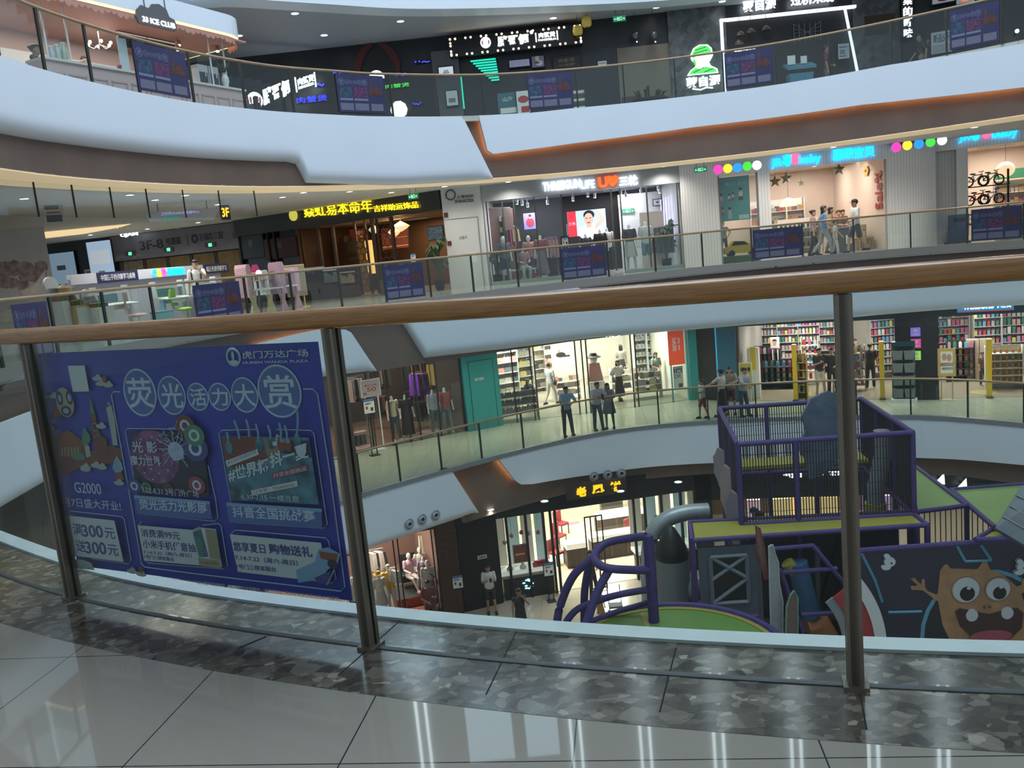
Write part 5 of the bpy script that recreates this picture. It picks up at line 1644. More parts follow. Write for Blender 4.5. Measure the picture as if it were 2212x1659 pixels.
E2d = lambda cx_, cz_, rx, rz, y, m, n=18: mb.prism([(cx_ + rx * math.cos(2 * PI * k / n), cz_ + rz * math.sin(2 * PI * k / n)) for k in range(n)], y - .01, y, m)
E2d(w * .12, h * .12, w * .62, h * .30,-.011,2)
mb.prism([(w * .42, h * .2),(w * .95, h * .55),(w * .62, h * .98),(w * .48, h * .96),(w * .72, h * .58),(w * .40, h * .36)],-.022,-.012,0)
mb.prism([(w * -.05, h * .3),(w * .22, h * .3),(w * .24, h * .48),(-.02 * w, h * .48)],-.022,-.012,0)
E2d(w * .13, h * .80, w * .29, h * .19,-.022,1)
E2d(w * .10, h * .63, w * .24, h * .25,-.033,0)
for s in (-1,1):
 E2d(w * (.09 + s * .1), h * .68, w * .05, h * .018,-.044,1,10)
E2d(w * .09, h * .50, w * .09, h * .03,-.044,3,10)
mb.build('portrait_print', fm, t)
u0, u1, z0, z1 = Q(TF_, 1133,496,1157,459,4.4)
t = TF(TF_, 'lit_wall_poster', 'small violet lit poster of someone in a red shirt', 'poster', (u0 + u1) / 2,4.4, z0)
w, h = (u1 - u0) / 2, z1 - z0
bx('light_box', mat('lightbox_violet', (0.22,0.18,0.50), emit=.9),-w, w, 0,.1,0, h, t)
mb = MB()
E2d(0, h * .42, w * .62, h * .28,-.003,0)
E2d(w * .05, h * .76, w * .22, h * .12,-.006,1)
E2d(w * .05, h * .84, w * .22, h * .08,-.02,2)
mb.build('portrait_print', [mat('lb_red', (.35,.03,.05), emit=.6), fm[0], fm[1]], t)
wallF(TF_, 'wall_white_panel', PAINT, TF_.hit(1336,450,4.5)[0], L - .1,4.4,4.5,0, zl)
exit_sign(TF_, 1357,456,4.36, 'green exit sign inside the clothes shop on the white wall', .5)
panel(TF_, (1412,444,1428,430),4.3, PAPER, 'wall_picture', 'small white framed emblem on the white wall of the clothes shop', 'picture', [('♥', GREYD, (.3,.7,.3,.7))])
u0, u1, z0, z1 = Q(TF_, 1388,560,1432,455,3.8)
boxF(TF_, 'beige_partition', mat('beige_lit', (0.50,0.42,0.32),.6), u0, u1,3.8,3.95,0, z1, 'beige lit partition behind the mannequin in the pale shirt', 'partition')
def rack(fr, px0, px1, py_top, v, label, cols, n, glabel, zl_=None, py=560, ggroup=None, length=.75):
 """steel clothes rail and its garments, each a thing of its own"""
 u0, u1 = fr.hit(px0, py, v)[0], fr.hit(px1, py, v)[0]
 z1 = fr.hit((px0 + px1) / 2, py_top, v)[1]
 w = (u1 - u0) / 2
 t = TF(fr, 'clothes_rail', label, 'clothes rail', (u0 + u1) / 2, v, 0)
 MB().tube([(-w, 0, z1),(w, 0, z1)],.015,6).build('bar', CHROME, t)
 for s in (-1,1):
  MB().tube([(s * w, 0,0),(s * w, 0, z1)],.015,6).build('upright', CHROME, t)
  MB().tube([(s * w, -.22,.015),(s * w, .22,.015)],.015,6).build('foot', CHROME, t)
 protos = {}
 for i in range(n):
  c = cols[i % len(cols)]
  x = u0 + .05 + (u1 - u0 - .1) * (i + .5) / n
  p = fr.pt(x, v, z1)
  if c not in protos:
   g = T('garment', glabel, 'garment', p, fr.a + .5, ggroup or glabel + ' rail')
   ln = length * (1 - .12 * (len(protos) % 3))
   MB().loft([[(.03,-.20,-.10),(.03,.20,-.10),(-.03,.20,-.10),(-.03,-.20,-.10)],[(.035,-.22,-.3),(.035,.22,-.3),(-.035,.22,-.3),(-.035,-.22,-.3)],[(.05,-.24,-ln),(.05,.24,-ln),(-.05,.24,-ln),(-.05,-.24,-ln)]]).build('cloth', colm(c, .8), g)
   MB().tube([(0,0,.03),(0,.02,.0),(0,0,-.04),(0,.18,-.1)],.006,4).build('hanger', CHROME, g)
   protos[c] = g
  else:
   dup(protos[c], p, fr.a + .5 + (i % 3) * .12)
 return t
pk, rd, wh, bk, nv, gr = (.45,.22,.22),(.28,.05,.08),(.55,.53,.5),(.02,.02,.022),(.03,.04,.08),(.10,.11,.11)
rack(TF_, 1180,1205,512,.9, 'clothes rail of pink tops in the clothes shop window', [pk, (.40,.25,.24)],7, 'pink top hanging on the rail in the clothes shop window')
rack(TF_, 1100,1122,490,3.0, 'clothes rail of mixed garments by the side shelves of the clothes shop', [rd, bk, (.3,.34,.12)],6, 'garment on the rail by the side shelves of the clothes shop')
# tall side shelves with folded clothes
for x0, x1, v, lab in ((1062,1086,3.2, 'tall black wall shelf of folded clothes beside the service wall'),(1088,1112,4.4, 'second tall black wall shelf of clothes, deeper in the clothes shop')):
 u0, u1 = TF_.hit(x0,480, v)[0], TF_.hit(x1,480, v)[0]
 u0 = max(.15, u0)
 t = TF(TF_, 'wall_shelf', lab, 'shelf', (u0 + u1) / 2, v, 0)
 w = (u1 - u0) / 2
 for s in (-1,1):
  bx('upright', MBLACK, s * w - .02, s * w + .02,-.2,.2,0,2.5, t)
 bx('back_panel', MBLACK, -w, w, .2,.22,0,2.5, t)
 for k in range(6):
  bx('shelf_board', MBLACK, -w, w, -.2,.2,.2 + .42 * k, .22 + .42 * k, t)
 for k in range(6):
  for j in range(3):
   c = RN.choice([wh, rd, (.5,.4,.28), gr, pk, (.12,.3,.10),(.25,.22,.45)])
   p = TF_.pt((u0 + u1) / 2 - w * .62 + w * .62 * j, v - .02,.222 + .42 * k)
   tag(MB().box(-w * .27, w * .27,-.15,.15,0,.14 + .16 * RN.random()).build('folded_clothes', colm(c, .8), None, p, TF_.a), 'stack of folded clothes on the black wall shelves', 'clothes', 'folded clothes on the black wall shelves')
for k in range(5):
 u, v = L - .3,.9 + .75 * k
 t = TF(TF_, 'wall_rack_light', 'tall violet-white light strip on the side wall racks of the clothes shop', 'light strip', L - .18, v, .9, 'light strips of the clothes shop')
 bx('lit_tube', mat('violet_white', (0.55,0.52,1.0), emit=1.3),-.02,.02,-.03,.03,.1,1.7, t)
 bx('bracket', MBLACK, -.03,.05,-.05,.05,0,.1, t)
t = TF(TF_, 'side_wall_rail', 'long dark rail for the dark garments on the side wall by the violet lights', 'clothes rail', L - .45,2.5,1.5)
bx('bar', CHROME, -.012,.012,-2.2,2.2,0,.024, t)
for y in (-2.1,0,2.1):
 bx('bracket', MBLACK, 0,.4, y - .015, y + .015,-.005,.03, t)
for k in range(8):
 p = TF_.pt(L - .45,.6 + .42 * k, .55)
 tag(MB().box(-.22,.22,-.05,.05,0,.95).build('dark_garment', colm((.03,.03,.035) if k % 3 else (.1,.1,.11),.8), None, p, TF_.a), 'dark garment hanging on the side wall by the violet lights', 'garment', 'dark garments on the side wall')
# ceiling spots on tracks
for i, (x, y) in enumerate(((1117,441),(1128,443),(1140,447),(1183,441),(1238,434),(1270,425),(1285,427),(1341,420),(1352,426),(1422,410),(1425,417),(1385,418))):
 u, z = TF_.hit(x, y, 1.5)
 q = TF(TF_, 'track_spotlight', 'white track spotlight under the ceiling of the clothes shop', 'spotlight', u, 1.5, z, 'track spotlights of the clothes shop')
 MB().cyl((0,0),.05,0,.16,10).build('can', WHITE, q)
 MB().cyl((0,0),.047,-.012,0,10).build('lens', mat('lens_glow', (1,.98,.95), emit=8 if i in (1,5,6,9,10) else 2.5), q)
 MB().tube([(0,0,.16),(0,0, max(.2, zl + .2 - z))],.01,5).build('stem', WHITE, q)
# mannequins: px, head-top py, v, height, top, low, hem, pose
for px, py, v, hh, top, low, hem, legs, rz, lab, hd in (
  (1087,492,.55,1.72,(.12,.15,.16), nv, 'shorts', 'ease', .3, 'mannequin in a grey shirt and dark shorts beside the potted plant', 1),
  (1141,498,1.3,1.66,(.42,.20,.18), gr, 'trousers', 'stand', .2, 'mannequin in a plain pink top behind the seated one', 1),
  (1167,490,.7,1.72,(.22,.05,.08),(.22,.16,.18), 'long_skirt', 'ease', -.2, 'mannequin in a red patterned blouse and long skirt', 0),
  (1265,500,1.4,1.62, nv, bk, 'trousers', 'stand', .1, 'mannequin in a navy T-shirt in front of the big lit poster', 0),
  (1297,492,1.6,1.75, bk, bk, 'trousers', 'stand', 0, 'mannequin in a black T-shirt by the corner of the big lit poster', 0),
  (1312,486,2.0,1.78, wh, bk, 'trousers', 'stand', -.1, 'mannequin in a white vest behind the black T-shirt one', 0),
  (1360,468,.45,1.80,(.02,.02,.03),(.42,.45,.43), 'skirt', 'ease', .15, 'mannequin in a black T-shirt and white culottes', 0),
  (1396,460,.5,1.85,(.40,.44,.44),(.12,.2,.26), 'shorts', 'stand', .1, 'mannequin in a pale shirt and blue shorts', 0)):
 u = TF_.hit(px, 520, v)[0]
 person('mannequin', lab, 'mannequin', TF_.pt(u, v, .0), TF_.a + rz, hh, colm(top), colm(low), None, legs, ('down', 'down'), dummy=True, head=bool(hd), hem=hem, simple=True)
u, v = TF_.hit(1130,560,.45)[0],.45
t = TF(TF_, 'display_bench', 'low white bench under the seated mannequin in the shop window', 'bench', u, v + .12,.0)
bx('seat', PAPER, -.55,.45,-.18,.18,.42,.47, t)
for x in (-.5,.4):
 for y in (-.14,.14):
  bx('leg', PAPER, x - .02, x + .02, y - .02, y + .02,0,.42, t)
person('mannequin', 'seated mannequin in a pink top with white trousers on the low bench', 'mannequin', TF_.pt(u, v, .02), TF_.a + .3,1.68, colm((.45,.24,.24)), colm((.5,.5,.5)), None, 'sit', ('lap', 'lap'), dummy=True, head=False, simple=True)
u0, u1, z0, z1 = Q(TF_, 1117,599,1166,583,.2)
t = TF(TF_, 'red_letters', 'red standing block letters on the floor of the shop window', 'letters', (u0 + u1) / 2,.2,.0)
text('lettering', 'ENAMOR', REDM, -(u1 - u0) / 2,(u1 - u0) / 2,.125,.125 + z1 - z0,0,.08, t, .04)
bx('base', REDM, -(u1 - u0) / 2,(u1 - u0) / 2,-.08,.02,.0,.13, t)
plant(TF_, 1071,.5, 'big-leaved potted plant in a black pot at the end of the clothes shop window', 1.35, n=14, spread=.28)
plant(TF_, 1440,.6, 'bushy potted plant with reddish tips beside the pale shirt mannequin', 1.75, n=24, spread=.3, col=(.05,.07,.03))
notice_stand(TF_, 1220,512,530,-.9, 'white notice on a dark stand at the clothes shop door')
exit_sign(JF, 1513,366,-1.0, 'green exit sign hanging in front of the white slatted wall')
# bags on the floor display
for k, (x, c) in enumerate(((1182,(.12,.3,.55)),(1190,(.1,.1,.12)),(1200,(.14,.32,.5)))):
 u, z = TF_.hit(x, 500,3.4)
 q = TF(TF_, 'shop_table', 'low dark table with bright blue goods in the clothes shop', 'table', u, 3.4,0, 'goods tables of the clothes shop')
 bx('top', MBLACK, -.3,.3,-.3,.3,.75,.8, q)
 bx('pedestal', MBLACK, -.2,.2,-.2,.2,0,.75, q)
 tag(MB().box(-.2,.2,-.15,.15,0,.22 + .08 * k).build('goods_pile', colm(c), None, TF_.pt(u, 3.4,.8), TF_.a), 'blue and black goods on a low dark table in the clothes shop', 'goods', 'goods on the tables of the clothes shop')
# -------------------------------------------------- study-desk stand in the corridor
G = Fr(xy(205,650,21.5), xy(522,610,26.0), Z3)
NAVY = mat('navy_band', (0.012,0.014,0.06),.5)
L = G.len
zc = 1.62
t = TF(G, 'desk_stand', 'low stand wall with navy lettering bands and a neon name behind the study desks', 'display stand', 0,0,0)
bx('back_wall', mat('stand_lilac', (0.36,0.36,0.42),.5),0, L, .8,.9,0,1.5, t)
bx('header', mat('stand_white', (0.48,0.48,0.52),.5),0, L, .72,.92, zc - .26, zc, t)
for a, b, s in ((212,299, '中国孩子的健康学习桌椅'),(444,497, '端正坐姿健康学习')):
 x0, x1 = G.hit(a, 615,.72)[0], G.hit(b, 605,.72)[0]
 bx('band', NAVY, x0, x1,.70,.72, zc - .28, zc + .0, t)
 text('lettering', s, PAPER, x0 + .1, x1 - .1, zc - .22, zc - .06,.70,.004, t, .01)
x0, x1 = G.hit(331,607,.72)[0], G.hit(400,602,.72)[0]
w = (x1 - x0) / 7
for k, (c, m) in enumerate((('C', GLOWC),('&', GLOWY),('D', GLOWP))):
 text('lettering', c, m, x0 + w * k, x0 + w * (k + .9), zc - .24, zc - .02,.71,.03, t, .04)
text('lettering', '光明园迪', GLOWC, x0 + w * 3.2, x1, zc - .24, zc - .02,.71,.03, t, .04)
lamp('stand_light', (L * .4,.35,2.6),3,.4,45,(.85,.93,1), parent=t)
DW = mat('desk_white', (0.58,0.62,0.63),.35)
DB = mat('desk_cyan', (0.22,0.42,0.50),.4)
def study_desk(px, v, label, rz=0.0, w=.95, col=DW, trim=DB):
 t = TF(G, 'study_desk', label, 'desk', G.hit(px, 650, v)[0], v, 0, None, rz)
 MB().loft([[(-w / 2,-.3,.74),(w / 2,-.3,.74),(w / 2,.3,.80),(-w / 2,.3,.80)],[(-w / 2,-.3,.77),(w / 2,-.3,.77),(w / 2,.3,.83),(-w / 2,.3,.83)]]).build('desktop', col, t)
 bx('book_shelf', col, -w / 2, w / 2,.12,.3,1.05,1.08, t)
 for s in (-1,1):
  bx('side_panel', col, s * w / 2 - .02, s * w / 2 + .02,.08,.3,.8,1.25, t)
  MB().prism([(s * w * .42 - .04,.0),(s * w * .42 + .04,0),(s * w * .42 + .03,.74),(s * w * .42 - .03,.74)],-.08,.08).build('leg', DW if s > 0 else trim, t)
  bx('foot', col, s * w * .42 - .05, s * w * .42 + .05,-.3,.3,0,.04, t)
 bx('screen_panel', trim, -w * .3, w * .3,.27,.3,.84,1.05, t)
 bx('drawer', col, -w * .3, w * .2,-.25,.2,.64,.73, t)
 bx('pen_tray', GREYD, -w * .2, w * .1,-.2,-.14,.775,.785, t)
 return t
study_desk(250,.15, 'white study desk nearest the wooden cabinet under the navy lettering')
study_desk(376,.0, 'white study desk with the green chair')
study_desk(450,.3, 'pale study desk behind the blue poster of the corridor stand')
def swivel_chair(px, v, label, m, rz):
 t = TF(G, 'desk_chair', label, 'chair', G.hit(px, 670, v)[0], v, 0, None, rz)
 for k in range(5):
  a = k * 2 * PI / 5
  MB().tube([(0,0,.08),(.26 * math.cos(a),.26 * math.sin(a),.05)],.02,6).build('foot', PAPER, t)
 MB().cyl((0,0),.03,.06,.42).build('post', PAPER, t)
 MB().ell((0,0,.45),.23,.22,.05,14).build('seat', m, t, sm=True)
 MB().loft([[(-.2,.2,.55),(.2,.2,.55),(.2,.25,.55),(-.2,.25,.55)],[(-.23,.25,.8),(.23,.25,.8),(.23,.30,.8),(-.23,.30,.8)],[(-.17,.22,1.02),(.17,.22,1.02),(.17,.27,1.02),(-.17,.27,1.02)]]).build('backrest', m, t)
 MB().tube([(0,.1,.42),(0,.28,.48),(0,.30,.7)],.03,8).build('back_support', PAPER, t)
 return t
swivel_chair(298,-.45, 'pink swivel desk chair in front of the white desks', colm((.42,.28,.30)),.9)
swivel_chair(398,-.35, 'lime green swivel desk chair between the desk and the blue poster', colm((.20,.42,.05)),.5)
for px, v, y0, y1, lab, m in ((166,.0,612,690, 'wooden cabinet with shelves and books at the end of the study-desk stand', WOOD),(212,-.3,622,690, 'white rounded cupboard next to the wooden cabinet', DW),(138,.2,595,690, 'tall white rounded panel of the children wardrobe', DW)):
 u = G.hit(px, 650, v)[0]
 z = G.hit(px, y0, v)[1]
 t = TF(G, 'low_cupboard', lab, 'cupboard', u, v, 0)
 w = .24
 bx('body', m, -w, w, -.22,.25,0, z * .62, t)
 MB().prism([(w * .3 + .3 * math.cos(a * PI / 8) * .6 - .2, z - .18 + .18 * math.sin(a * PI / 8)) for a in range(9)] + [(-w + .0, z * .62),(w * .9, z * .62)],.18,.25).build('rounded_back', m, t)
 for k in range(2):
  bx('shelf', WOOD if m is WOOD else DW, -w, w, -.15,.2, z * .70 + .18 * k, z * .70 + .02 + .18 * k, t)
 bx('door', DW, -w * .9, w * .9,-.235,-.22,.06, z * .58, t)
 for k, c in enumerate(((.3,.1,.05),(.12,.3,.1),(.5,.35,.12),(.08,.2,.35))):
  tag(bx('box_of_goods', colm(c),-.045,.045,-.08,.08,0,.14, None, G.pt(u - .17 + .11 * k, v, z * .62), G.a), 'small coloured box standing on the low cupboards of the study-desk stand', 'box', 'boxes on the low cupboards')
t = TF(G, 'blue_box', 'light blue storage box on the floor by the study desks', 'box', G.hit(350,675,-.4)[0],-.4,0)
bx('carton', DB, -.25,.25,-.15,.15,.25,.42, t)
bx('lid', mat('lid_cyan', (.12,.3,.45),.4),-.26,.26,-.16,.16,.42,.47, t)
bx('base', DW, -.2,.2,-.12,.12,0,.25, t)
# pink children's desks beside it
for px, v, m, lab, tall in ((566,-.1, colm((.42,.26,.30)), 'pink children desk with a round lit lamp and rounded side panels', 1.5),(600,.6, DW, 'pale wooden children desk behind the pink one', 1.3)):
 G2 = Fr(xy(540,600,25.2), xy(660,590,27), Z3)
 u = G2.hit(px, 620, v)[0]
 t = TF(G2, 'children_desk', lab, 'desk', u, v, 0)
 for s, c in ((-1, m),(1, colm((.42,.28,.38)))):
  MB().prism([(s * .62 - .09,.55),(s * .62 + .09,.55),(s * .62 + .09, tall - .1),(s * .62 + .05, tall),(s * .62 - .05, tall),(s * .62 - .09, tall - .1)],-.25,.25).build('side_panel', c, t)
  MB().prism([(s * .55 - .10,0),(s * .55 + .22,0),(s * .55 + .10,.35),(s * .55 + .16,.72),(s * .55 - .14,.72),(s * .55 - .02,.4)],-.2,-.12).build('leg', colm((.38,.34,.24)) if s < 0 else c, t)
 bx('desktop', DW, -.55,.55,-.3,.3,.72,.76, t)
 for z in (1.0,1.22):
  bx('shelf', WOOD, -.53,.53,.02,.25, z, z + .025, t)
 for k in range(6):
  bx('book', colm(RN.choice([(.5,.45,.4),(.2,.1,.08),(.3,.35,.4)])),-.45 + .1 * k, -.38 + .1 * k, .05,.2,1.025,1.025 + .13 + .05 * (k % 2), t)
q = TF(G2, 'desk_lamp', 'round glowing white lamp on the pink children desk', 'lamp', G2.hit(559,591,-.3)[0],-.3,.765)
zl2 = G2.hit(559,591,-.3)[1] - .765
MB().cyl((0,0),.08,0,.02).build('base', PAPER, q)
MB().tube([(0,0,.02),(0,.03, zl2 * .6),(0,0, zl2)],.012,6).build('stem', PAPER, q)
MB().ell((0,0, zl2 + .02),.09,.07,.08,12).build('bulb', mat('lamp_glow', (1,.93,.85), emit=6), q, sm=True)
t = TF(G2, 'desk_chair', 'bright pink children chair on top of the pink desk stand', 'chair', G2.hit(563,560,.2)[0],.45,1.0)
MB().loft([[(-.13,0,.0),(.13,0,.0),(.13,.05,.0),(-.13,.05,.0)],[(-.15,.02,.3),(.15,.02,.3),(.15,.07,.3),(-.15,.07,.3)],[(-.08,.04,.48),(.08,.04,.48),(.08,.08,.48),(-.08,.08,.48)]]).build('backrest', colm((.45,.03,.16)), t)
bx('post', GREYD, -.03,.03,.02,.06,-1.0,0, t)
bx('seat', colm((.45,.03,.16)),-.15,.15,-.2,.05,-.02,.03, t)
panel(G2,(625,640,655,572),.9, mat('cork_board', (0.20,0.19,0.13),.7), 'board_easel', 'pale brown board with a dark sketch beside the pink desk', 'board', [('legs',),('●', GREYD, (.3,.7,.45,.75))], WOOD)
for x0, x1, y, lab in ((25,103,690, 'blue event poster nearest the printed hoarding on the balustrade across'),(418,520,650, 'blue event poster in front of the study desks on the balustrade across'),(830,915,605, 'blue event poster in front of the amulet shop on the balustrade across'),(1212,1308,565, 'blue event poster in front of the clothes shop on the balustrade across'),(1626,1732,520, 'blue event poster in front of the baby shop window on the balustrade across'),(2098,2208,470, 'blue event poster in front of the bicycle display on the balustrade across')):
 far_poster(E3, x0, x1, y, Z3 + 1.08, Z3 + .16, lab)
person('person', 'man drinking from a cup with a dark backpack behind the study desks', 'person', hp(Z3,420,562,1.74), G.a - .9,1.74, PAPER, colm((.1,.1,.12)), 'short', 'ease', ('down', 'mouth'), SKIN, bag=(colm((.02,.03,.05)), 'back'))
p = E3.off(E3.hit(-2,640)[0],.45)
person('person', 'person in black with bent arms at the balustrade by the printed hoarding', 'person', (p.x, p.y, Z3),-.7,1.72, colm((.02,.02,.025)), MBLACK, 'short', 'ease', ('rail', 'rail'), SKIN, lean=.1)
for x, lab in ((311, 'dark-haired shopper beyond the amber door stand, behind the neon name'),(362, 'second dark-haired shopper far behind the neon name')):
 person('person', lab, 'person', G.pt(G.hit(x, 600,9)[0],9,0), G.a, 1.66, colm((.03,.03,.03)), MBLACK, 'short', 'stand', simple=True)
# -------------------------------------------------- baby shop
L = JF.len
x = lambda px, py=440, v=0: JF.hit(px, py, v)[0]
zo = JF.hit(1780,357)[1]
wallF(JF, 'wall_baby_header', MT['white_slats'],0, L, -.1,.15, zo, SG)
wallF(JF, 'wall_slatted', MT['white_slats'],0, x(1552),-.1,.15,0, zo)
wallF(JF, 'wall_slatted', MT['white_slats'], x(1638), x(1664),-.1,.15,0, zo)
a0, a1 = x(1664), x(1911)
shopbox(JF, x(1555), L - .02, zo + .25,6.5, mat('baby_back', (0.56,0.48,0.44),.6), FLOORW, mat('baby_ceiling', (0.62,0.55,0.45),.6),85,(1,.86,.70), n=2)
# curved slatted wall beyond the opening
CV = [JF.pt(L, -.1), JF.pt(L + .6,-.12), JF.pt(L + 1.2,.0), JF.pt(L + 1.75,.3)]
cvp = smooth([(p.x, p.y) for p in CV],6)
struct(MB().loft([[(p.x, p.y, Z3),(p.x + .1, p.y + .2, Z3),(p.x + .1, p.y + .2,3.6),(p.x, p.y, 3.6)] for p in cvp]).build('wall_slatted', MT['white_slats']))
wallF(J2, 'wall_baby_header', MT['white_slats'],-.3, J2.len, -.1,.15, zo + .1, SG)
wallF(J2, 'wall_slatted', MT['white_slats'],-.3, J2.hit(2088,400)[0],.3,.5,0, zo + .1)
wallF(J2, 'wall_pier', PAINT, J2.hit(2066,400)[0], J2.hit(2090,400)[0],-.05,.3,0, zo + .1)
shopbox(J2, J2.hit(2092,400)[0], J2.len, zo + .3,6, mat('baby_back', (0.56,0.48,0.44),.6), FLOORW, MT['baby_ceiling'],110,(1,.84,.66))
DOT = [mat('dot_pink', (1,.06,.5), emit=.95), mat('dot_yellow', (1,.8,.05), emit=.95), mat('dot_blue', (.03,.33,1), emit=.95), mat('dot_green', (.08,.75,.08), emit=.9), mat('dot_white', (1,1,1), emit=1.2)]
names = ('pink', 'yellow', 'blue', 'green', 'white')
for fr, pts, where in ((JF, ((1551,366),(1572,364),(1593,362),(1614,359),(1635,357)), 'over the teal window poster'),(JF, ((1936,318),(1960,314),(1985,311),(2010,307),(2035,303)), 'over the plain slatted wall')):
 for k, (px, py) in enumerate(pts):
  v = -.14 if px < 1900 else -.35
  u, z = fr.hit(px, py, v)
  q = TF(fr, 'round_light', 'round %s sign light in the row %s' % (names[k], where), 'sign light', u, v, z)
  MB().prism([(.155 * math.cos(j * PI / 12),.155 * math.sin(j * PI / 12)) for j in range(24)],-.02,0).build('lit_face', DOT[k], q)
  MB().prism([(.165 * math.cos(j * PI / 12),.165 * math.sin(j * PI / 12)) for j in range(24)],0.001,.08 if px < 1900 else .25).build('housing', WHITE, q)
def hand(c, r, m, t, flip):
 mb = MB()
 E = lambda x, z, rx, rz, a: mb.prism([(c[0] + flip * (x + rx * math.cos(k * PI / 8) * math.cos(a) - rz * math.sin(k * PI / 8) * math.sin(a)) * r, c[1] + (z + rx * math.cos(k * PI / 8) * math.sin(a) + rz * math.sin(k * PI / 8) * math.cos(a)) * r) for k in range(16)],-.04,0)
 E(0,-.15,.5,.55,0)
 for x, z, a in ((-.42,.5,2.0),(-.14,.72,1.75),(.15,.74,1.45),(.42,.55,1.1)):
  E(x, z, .45,.14, a)
 E(.55,-.1,.38,.15,.5)
 mb.build('hand_logo', m, t)
def baby_sign(fr, jr, h1, h2, bb, cn, label, v=-.16):
 items = [('JR', GLOWC, *jr, .012),('baby', GLOWC, *bb, .015)]
 if cn:
  items.append(('嘉荣宝贝', GLOWC, *cn, .01))
 t = sign(fr, 'shop_sign', label, items, v, depth=.05)
 for h, m, fl in ((h1, GLOWC, -1),(h2, mat('sign_rose', (1,.16,.38), emit=1.0),1)):
  q = fr.hit(*h, v)
  p = fr.pt(q[0], v, q[1]) - t.location
  hand((p.dot(fr.e), p.z),.23, m, t, fl)
baby_sign(JF, ((1666,366),(1689,341), ),(1701,349),(1717,345),((1726,359),(1773,331)),((1799,347),(1888,314)), 'cyan lettering with two hand shapes and four characters over the baby shop opening')
baby_sign(J2,((2071,310),(2096,286)),(2108,293),(2130,289),((2143,305),(2200,271)), None, 'cyan lettering with two hand shapes over the bicycle display')
# window with the teal poster
t = TF(JF, 'glass_shop_front', 'display window of the baby shop with the teal children poster', 'shop front', x(1553),0,0)
w = x(1638) - x(1553)
bx('frame', GREY, 0,.05,-.03,.03,0, zo, t)
bx('frame', GREY, w - .05, w, -.03,.03,0, zo, t)
bx('glass_panel', SGLASS, .05, w - .05,-.005,.005,.12, zo, t)
bx('plinth', mat('grass_green', (0.03,0.08,0.03),.7),.05, w - .05,.05,1.2,0,.22, t)
TP = mat('teal_print2', (0.08,0.26,0.25),.5, noise=.12, scale=2)
t = panel(JF, (1550,480,1617,378),.08, TP, 'window_poster', 'teal poster of jumping children in the baby shop window', 'poster', [('MUST BUY', mat('teal_pale', (.25,.42,.4),.5),(.3,.9,.80,.88)),('b', mat('teal_pale2', (.35,.5,.48),.5),(.65,.95,.02,.12))], None)
PW = (JF.hit(1617,480,.08)[0] - JF.hit(1550,480,.08)[0]) / 2
PH = JF.hit(1617,378,.08)[1] - JF.hit(1550,480,.08)[1]
for k, (fx, fz, s, c, lo) in enumerate(((.5,.50,1.0,(.55,.52,.38),(.03,.05,.1)),(-.75,.45,.8,(.5,.38,.3),(.3,.25,.2)),(-.25,.48,.6,(.5,.5,.48),(.1,.15,.2)),(.0,.5,.6,(.5,.48,.4),(.12,.12,.14)),(-.25,.1,.9,(.3,.36,.42),(.3,.36,.42)),(-.7,.18,.6,(.45,.3,.25),(.2,.1,.1)))):
 mb = MB()
 a, b, r = fx * PW, fz * PH, .06 * s * PH
 E3d = lambda cx_, cz_, rx, rz, m: mb.prism([(cx_ + rx * math.cos(j * PI / 6), cz_ + rz * math.sin(j * PI / 6)) for j in range(12)],-.016 - .001 * m, -.0125, m)
 E3d(a, b + 3.2 * r, r * .62, r * .7,2)
 E3d(a, b + 3.5 * r, r * .66, r * .5,3)
 mb.prism([(a - r * .8, b + r * .6),(a + r * .8, b + r * .6),(a + r * .7, b + 2.5 * r),(a - r * .7, b + 2.5 * r)],-.016,-.0125,0)
 mb.prism([(a - r * .8, b - r * .9),(a - r * .1, b - r * .9),(a, b),(a + r * .3, b - r * .9),(a + r * .9, b - r * .8),(a + r * .8, b + r * .7),(a - r * .8, b + r * .7)],-.016,-.0125,1)
 mb.build('child_print', [colm(c), colm(lo), SKIN, HAIR], t)
u0, u1, z0, z1 = Q(JF, 1580,541,1624,517,.5)
t = TF(JF, 'toy_car', 'yellow ride-on toy car on the green base of the window', 'toy car', (u0 + u1) / 2,.6,.22)
w = .62
YC = mat('toy_yellow', (0.62,0.42,0.03),.3)
MB().prism([(-w, .10),(w, .10),(w, .30),(w * .5,.36),(w * .15,.52),(-w * .5,.54),(-w * .75,.36),(-w, .30)],-.25,.25).build('body', YC, t)
for s in (-.6,.6):
 for y in (-.26,.26):
  MB().tube([(s * w, y - .04,.11),(s * w, y + .04,.11)],.11,14).build('wheel', MBLACK, t)
MB().prism([(w * .1,.50),(-w * .45,.52),(-w * .6,.38),(w * .35,.38)],-.26,.26).build('window', BLACK, t)
person('mannequin', 'child mannequin in a straw hat beside the yellow toy car', 'mannequin', JF.pt(x(1563,520,.7),.7,.22), JF.a, 1.25, colm((.40,.38,.34)), colm((.05,.06,.09)), None, 'ease', ('down', 'hip'), dummy=True, simple=True, cap=(colm((.42,.30,.15)), 'brim'))
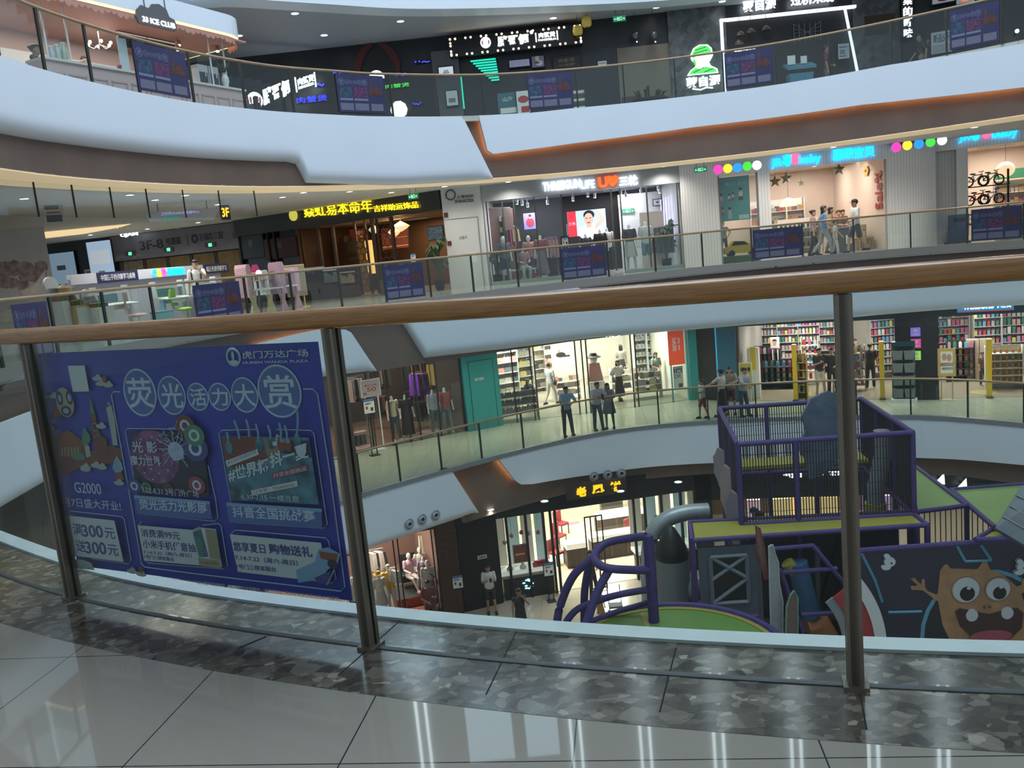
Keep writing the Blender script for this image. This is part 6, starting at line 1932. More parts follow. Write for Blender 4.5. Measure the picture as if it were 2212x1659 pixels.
# inside: shelves of goods
GOODS = []
for k, (c, w, h) in enumerate((((.30,.17,.07),.12,.2),((.25,.24,.22),.1,.16),((.05,.08,.18),.14,.22),((.25,.05,.05),.1,.18),((.06,.08,.09),.11,.14),((.22,.16,.10),.13,.24))):
 GOODS.append(MB().box(-w / 2, w / 2,-.07,.07,0, h).mesh('carton', colm(c)))
def shelf_unit(fr, u, v, w, hgt, rows, label, m=PAPER, rz=0, goods=GOODS, glabel='small carton on the white shelves', gname='carton', gcat='carton', z0=.25, per=7, ggroup=None, fill=1.0, d=.34, back=True):
 t = TF(fr, 'display_shelf', label, 'shelf', u, v, 0, None, rz)
 if back:
  bx('back_panel', m, -w / 2, w / 2, d / 2, d / 2 + .02,0, hgt, t)
 for s in (-1,1):
  bx('side_panel', m, s * w / 2 - .012, s * w / 2 + .012,-d / 2, d / 2,0, hgt, t)
 st = (hgt - z0) / rows
 for k in range(rows):
  bx('shelf_board', m, -w / 2 + .014, w / 2 - .014,-d / 2, d / 2, z0 + st * k - .02, z0 + st * k, t)
 R_ = Matrix.Translation(fr.pt(u, v, 0)) @ Matrix.Rotation(fr.a + rz, 4, 'Z')
 for k in range(rows):
  for j in range(per):
   if RN.random() > fill:
    continue
   p = R_ @ Vector((-w / 2 + w * (j + .5) / per, -.03, z0 + st * k + .001))
   tag(link(gname, RN.choice(goods), None, p, fr.a + rz), glabel, gcat, ggroup or glabel)
 return t
zz = 2.2
for k in range(3):
 uu = a0 + .1 + (a1 - a0) * .19 * (k + .5)
 shelf_unit(JF, uu + .2,5.9,(a1 - a0) * .185,2.2,4,('white wall shelf of baby goods by the opening column', 'white wall shelf of baby goods behind the table lamp', 'white wall shelf of baby goods in the middle of the baby shop')[k], glabel='small carton of baby goods on the white wall shelves of the baby shop', per=7)
shelf_unit(JF, x(1795,440,5.9) + .9,5.9,1.1,2.4,4, 'white wall shelf with pictures near the numerals wall of the baby shop', glabel='small carton of baby goods on the white wall shelves of the baby shop', per=5)
shelf_unit(JF, x(1725,470,3.2),3.2,1.5,1.35,3, 'lower island shelf of dark bottles in the baby shop', glabel='dark bottle on the island shelf of the baby shop', gname='bottle', gcat='bottle', goods=[MB().lathe([(.04,0),(.045,.12),(.02,.16),(.02,.2)], n=8).mesh('bottle', colm((.05,.04,.04)))], per=9)
for px, py, v, lab in ((1674,392,1.0, 'lowest silver star balloon hanging by the opening column'),(1698,385,1.2, 'silver star balloon between the lowest one and the ceiling light'),(1731,395,2.0, 'small grey star ornament hanging deeper in the baby shop'),(1812,366,.5, 'big dark star balloon hanging under the opening edge')):
 u, z = JF.hit(px, py, v)
 q = TF(JF, 'star_balloon', lab, 'balloon', u, v, z)
 r = .23 if px != 1731 else .14
 P = [(r * (1 if k % 2 == 0 else .42) * math.sin(k * PI / 5), r * (1 if k % 2 == 0 else .42) * math.cos(k * PI / 5)) for k in range(10)]
 MB().add([(0,-.09,0),(0,.09,0)] + [(a, 0, b) for a, b in P],[(0,2 + k, 2 + (k + 1) % 10) for k in range(10)] + [(1,2 + (k + 1) % 10,2 + k) for k in range(10)]).build('foil', mat('foil_grey', (0.16,0.22,0.22),.25,.7), q)
 MB().tube([(0,0, r),(0,0, zo + .25 - z)],.004,4).build('string', GREYD, q)
for px, py, v in ((1748,383,2.5),(1790,372,2.5),(1760,376,4),(1846,366,3),(1862,362,4.5),(1826,372,3.5),(1722,391,3.5)):
 u, z = JF.hit(px, py, v)
 downlight(JF.pt(u, v, 0), Z3 + zo + .245, 'warm round downlight inside the baby shop', 'downlights of the baby shop', power=0, r=.09)
struct(boxF(JF, 'trim_90', CW, a0 + .2, a1 - .2,1.8,1.86, zo + .1, zo + .24))
u, z = JF.hit(1703,446,2.4)
q = TF(JF, 'table_lamp', 'glowing cream dome lamp over the goods in the baby shop', 'lamp', u, 2.4, z)
MB().lathe([(.30,0),(.28,.1),(.18,.26),(.04,.32)], n=16).build('shade', mat('lamp_cream', (1,.72,.38), emit=.9), q, sm=True)
MB().tube([(0,0,.32),(0,0, zo + .25 - z)],.008,5).build('cord', GREYD, q)
SW = JF.len - .06
def side_v(px, py=400):
 """depth at which the pixel meets the side wall of the baby shop"""
 a, b = JF.hit(px, py, 0)[0], JF.hit(px, py, 1)[0]
 return (SW - a) / (b - a)
v = side_v(1897)
z0, z1 = JF.hit(1897,436, v)[1], JF.hit(1897,370, v)[1]
t = TF(JF, 'wall_lettering', 'dark red upright lettering with a percent sign on the cream side wall', 'wall lettering', SW, v, z0, None, -PI / 2)
o = text('lettering', 'Sale%', REDM, 0,(z1 - z0) * 1.25,0,.75,0,.01, t, .02)
o.rotation_euler = (0,-PI / 2,0)
o.location = (.38,0,-.25 * (z1 - z0))
v = side_v(1872)
q = TF(JF, 'flower_ornament', 'cream flower ornament with a brown heart on the cream side wall', 'ornament', SW, v, JF.hit(1872,369, v)[1], None, -PI / 2)
for k in range(6):
 MB().ell((.2 * math.cos(k * PI / 3),-.02,.12 * math.sin(k * PI / 3)),.12,.015,.08,8).build('petal', colm((.6,.36,.12)), q)
MB().ell((0,-.03,0),.08,.02,.05,8).build('heart', colm((.15,.06,.02)), q)
for k, (px, lab) in enumerate(((1868, 'red table with chairs in the baby shop'),(1895, 'second red table with chairs at the cream wall'))):
 u = min(L - .6, x(px, 500,1.4 + .5 * k)) - .9 * (1 - k)
 t = TF(JF, 'play_table', lab, 'table', u, 1.4 + .5 * k, 0)
 bx('top', REDM, -.4,.4,-.3,.3,.68,.72, t)
 for sx_ in (-.36,.36):
  for sy_ in (-.26,.26):
   bx('leg', WOOD, sx_ - .02, sx_ + .02, sy_ - .02, sy_ + .02,0,.68, t)
for k in range(4):
 u = min(L - .3, x(1852 + 14 * k, 510,.9 + .35 * k))
 t = TF(JF, 'wooden_chair', 'wooden chair with a slatted back among the red tables', 'chair', u, .75 + .35 * k, 0, 'wooden chairs of the baby shop', .4 * k)
 bx('seat', WOOD, -.2,.2,-.2,.2,.42,.45, t)
 for sx_ in (-.18,.18):
  for sy_ in (-.18,.18):
   bx('leg', WOOD, sx_ - .018, sx_ + .018, sy_ - .018, sy_ + .018,0,.42 if sy_ < 0 else .9, t)
 bx('backrest', WOOD, -.2,.2,.17,.2,.72,.9, t)
u0, u1, z0, z1 = Q(JF, 1812,525,1842,482,.3)
t = TF(JF, 'checkout_counter', 'grey counter with a white arrow mark at the baby shop opening', 'counter', (u0 + u1) / 2,.5,0)
w = (u1 - u0) / 2
bx('body', GREYD, -w, w, -.2,.3,0,.85, t)
bx('top', GREY, -w - .03, w + .03,-.23,.33,.85,.9, t)
bx('sign_plate', PAPER, 0, w * .8,-.22,-.2,.3,.6, t)
MB().prism([(w * .15,.45),(w * .5,.56),(w * .5,.34)],-.225,-.22).build('arrow_mark', INK, t)
for px, hy, hh, v, top, lo, hair, legs, arms, rz, hem, lab, kw in (
  (1756,446,1.56,.6,(.30,.20,.19),(.02,.02,.025), 'bun', 'step', ('down', 'hands'),1.2, 'trousers', 'woman in a dusty pink top and dark trousers beside the woman in blue', {}),
  (1779,434,1.66,.0,(.10,.22,.42),(.26,.28,.30), 'long', 'walk', ('hands', 'swingb'),1.5, 'trousers', 'woman with long hair in a blue top and grey trousers walking with the child', {}),
  (1794,436,1.62,1.9,(.42,.30,.16),(.1,.1,.1), 'long', 'step', ('down', 'hands'),1.3, 'trousers', 'woman in a pale yellow top behind the woman in blue', {}),
  (1803,470,1.15,-.2,(.5,.5,.5),(.42,.42,.42), 'short', 'step', ('down', 'swingf'),1.2, 'trousers', 'child dressed in white walking beside the woman in blue', {}),
  (1848,424,1.76,-.3,(.55,.56,.58),(.03,.035,.05), 'short', 'walk', ('down', 'hands'),-1.4, 'shorts', 'man in a white T-shirt, dark shorts and dark cap striding past the baby shop', {'cap': (MBLACK, 'visor')})):
 p = hp(Z3, px, hy, hh)
 person('person', lab, 'person', JF.pt(x(px, 480, v - 1.2), v - 1.2,0), JF.a + rz, hh, colm(top), colm(lo), hair, legs, arms, SKIN, hem=hem, shoes=MBLACK, **kw)
for px, lab, c in ((1811, 'person in a dark red top seated at a table in the baby shop', (.2,.05,.04)),(1820, 'second seated person in brown at the same table in the baby shop', (.12,.07,.05))):
 person('person', lab, 'person', JF.pt(x(px, 470,3.2),3.2,.25), JF.a + .5,1.65, colm(c), MBLACK, 'short', 'sit', ('lap', 'lap'), SKIN, simple=True)
 q = TF(JF, 'seat_cube', 'low seat under the ' + ('person in dark red' if px < 1815 else 'person in brown') + ' in the baby shop', 'seat', x(px, 470,3.2),3.25,0)
 bx('cushion', REDM, -.2,.2,-.2,.2,.0,.66, q)
# bicycle display, bin and goods at the far shop
u, v = J2.hit(2068,480,-.7)[0],-.7
t = TF(J2, 'litter_bin', 'navy blue slanted litter bin beside the pale pier', 'bin', u, v, 0)
NB = mat('bin_navy', (0.015,0.03,0.09),.4)
MB().loft([[(-.3,-.25,0),(.3,-.25,0),(.3,.25,0),(-.3,.25,0)],[(-.26,-.27,.95),(.34,-.27,.95),(.34,.25,.95),(-.26,.25,.95)]]).build('body', NB, t)
bx('opening', BLACK, -.15,.22,-.28,-.26,.72,.84, t)
bx('base', MBLACK, -.38,.38,-.3,.3,0,.05, t)
def bicycle(u, v, z, label, m, s=.8, rz=0):
 t = TF(J2, 'small_bicycle', label, 'bicycle', u, v, z, None, rz)
 for c in (-.42,.42):
  MB().tube([(s * c + s * .26 * math.cos(a * PI / 9),0, s * .28 + s * .26 * math.sin(a * PI / 9)) for a in range(18)],.028,6, close=True).build('wheel', MBLACK, t)
 mb = MB()
 for a, b in (((-.42,.28),(-.08,.28)),((-.42,.28),(-.15,.62)),((-.15,.62),(-.08,.28)),((-.08,.28),(.28,.62)),((-.15,.62),(.28,.64)),((.30,.75),(.42,.28))):
  mb.tube([(s * a[0],0, s * a[1]),(s * b[0],0, s * b[1])],.02,6)
 mb.build('frame', m, t)
 MB().ell((-s * .17,0, s * .70),.11,.05,.03,8).build('saddle', MBLACK, t)
 MB().tube([(s * .28,-.2, s * .82),(s * .30,0, s * .78),(s * .28,.2, s * .82)],.014,6).build('handlebar', MBLACK, t)
 return t
t = TF(J2, 'bicycle_rack', 'tall dark display rack of small bicycles at the far shop', 'rack', J2.hit(2125,420,1)[0],1.0,0)
for s in (-.75,.75):
 bx('upright', MBLACK, s - .03, s + .03,-.05,.05,0,2.35, t)
for z in (.55,1.2,1.85):
 bx('shelf_board', MBLACK, -.78,.78,-.25,.25, z - .03, z, t)
for k, (px, z, m, lab) in enumerate(((2108,1.85, CHROME, 'small bicycle on the top of the tall rack'),(2140,1.85, GREYD, 'second small bicycle on the top of the tall rack'),(2110,1.2, REDM, 'small red bicycle in the middle of the tall rack'),(2140,1.2, CHROME, 'silver small bicycle in the middle of the tall rack'),(2112,.55, GREYD, 'dark small bicycle at the bottom of the tall rack'))):
 bicycle(J2.hit(px, 420,1)[0],.9, z, lab, m, .62,.25)
u, z = J2.hit(2172,366,1.6)
q = TF(J2, 'paper_lantern', 'round cream paper lantern over the bicycle display', 'lantern', u, 1.6, z - .25)
MB().ell((0,0,.25),.3,.3,.27,16).build('shade', mat('lantern_cream', (1,.72,.45), emit=.8), q, sm=True)
MB().tube([(0,0,.5),(0,0, zo + .3 - z + .25)],.008,5).build('cord', GREYD, q)
u0, u1, z0, z1 = Q(J2,2150,389,2230,372,3)
boxF(J2, 'green_valance', mat('valance_green', (0.02,0.16,0.09),.5), u0, u1,3,3.1, z0, z1 + .2, 'dark green valance with white blots over the far shelves', 'valance')
shelf_unit(J2,(u0 + u1) / 2,3.4, u1 - u0,2.0,4, 'shelf of coloured toys under the green valance', glabel='coloured toy box under the green valance', gname='toy_box', gcat='toy', per=9)
u, z = J2.hit(2185,418,1.4)
q = TF(J2, 'red_toy_car', 'red ride-on toy at the far shop behind the balustrade', 'toy', u, 1.5,.6)
MB().prism([(-.4,.1),(.4,.1),(.4,.3),(.1,.48),(-.3,.5),(-.42,.3)],-.2,.2).build('body', mat('toy_red', (.4,.03,.05),.3), q)
for s in (-.25,.25):
 MB().tube([(s, -.22,.1),(s, .22,.1)],.1,12).build('wheel', MBLACK, q)
bx('stand', GREYD, -.35,.35,-.2,.2,-.6,0, q)
# ------------------------------------------------------------------ one storey down
A2 = Fr((-12.0,24.8),(-1.75,30.0), Z2)
B2 = Fr((-1.75,30.0),(-.5,30.6), Z2)
M2 = Fr((-.5,30.6),(7.05,31.9), Z2)
K2 = Fr((7.05,31.9),(8.25,30.65), Z2)
W2 = Fr((8.25,30.65),(19.5,25.6), Z2)
HC = 3.36
for k, (fr, u, v) in enumerate(((A2,5,-1.8),(A2,8,-1.6),(A2,10.5,-1.4),(M2,.5,-1.8),(M2,2.5,-1.6),(M2,4.5,-1.6),(M2,6.5,-1.7),(W2,1.5,-1.4),(W2,4,-1.4),(W2,6.5,-1.5),(W2,9,-1.5))):
 p = fr.pt(u, v, HC)
 downlight(p, -1.625, 'round downlight over the gallery one storey down', 'downlights one storey down', power=200, col=(1,.93,.74))
# clothes shop with a timber floor
shopbox(A2,.0, A2.len - .05,3.2,5.5, mat('cloth_dark', (0.06,0.045,0.04),.7), mat('timber_floor', (0.14,0.085,0.06),.35, noise=.3, scale=2), mat('ceiling_black', (0.03,0.03,0.03),.8),75,(1,.82,.66), n=3)
wallF(A2, 'wall_header', DARK, 0, A2.len, -.05,.1,3.0, HC)
t = TF(A2, 'glass_shop_front', 'dark framed glazing of the clothes shop with the timber floor', 'shop front', 0,.05,0)
for px in (725,752,800,843,882,905,950,1003):
 u = A2.hit(px, 900,.05)[0]
 bx('post', MBLACK, u - .025, u + .025,-.03,.03,0,3.0, t)
for a, b in ((725,752),(752,800),(905,950),(950,1003)):
 bx('glass_panel', SGLASS, A2.hit(a, 900,.05)[0] + .03, A2.hit(b, 900,.05)[0] - .03,-.005,.005,0,3.0, t)
cols = [(.55,.36,.32),(.5,.45,.40), bk, (.04,.04,.06),(.45,.25,.22)]
gl = 'garment crowded on the rails of the timber-floored clothes shop'
for a, b, y, v, n, c in ((752,790,812,2.0,9, cols),(812,842,788,3.2,8,[bk, (.08,.07,.06),(.2,.17,.15)]),(880,930,775,3.4,10,[bk, (.35,.28,.06),(.07,.05,.05),(.3,.05,.05)]),(935,975,778,2.6,10,[(.4,.3,.08), bk, (.25,.22,.2),(.04,.05,.08)]),(975,998,815,1.3,6,[(.30,.24,.18), bk, (.12,.1,.09)]),(895,925,800,1.6,5,[(.16,.03,.45), rd, (.3,.28,.3)])):
 rack(A2, a, b, y, v, {752: 'clothes rail of pale pink tops by the numbered sale board', 812: 'dark clothes rail deep in the timber-floored shop', 880: 'clothes rail of dark and yellow garments deep in the shop', 935: 'clothes rail of yellow and dark garments behind the red mannequin', 975: 'clothes rail at the teal wall end of the timber-floored shop', 895: 'clothes rail with the violet garment'}[a], c, n, gl, py=870, ggroup='garments of the timber-floored shop', length=.9)
 rack(A2, a, b, y + 62, v + .25, {752: 'lower clothes rail behind the numbered sale board', 812: 'lower dark clothes rail deep in the shop', 880: 'lower clothes rail of dark garments deep in the shop', 935: 'lower clothes rail behind the red mannequin', 975: 'lower clothes rail at the teal wall end', 895: 'lower clothes rail under the violet garment'}[a],[bk, (.06,.05,.05),(.2,.06,.06)], n - 2, gl, py=900, ggroup='garments of the timber-floored shop', length=.8) if y < 805 else None
for px, hy, hh, v, top, lo, hem, rz, lab in ((850,822,1.72,.7,(.5,.46,.36),(.06,.10,.14), 'trousers', .2, 'headless mannequin in a cream top and wide jeans'),(879,820,1.72,.5, bk, bk, 'long_skirt', -.1, 'headless mannequin in a long black dress'),(939,822,1.74,.5,(.32,.30,.36),(.05,.08,.12), 'trousers', .1, 'headless mannequin in a grey-lilac top and jeans'),(965,812,1.76,.4,(.30,.06,.05),(.10,.13,.16), 'trousers', -.2, 'headless mannequin in an orange-red top by the teal wall')):
 person('mannequin', lab, 'mannequin', A2.pt(A2.hit(px, 900, v)[0], v, 0), A2.a + rz, hh, colm(top), colm(lo), None, 'ease', dummy=True, head=False, hem=hem, simple=True, shoes=PAPER)
panel(A2,(783,858,818,818),-.1, mat('sale_board', (0.36,0.32,0.34),.5), 'sale_board', 'pale pink-edged sale board with a large 50 on a pole', 'sale board', [('legs',),('50', REDM, (.28,.78,.28,.55)),('夏日大促', REDM, (.15,.85,.62,.74)),('o', colm((.3,.08,.1)),(.05,.25,.1,.25))], PAPER)
notice_stand(A2,795,862,893,-.8, 'white notice on a dark stand in front of the timber-floored clothes shop')
for px, v, lab in ((930,1.2, 'pink round rug in the timber-floored clothes shop'),(768,.8, 'pink round rug near the numbered sale board')):
 p = A2.pt(A2.hit(px, 915, v)[0], v, .013)
 tag(MB().cyl((0,0),.45,0,.012,20).build('round_rug', colm((.35,.2,.22)), None, p, 0), lab, 'rug')
t = TF(A2, 'pink_stool_box', 'low pink bench by the rail of pale tops', 'bench', A2.hit(762,875,1.2)[0],1.2,0)
bx('cushion', colm((.45,.25,.22)),-.35,.35,-.15,.15,.38,.48, t)
bx('base', MBLACK, -.3,.3,-.12,.12,0,.38, t)
# teal service wall
wallF(B2, 'wall_teal', TEAL, 0, B2.len, -.12,.3,0, HC)
o = struct(boxF(B2, 'door_10', TEAL, .22, B2.len - .2,-.14,-.12,0,2.5))
w = (B2.len - .42) / 2
MB().box(-w, w, -.014,-.008,2.485,2.5).box(-w, -w + .015,-.014,-.008,0,2.5).box(w - .015, w, -.014,-.008,0,2.5).build('door_seam', TEALD, o)
panel(B2,(1026,823,1044,815),-.15, PAPER, 'wall_notice', 'small white notice on the teal service door', 'notice', [('设备间', INK, (.1,.9,.25,.75))], None)
# bag and gift shop, teal header
L = M2.len
zo = M2.hit(1250,735)[1]
wallF(M2, 'wall_gift_header', TEALD, 0, L, -.1,.12, zo, HC)
shopbox(M2,.05, L - .3, zo + .15,8, mat('gift_white', (0.60,0.58,0.52),.6), mat('gift_floor', (0.34,0.31,0.26),.3, noise=.05, scale=1), mat('gift_ceiling', (0.6,0.58,0.54),.6),190,(1,.93,.78), n=3)
wallF(M2, 'wall_teal', TEAL, L - .32, L, -.1,.3,0, zo)
wallF(K2, 'wall_black_corner', DARK, 0, K2.len, -.05,.2,0, HC)
u0, u1, z0, z1 = Q(K2,1552,860,1557,700,-.08)
struct(boxF(K2, 'trim_91', mat('blue_edge', (.04,.30,.62), emit=.7), u0, u0 + .05,-.09,-.05,0, z1))
struct(boxF(K2, 'wall_blue_corner', mat('blue_wall', (0.015,0.11,0.2),.4), u0 + .05, K2.len, -.08,-.05,0, HC - .1))
sign(M2, 'shop_sign', 'white glowing letters hanging in the header of the bag and gift shop', [('M⊖', GLOWW, (1308,731),(1340,713),.05)],-.15)
t = TF(M2, 'glass_shop_front', 'glazed front with dark door frames of the bag and gift shop', 'shop front', 0,0,0)
for px in (1078,1110,1150,1158,1248,1262,1272,1368,1377,1452,1488):
 u = M2.hit(px, 830,0)[0]
 bx('post', MBLACK if px not in (1488,1452) else TEAL, u - .02, u + .02,-.03,.03,0, zo, t)
for a, b in ((1078,1110),(1110,1150),(1272,1278),(1377,1452),(1452,1488)):
 bx('glass_panel', SGLASS, M2.hit(a, 830)[0] + .02, M2.hit(b, 830)[0] - .02,-.005,.005,0, zo, t)
BAGS = []
for c in ((.50,.48,.42),(.40,.38,.34),(.55,.50,.38),(.10,.10,.11),(.36,.32,.30),(.5,.4,.12),(.42,.2,.18)):
 BAGS.append(MB().loft([[(-.16,-.04,0),(.16,-.04,0),(.16,.04,0),(-.16,.04,0)],[(-.13,-.03,.2),(.13,-.03,.2),(.13,.03,.2),(-.13,.03,.2)]]).tube([(-.09,0,.2),(-.06,0,.30),(.06,0,.30),(.09,0,.2)],.012,4).mesh('handbag', colm(c)))
BOT = []
for c in ((.5,.48,.45),(.45,.3,.28),(.3,.35,.36),(.5,.42,.2)):
 BOT.append(MB().lathe([(.045,0),(.05,.13),(.05,.16)], n=8).cyl((0,0),.04,.16,.2,8,1).mesh('cup', [colm(c), MBLACK]))
gb = 'handbag on the white bag shelves of the gift shop'
for k, (a, v) in enumerate(((1088,3.2),(1122,4.4),(1150,6.0),(1172,7.4))):
 shelf_unit(M2, M2.hit(a, 800, v)[0], v, 1.15,3.1,7,('first', 'second', 'third', 'fourth')[k] + ' white bag shelf of the gift shop counted from the teal wall', PAPER, .25, BAGS, gb, 'handbag', 'bag', per=4, z0=.2)
for k, (a, v) in enumerate(((1405,4.5),(1432,4.2))):
 shelf_unit(M2, M2.hit(a, 790, v)[0], v, 1.3,3.0,8,('cup shelf beside the inner aisle of the gift shop', 'cup shelf behind the red banner of the gift shop')[k], PAPER, -.1, BOT, 'cup with a dark lid on the cup shelves of the gift shop', 'cup', 'cup', per=8)
for k, (a, v, n) in enumerate(((1225,3.2,5),(1350,3.0,4),(1400,1.6,5))):
 shelf_unit(M2, M2.hit(a, 860, v)[0], v, 1.1,1.1,3,('low shelf of bags under the portrait panel', 'low shelf of goods beside the inner aisle', 'low window shelf of dark bags by the red banner')[k], PAPER, 0, BAGS + GOODS, 'small bag or box on the low shelves of the gift shop', 'goods', 'goods', per=n, back=False)
shelf_unit(M2, M2.hit(1118,890,.7)[0],.7,1.5,1.15,3, 'white wire trolley of dark bags in the gift shop window', PAPER, 0,[BAGS[3]], 'dark bag on the white wire trolley', 'handbag', 'bag', per=5, back=False)
panel(M2,(1196,832,1238,733),3.9, mat('portrait_panel', (0.62,0.55,0.42), emit=.5), 'portrait_panel', 'tall cream lit panel with a small figure in black', 'panel', [('o', MBLACK, (.2,.62,.62,.74)),('o', SKIN, (.28,.42,.73,.80)),('b', MBLACK, (.5,.8,.62,.66))], None)
u0, u1, z0, z1 = Q(M2,1446,790,1475,708,-.14)
t = TF(M2, 'red_banner', 'orange-red hanging banner with large white characters in the gift shop window', 'banner', (u0 + u1) / 2,-.14, z0)
w, h = (u1 - u0) / 2, z1 - z0
bx('cloth', mat('banner_red', (0.62,0.07,0.03), emit=.35),-w, w, 0,.01,0, h, t)
for k, (s, x0, x1, a, b) in enumerate((('买', -.5,.05,.55,.75),('送', -.5,.05,.38,.56),('3', .2,.5,.58,.74),('1', .28,.45,.40,.54))):
 text('lettering', s, PAPER, x0 * w, x1 * w, a * h, b * h, -.002,.006, t, .02)
bx('rod', CHROME, -w, w, -.005,.015, h, h + .02, t)
MB().tube([(0,.005, h),(0,.005, HC - .02 - z0)],.006,4).build('cord', CHROME, t)
panel(M2,(1456,842,1474,790),.12, PAPER, 'window_poster', 'white window poster with dark letters below the red banner', 'poster', [('ICI', INK, (.1,.9,.7,.9)),('CH', INK, (.1,.7,.5,.66)),('b', MBLACK, (.5,.9,.08,.25))], None)
u = M2.hit(1284,800,1.8)[0]
t = TF(M2, 'hat_display', 'display stand with a striped hat and a pink towel at the aisle', 'display stand', u, 1.8,0)
bx('table', PAPER, -.3,.3,-.3,.3,0,.9, t)
MB().ell((0,0,1.75),.15,.15,.18,12).build('head_form', DUMMY, t)
MB().lathe([(.16,1.85),(.30,1.82),(.30,1.84),(.17,1.9),(.12,2.0)], n=16).build('hat', MBLACK, t)
MB().loft([[(-.2,-.1,1.6),(.2,-.1,1.6),(.2,.1,1.6),(-.2,.1,1.6)],[(-.32,-.16,.75),(.32,-.16,.75),(.32,.16,.75),(-.32,.16,.75)]]).build('pink_towel', colm((.5,.26,.24)), t)
# -------------------------------------------------- drugstore
L = W2.len
zo = W2.hit(1700,700)[1]
xw = lambda px, py=800, v=0: W2.hit(px, py, v)[0]
wallF(W2, 'wall_drug_header', TEALD, 0, L, -.05,.15, zo, HC)
shopbox(W2,.1, L, zo + .1,7, mat('drug_back', (0.30,0.27,0.25),.6), mat('drug_floor', (0.42,0.32,0.25),.25, noise=.05, scale=1), mat('drug_ceiling', (0.35,0.33,0.31),.6),125,(1,.93,.86), n=4)
BLU = mat('drug_blue', (0.01,0.22,0.55), emit=.9)
for a, b, y0, y1, s, lab in ((1688,1800,692,662, 'watsons', 'blue lit drugstore sign above the opening beside the blue corner'),(2068,2190,676,646, 'watsons', 'blue lit drugstore sign beyond the black pillar')):
 u0, u1, z0, z1 = Q(W2, a, y0, b, y1,-.15)
 z1 = z0 + .42
 t = TF(W2, 'shop_sign', lab, 'sign', (u0 + u1) / 2,-.15, z0)
 w = (u1 - u0) / 2
 bx('blue_board', BLU, -w, w, 0,.08,0, z1 - z0, t)
 bx('red_line', mat('drug_red', (.6,.1,.06), emit=.4),-w, w, -.004,0,0,.04, t)
 text('lettering', s, GLOWW, -w * .8, w * .3,.09,.30,-.003,.015, t, .03)
 text('lettering', '屈臣氏', GLOWW, w * .42, w * .9,.09,.30,-.003,.015, t, .02)
u0, u1, z0, z1 = Q(W2,1936,862,2026,680,-.1)
o = struct(boxF(W2, 'column_black', DARK, u0, u1,-.15,.3,0, HC - .02))
for px, y0, y1, m, lab in ((1971,726,707, mat('sq_violet', (.18,.12,.6), emit=.8), 'violet'),(1972,752,732, mat('sq_rose', (.6,.05,.3), emit=.8), 'rose'),(1972,777,758, mat('sq_lime', (.25,.6,.08), emit=.8), 'lime green')):
 panel(W2,(px - 4, y1 + 20, px + 17, y1),-.18, m, 'square_sign', 'small square %s lit sign on the black pillar of the drugstore' % lab, 'sign', [('b', PAPER, (.3,.7,.5,.85)),('b', PAPER, (.2,.8,.15,.3))], None)
PK = []
for c in ((.35,.04,.05),(.4,.1,.2),(.5,.5,.5),(.1,.25,.4),(.45,.3,.28),(.04,.15,.12),(.5,.42,.12),(.28,.26,.3)):
 PK.append(MB().box(-.05,.05,-.05,.05,0,.19).box(-.025,.025,-.025,.025,.19,.23).mesh('bottle', colm(c)))
PK2 = [MB().box(-.055,.055,-.05,.05,0,.15 + .05 * (k % 3)).mesh('product_box', m) for k, m in enumerate(x.materials[0] for x in PK)]
gp = 'bottle on the tall lit shelves of the drugstore'
for k, (px, v, w, h, rz) in enumerate(((1618,5.6,.8,2.9,.0),(1660,6.3,.85,3.0,0),(1705,6.3,.85,3.0,0),(1750,6.3,.85,3.0,0),(1795,6.0,.8,2.9,0),(1912,4.2,1.2,2.6,.4),(2055,5.0,1.2,2.8,.2),(2140,6.0,1.2,3.0,.1),(2205,4.4,1.2,2.8,0))):
 shelf_unit(W2, xw(px, 780, v), v, w, h, 8,('%s tall product shelf of the drugstore' % ('first', 'second', 'third', 'fourth', 'fifth', 'aisle-side', 'slanting far', 'deep far', 'outermost')[k]), mat('shelf_grey', (.36,.35,.35),.5), rz, PK if k % 2 else PK2, gp if k % 2 else 'small box on the tall lit shelves of the drugstore', 'bottle' if k % 2 else 'product_box', 'product', per=6 if w < 1 else 8, z0=.3)
gq = 'small pack on the low display stands of the drugstore'
for k, (px, v, w, h, n, m, lab) in enumerate(((1660,3.0,1.0,1.6,6, MBLACK, 'black slanted make-up stand with a lit face card'),(1682,2.4,1.1,1.1,5, MBLACK, 'low black make-up stand in front of the face card'),(1752,3.2,.6,1.9,3, PAPER, 'narrow white stand under the orange topper'),(1822,1.4,.7,1.6,3, PAPER, 'white promotion stand just behind our brown railing post'),(1850,1.7,.6,1.7,3, colm((.25,.2,.14)), 'tan carton stand beside the white promotion stand'),(1731,.5,.4,1.6,2, colm((.5,.38,.03)), 'yellow promotion stand beside the yellow gate'),(2168,1.6,1.1,1.5,6, PAPER, 'white stand of amber bottles by the far yellow gate'),(2075,3.2,.9,1.5,5, MBLACK, 'black stand of green bottles beyond the easel poster'))):
 shelf_unit(W2, xw(px, 820, v), v, w, h, 5 if h > 1.3 else 4, lab, m, .0, PK if k != 6 else [MB().lathe([(.04,0),(.045,.12),(.02,.16),(.02,.2)], n=8).mesh('bottle', colm((.45,.22,.03)))], gq, 'small_pack', 'product', per=n, back=k not in (2,3,4), d=.4)
panel(W2,(1666,752,1681,730),2.7, mat('face_card', (.55,.42,.42), emit=.4), 'face_card', 'white lit card with a face above the black make-up stand', 'card', [('legs',),('o', SKIN, (.25,.75,.25,.75)),('o', HAIR, (.2,.8,.6,.9))], PAPER)
YG = mat('gate_yellow', (0.62,0.42,0.02),.4)
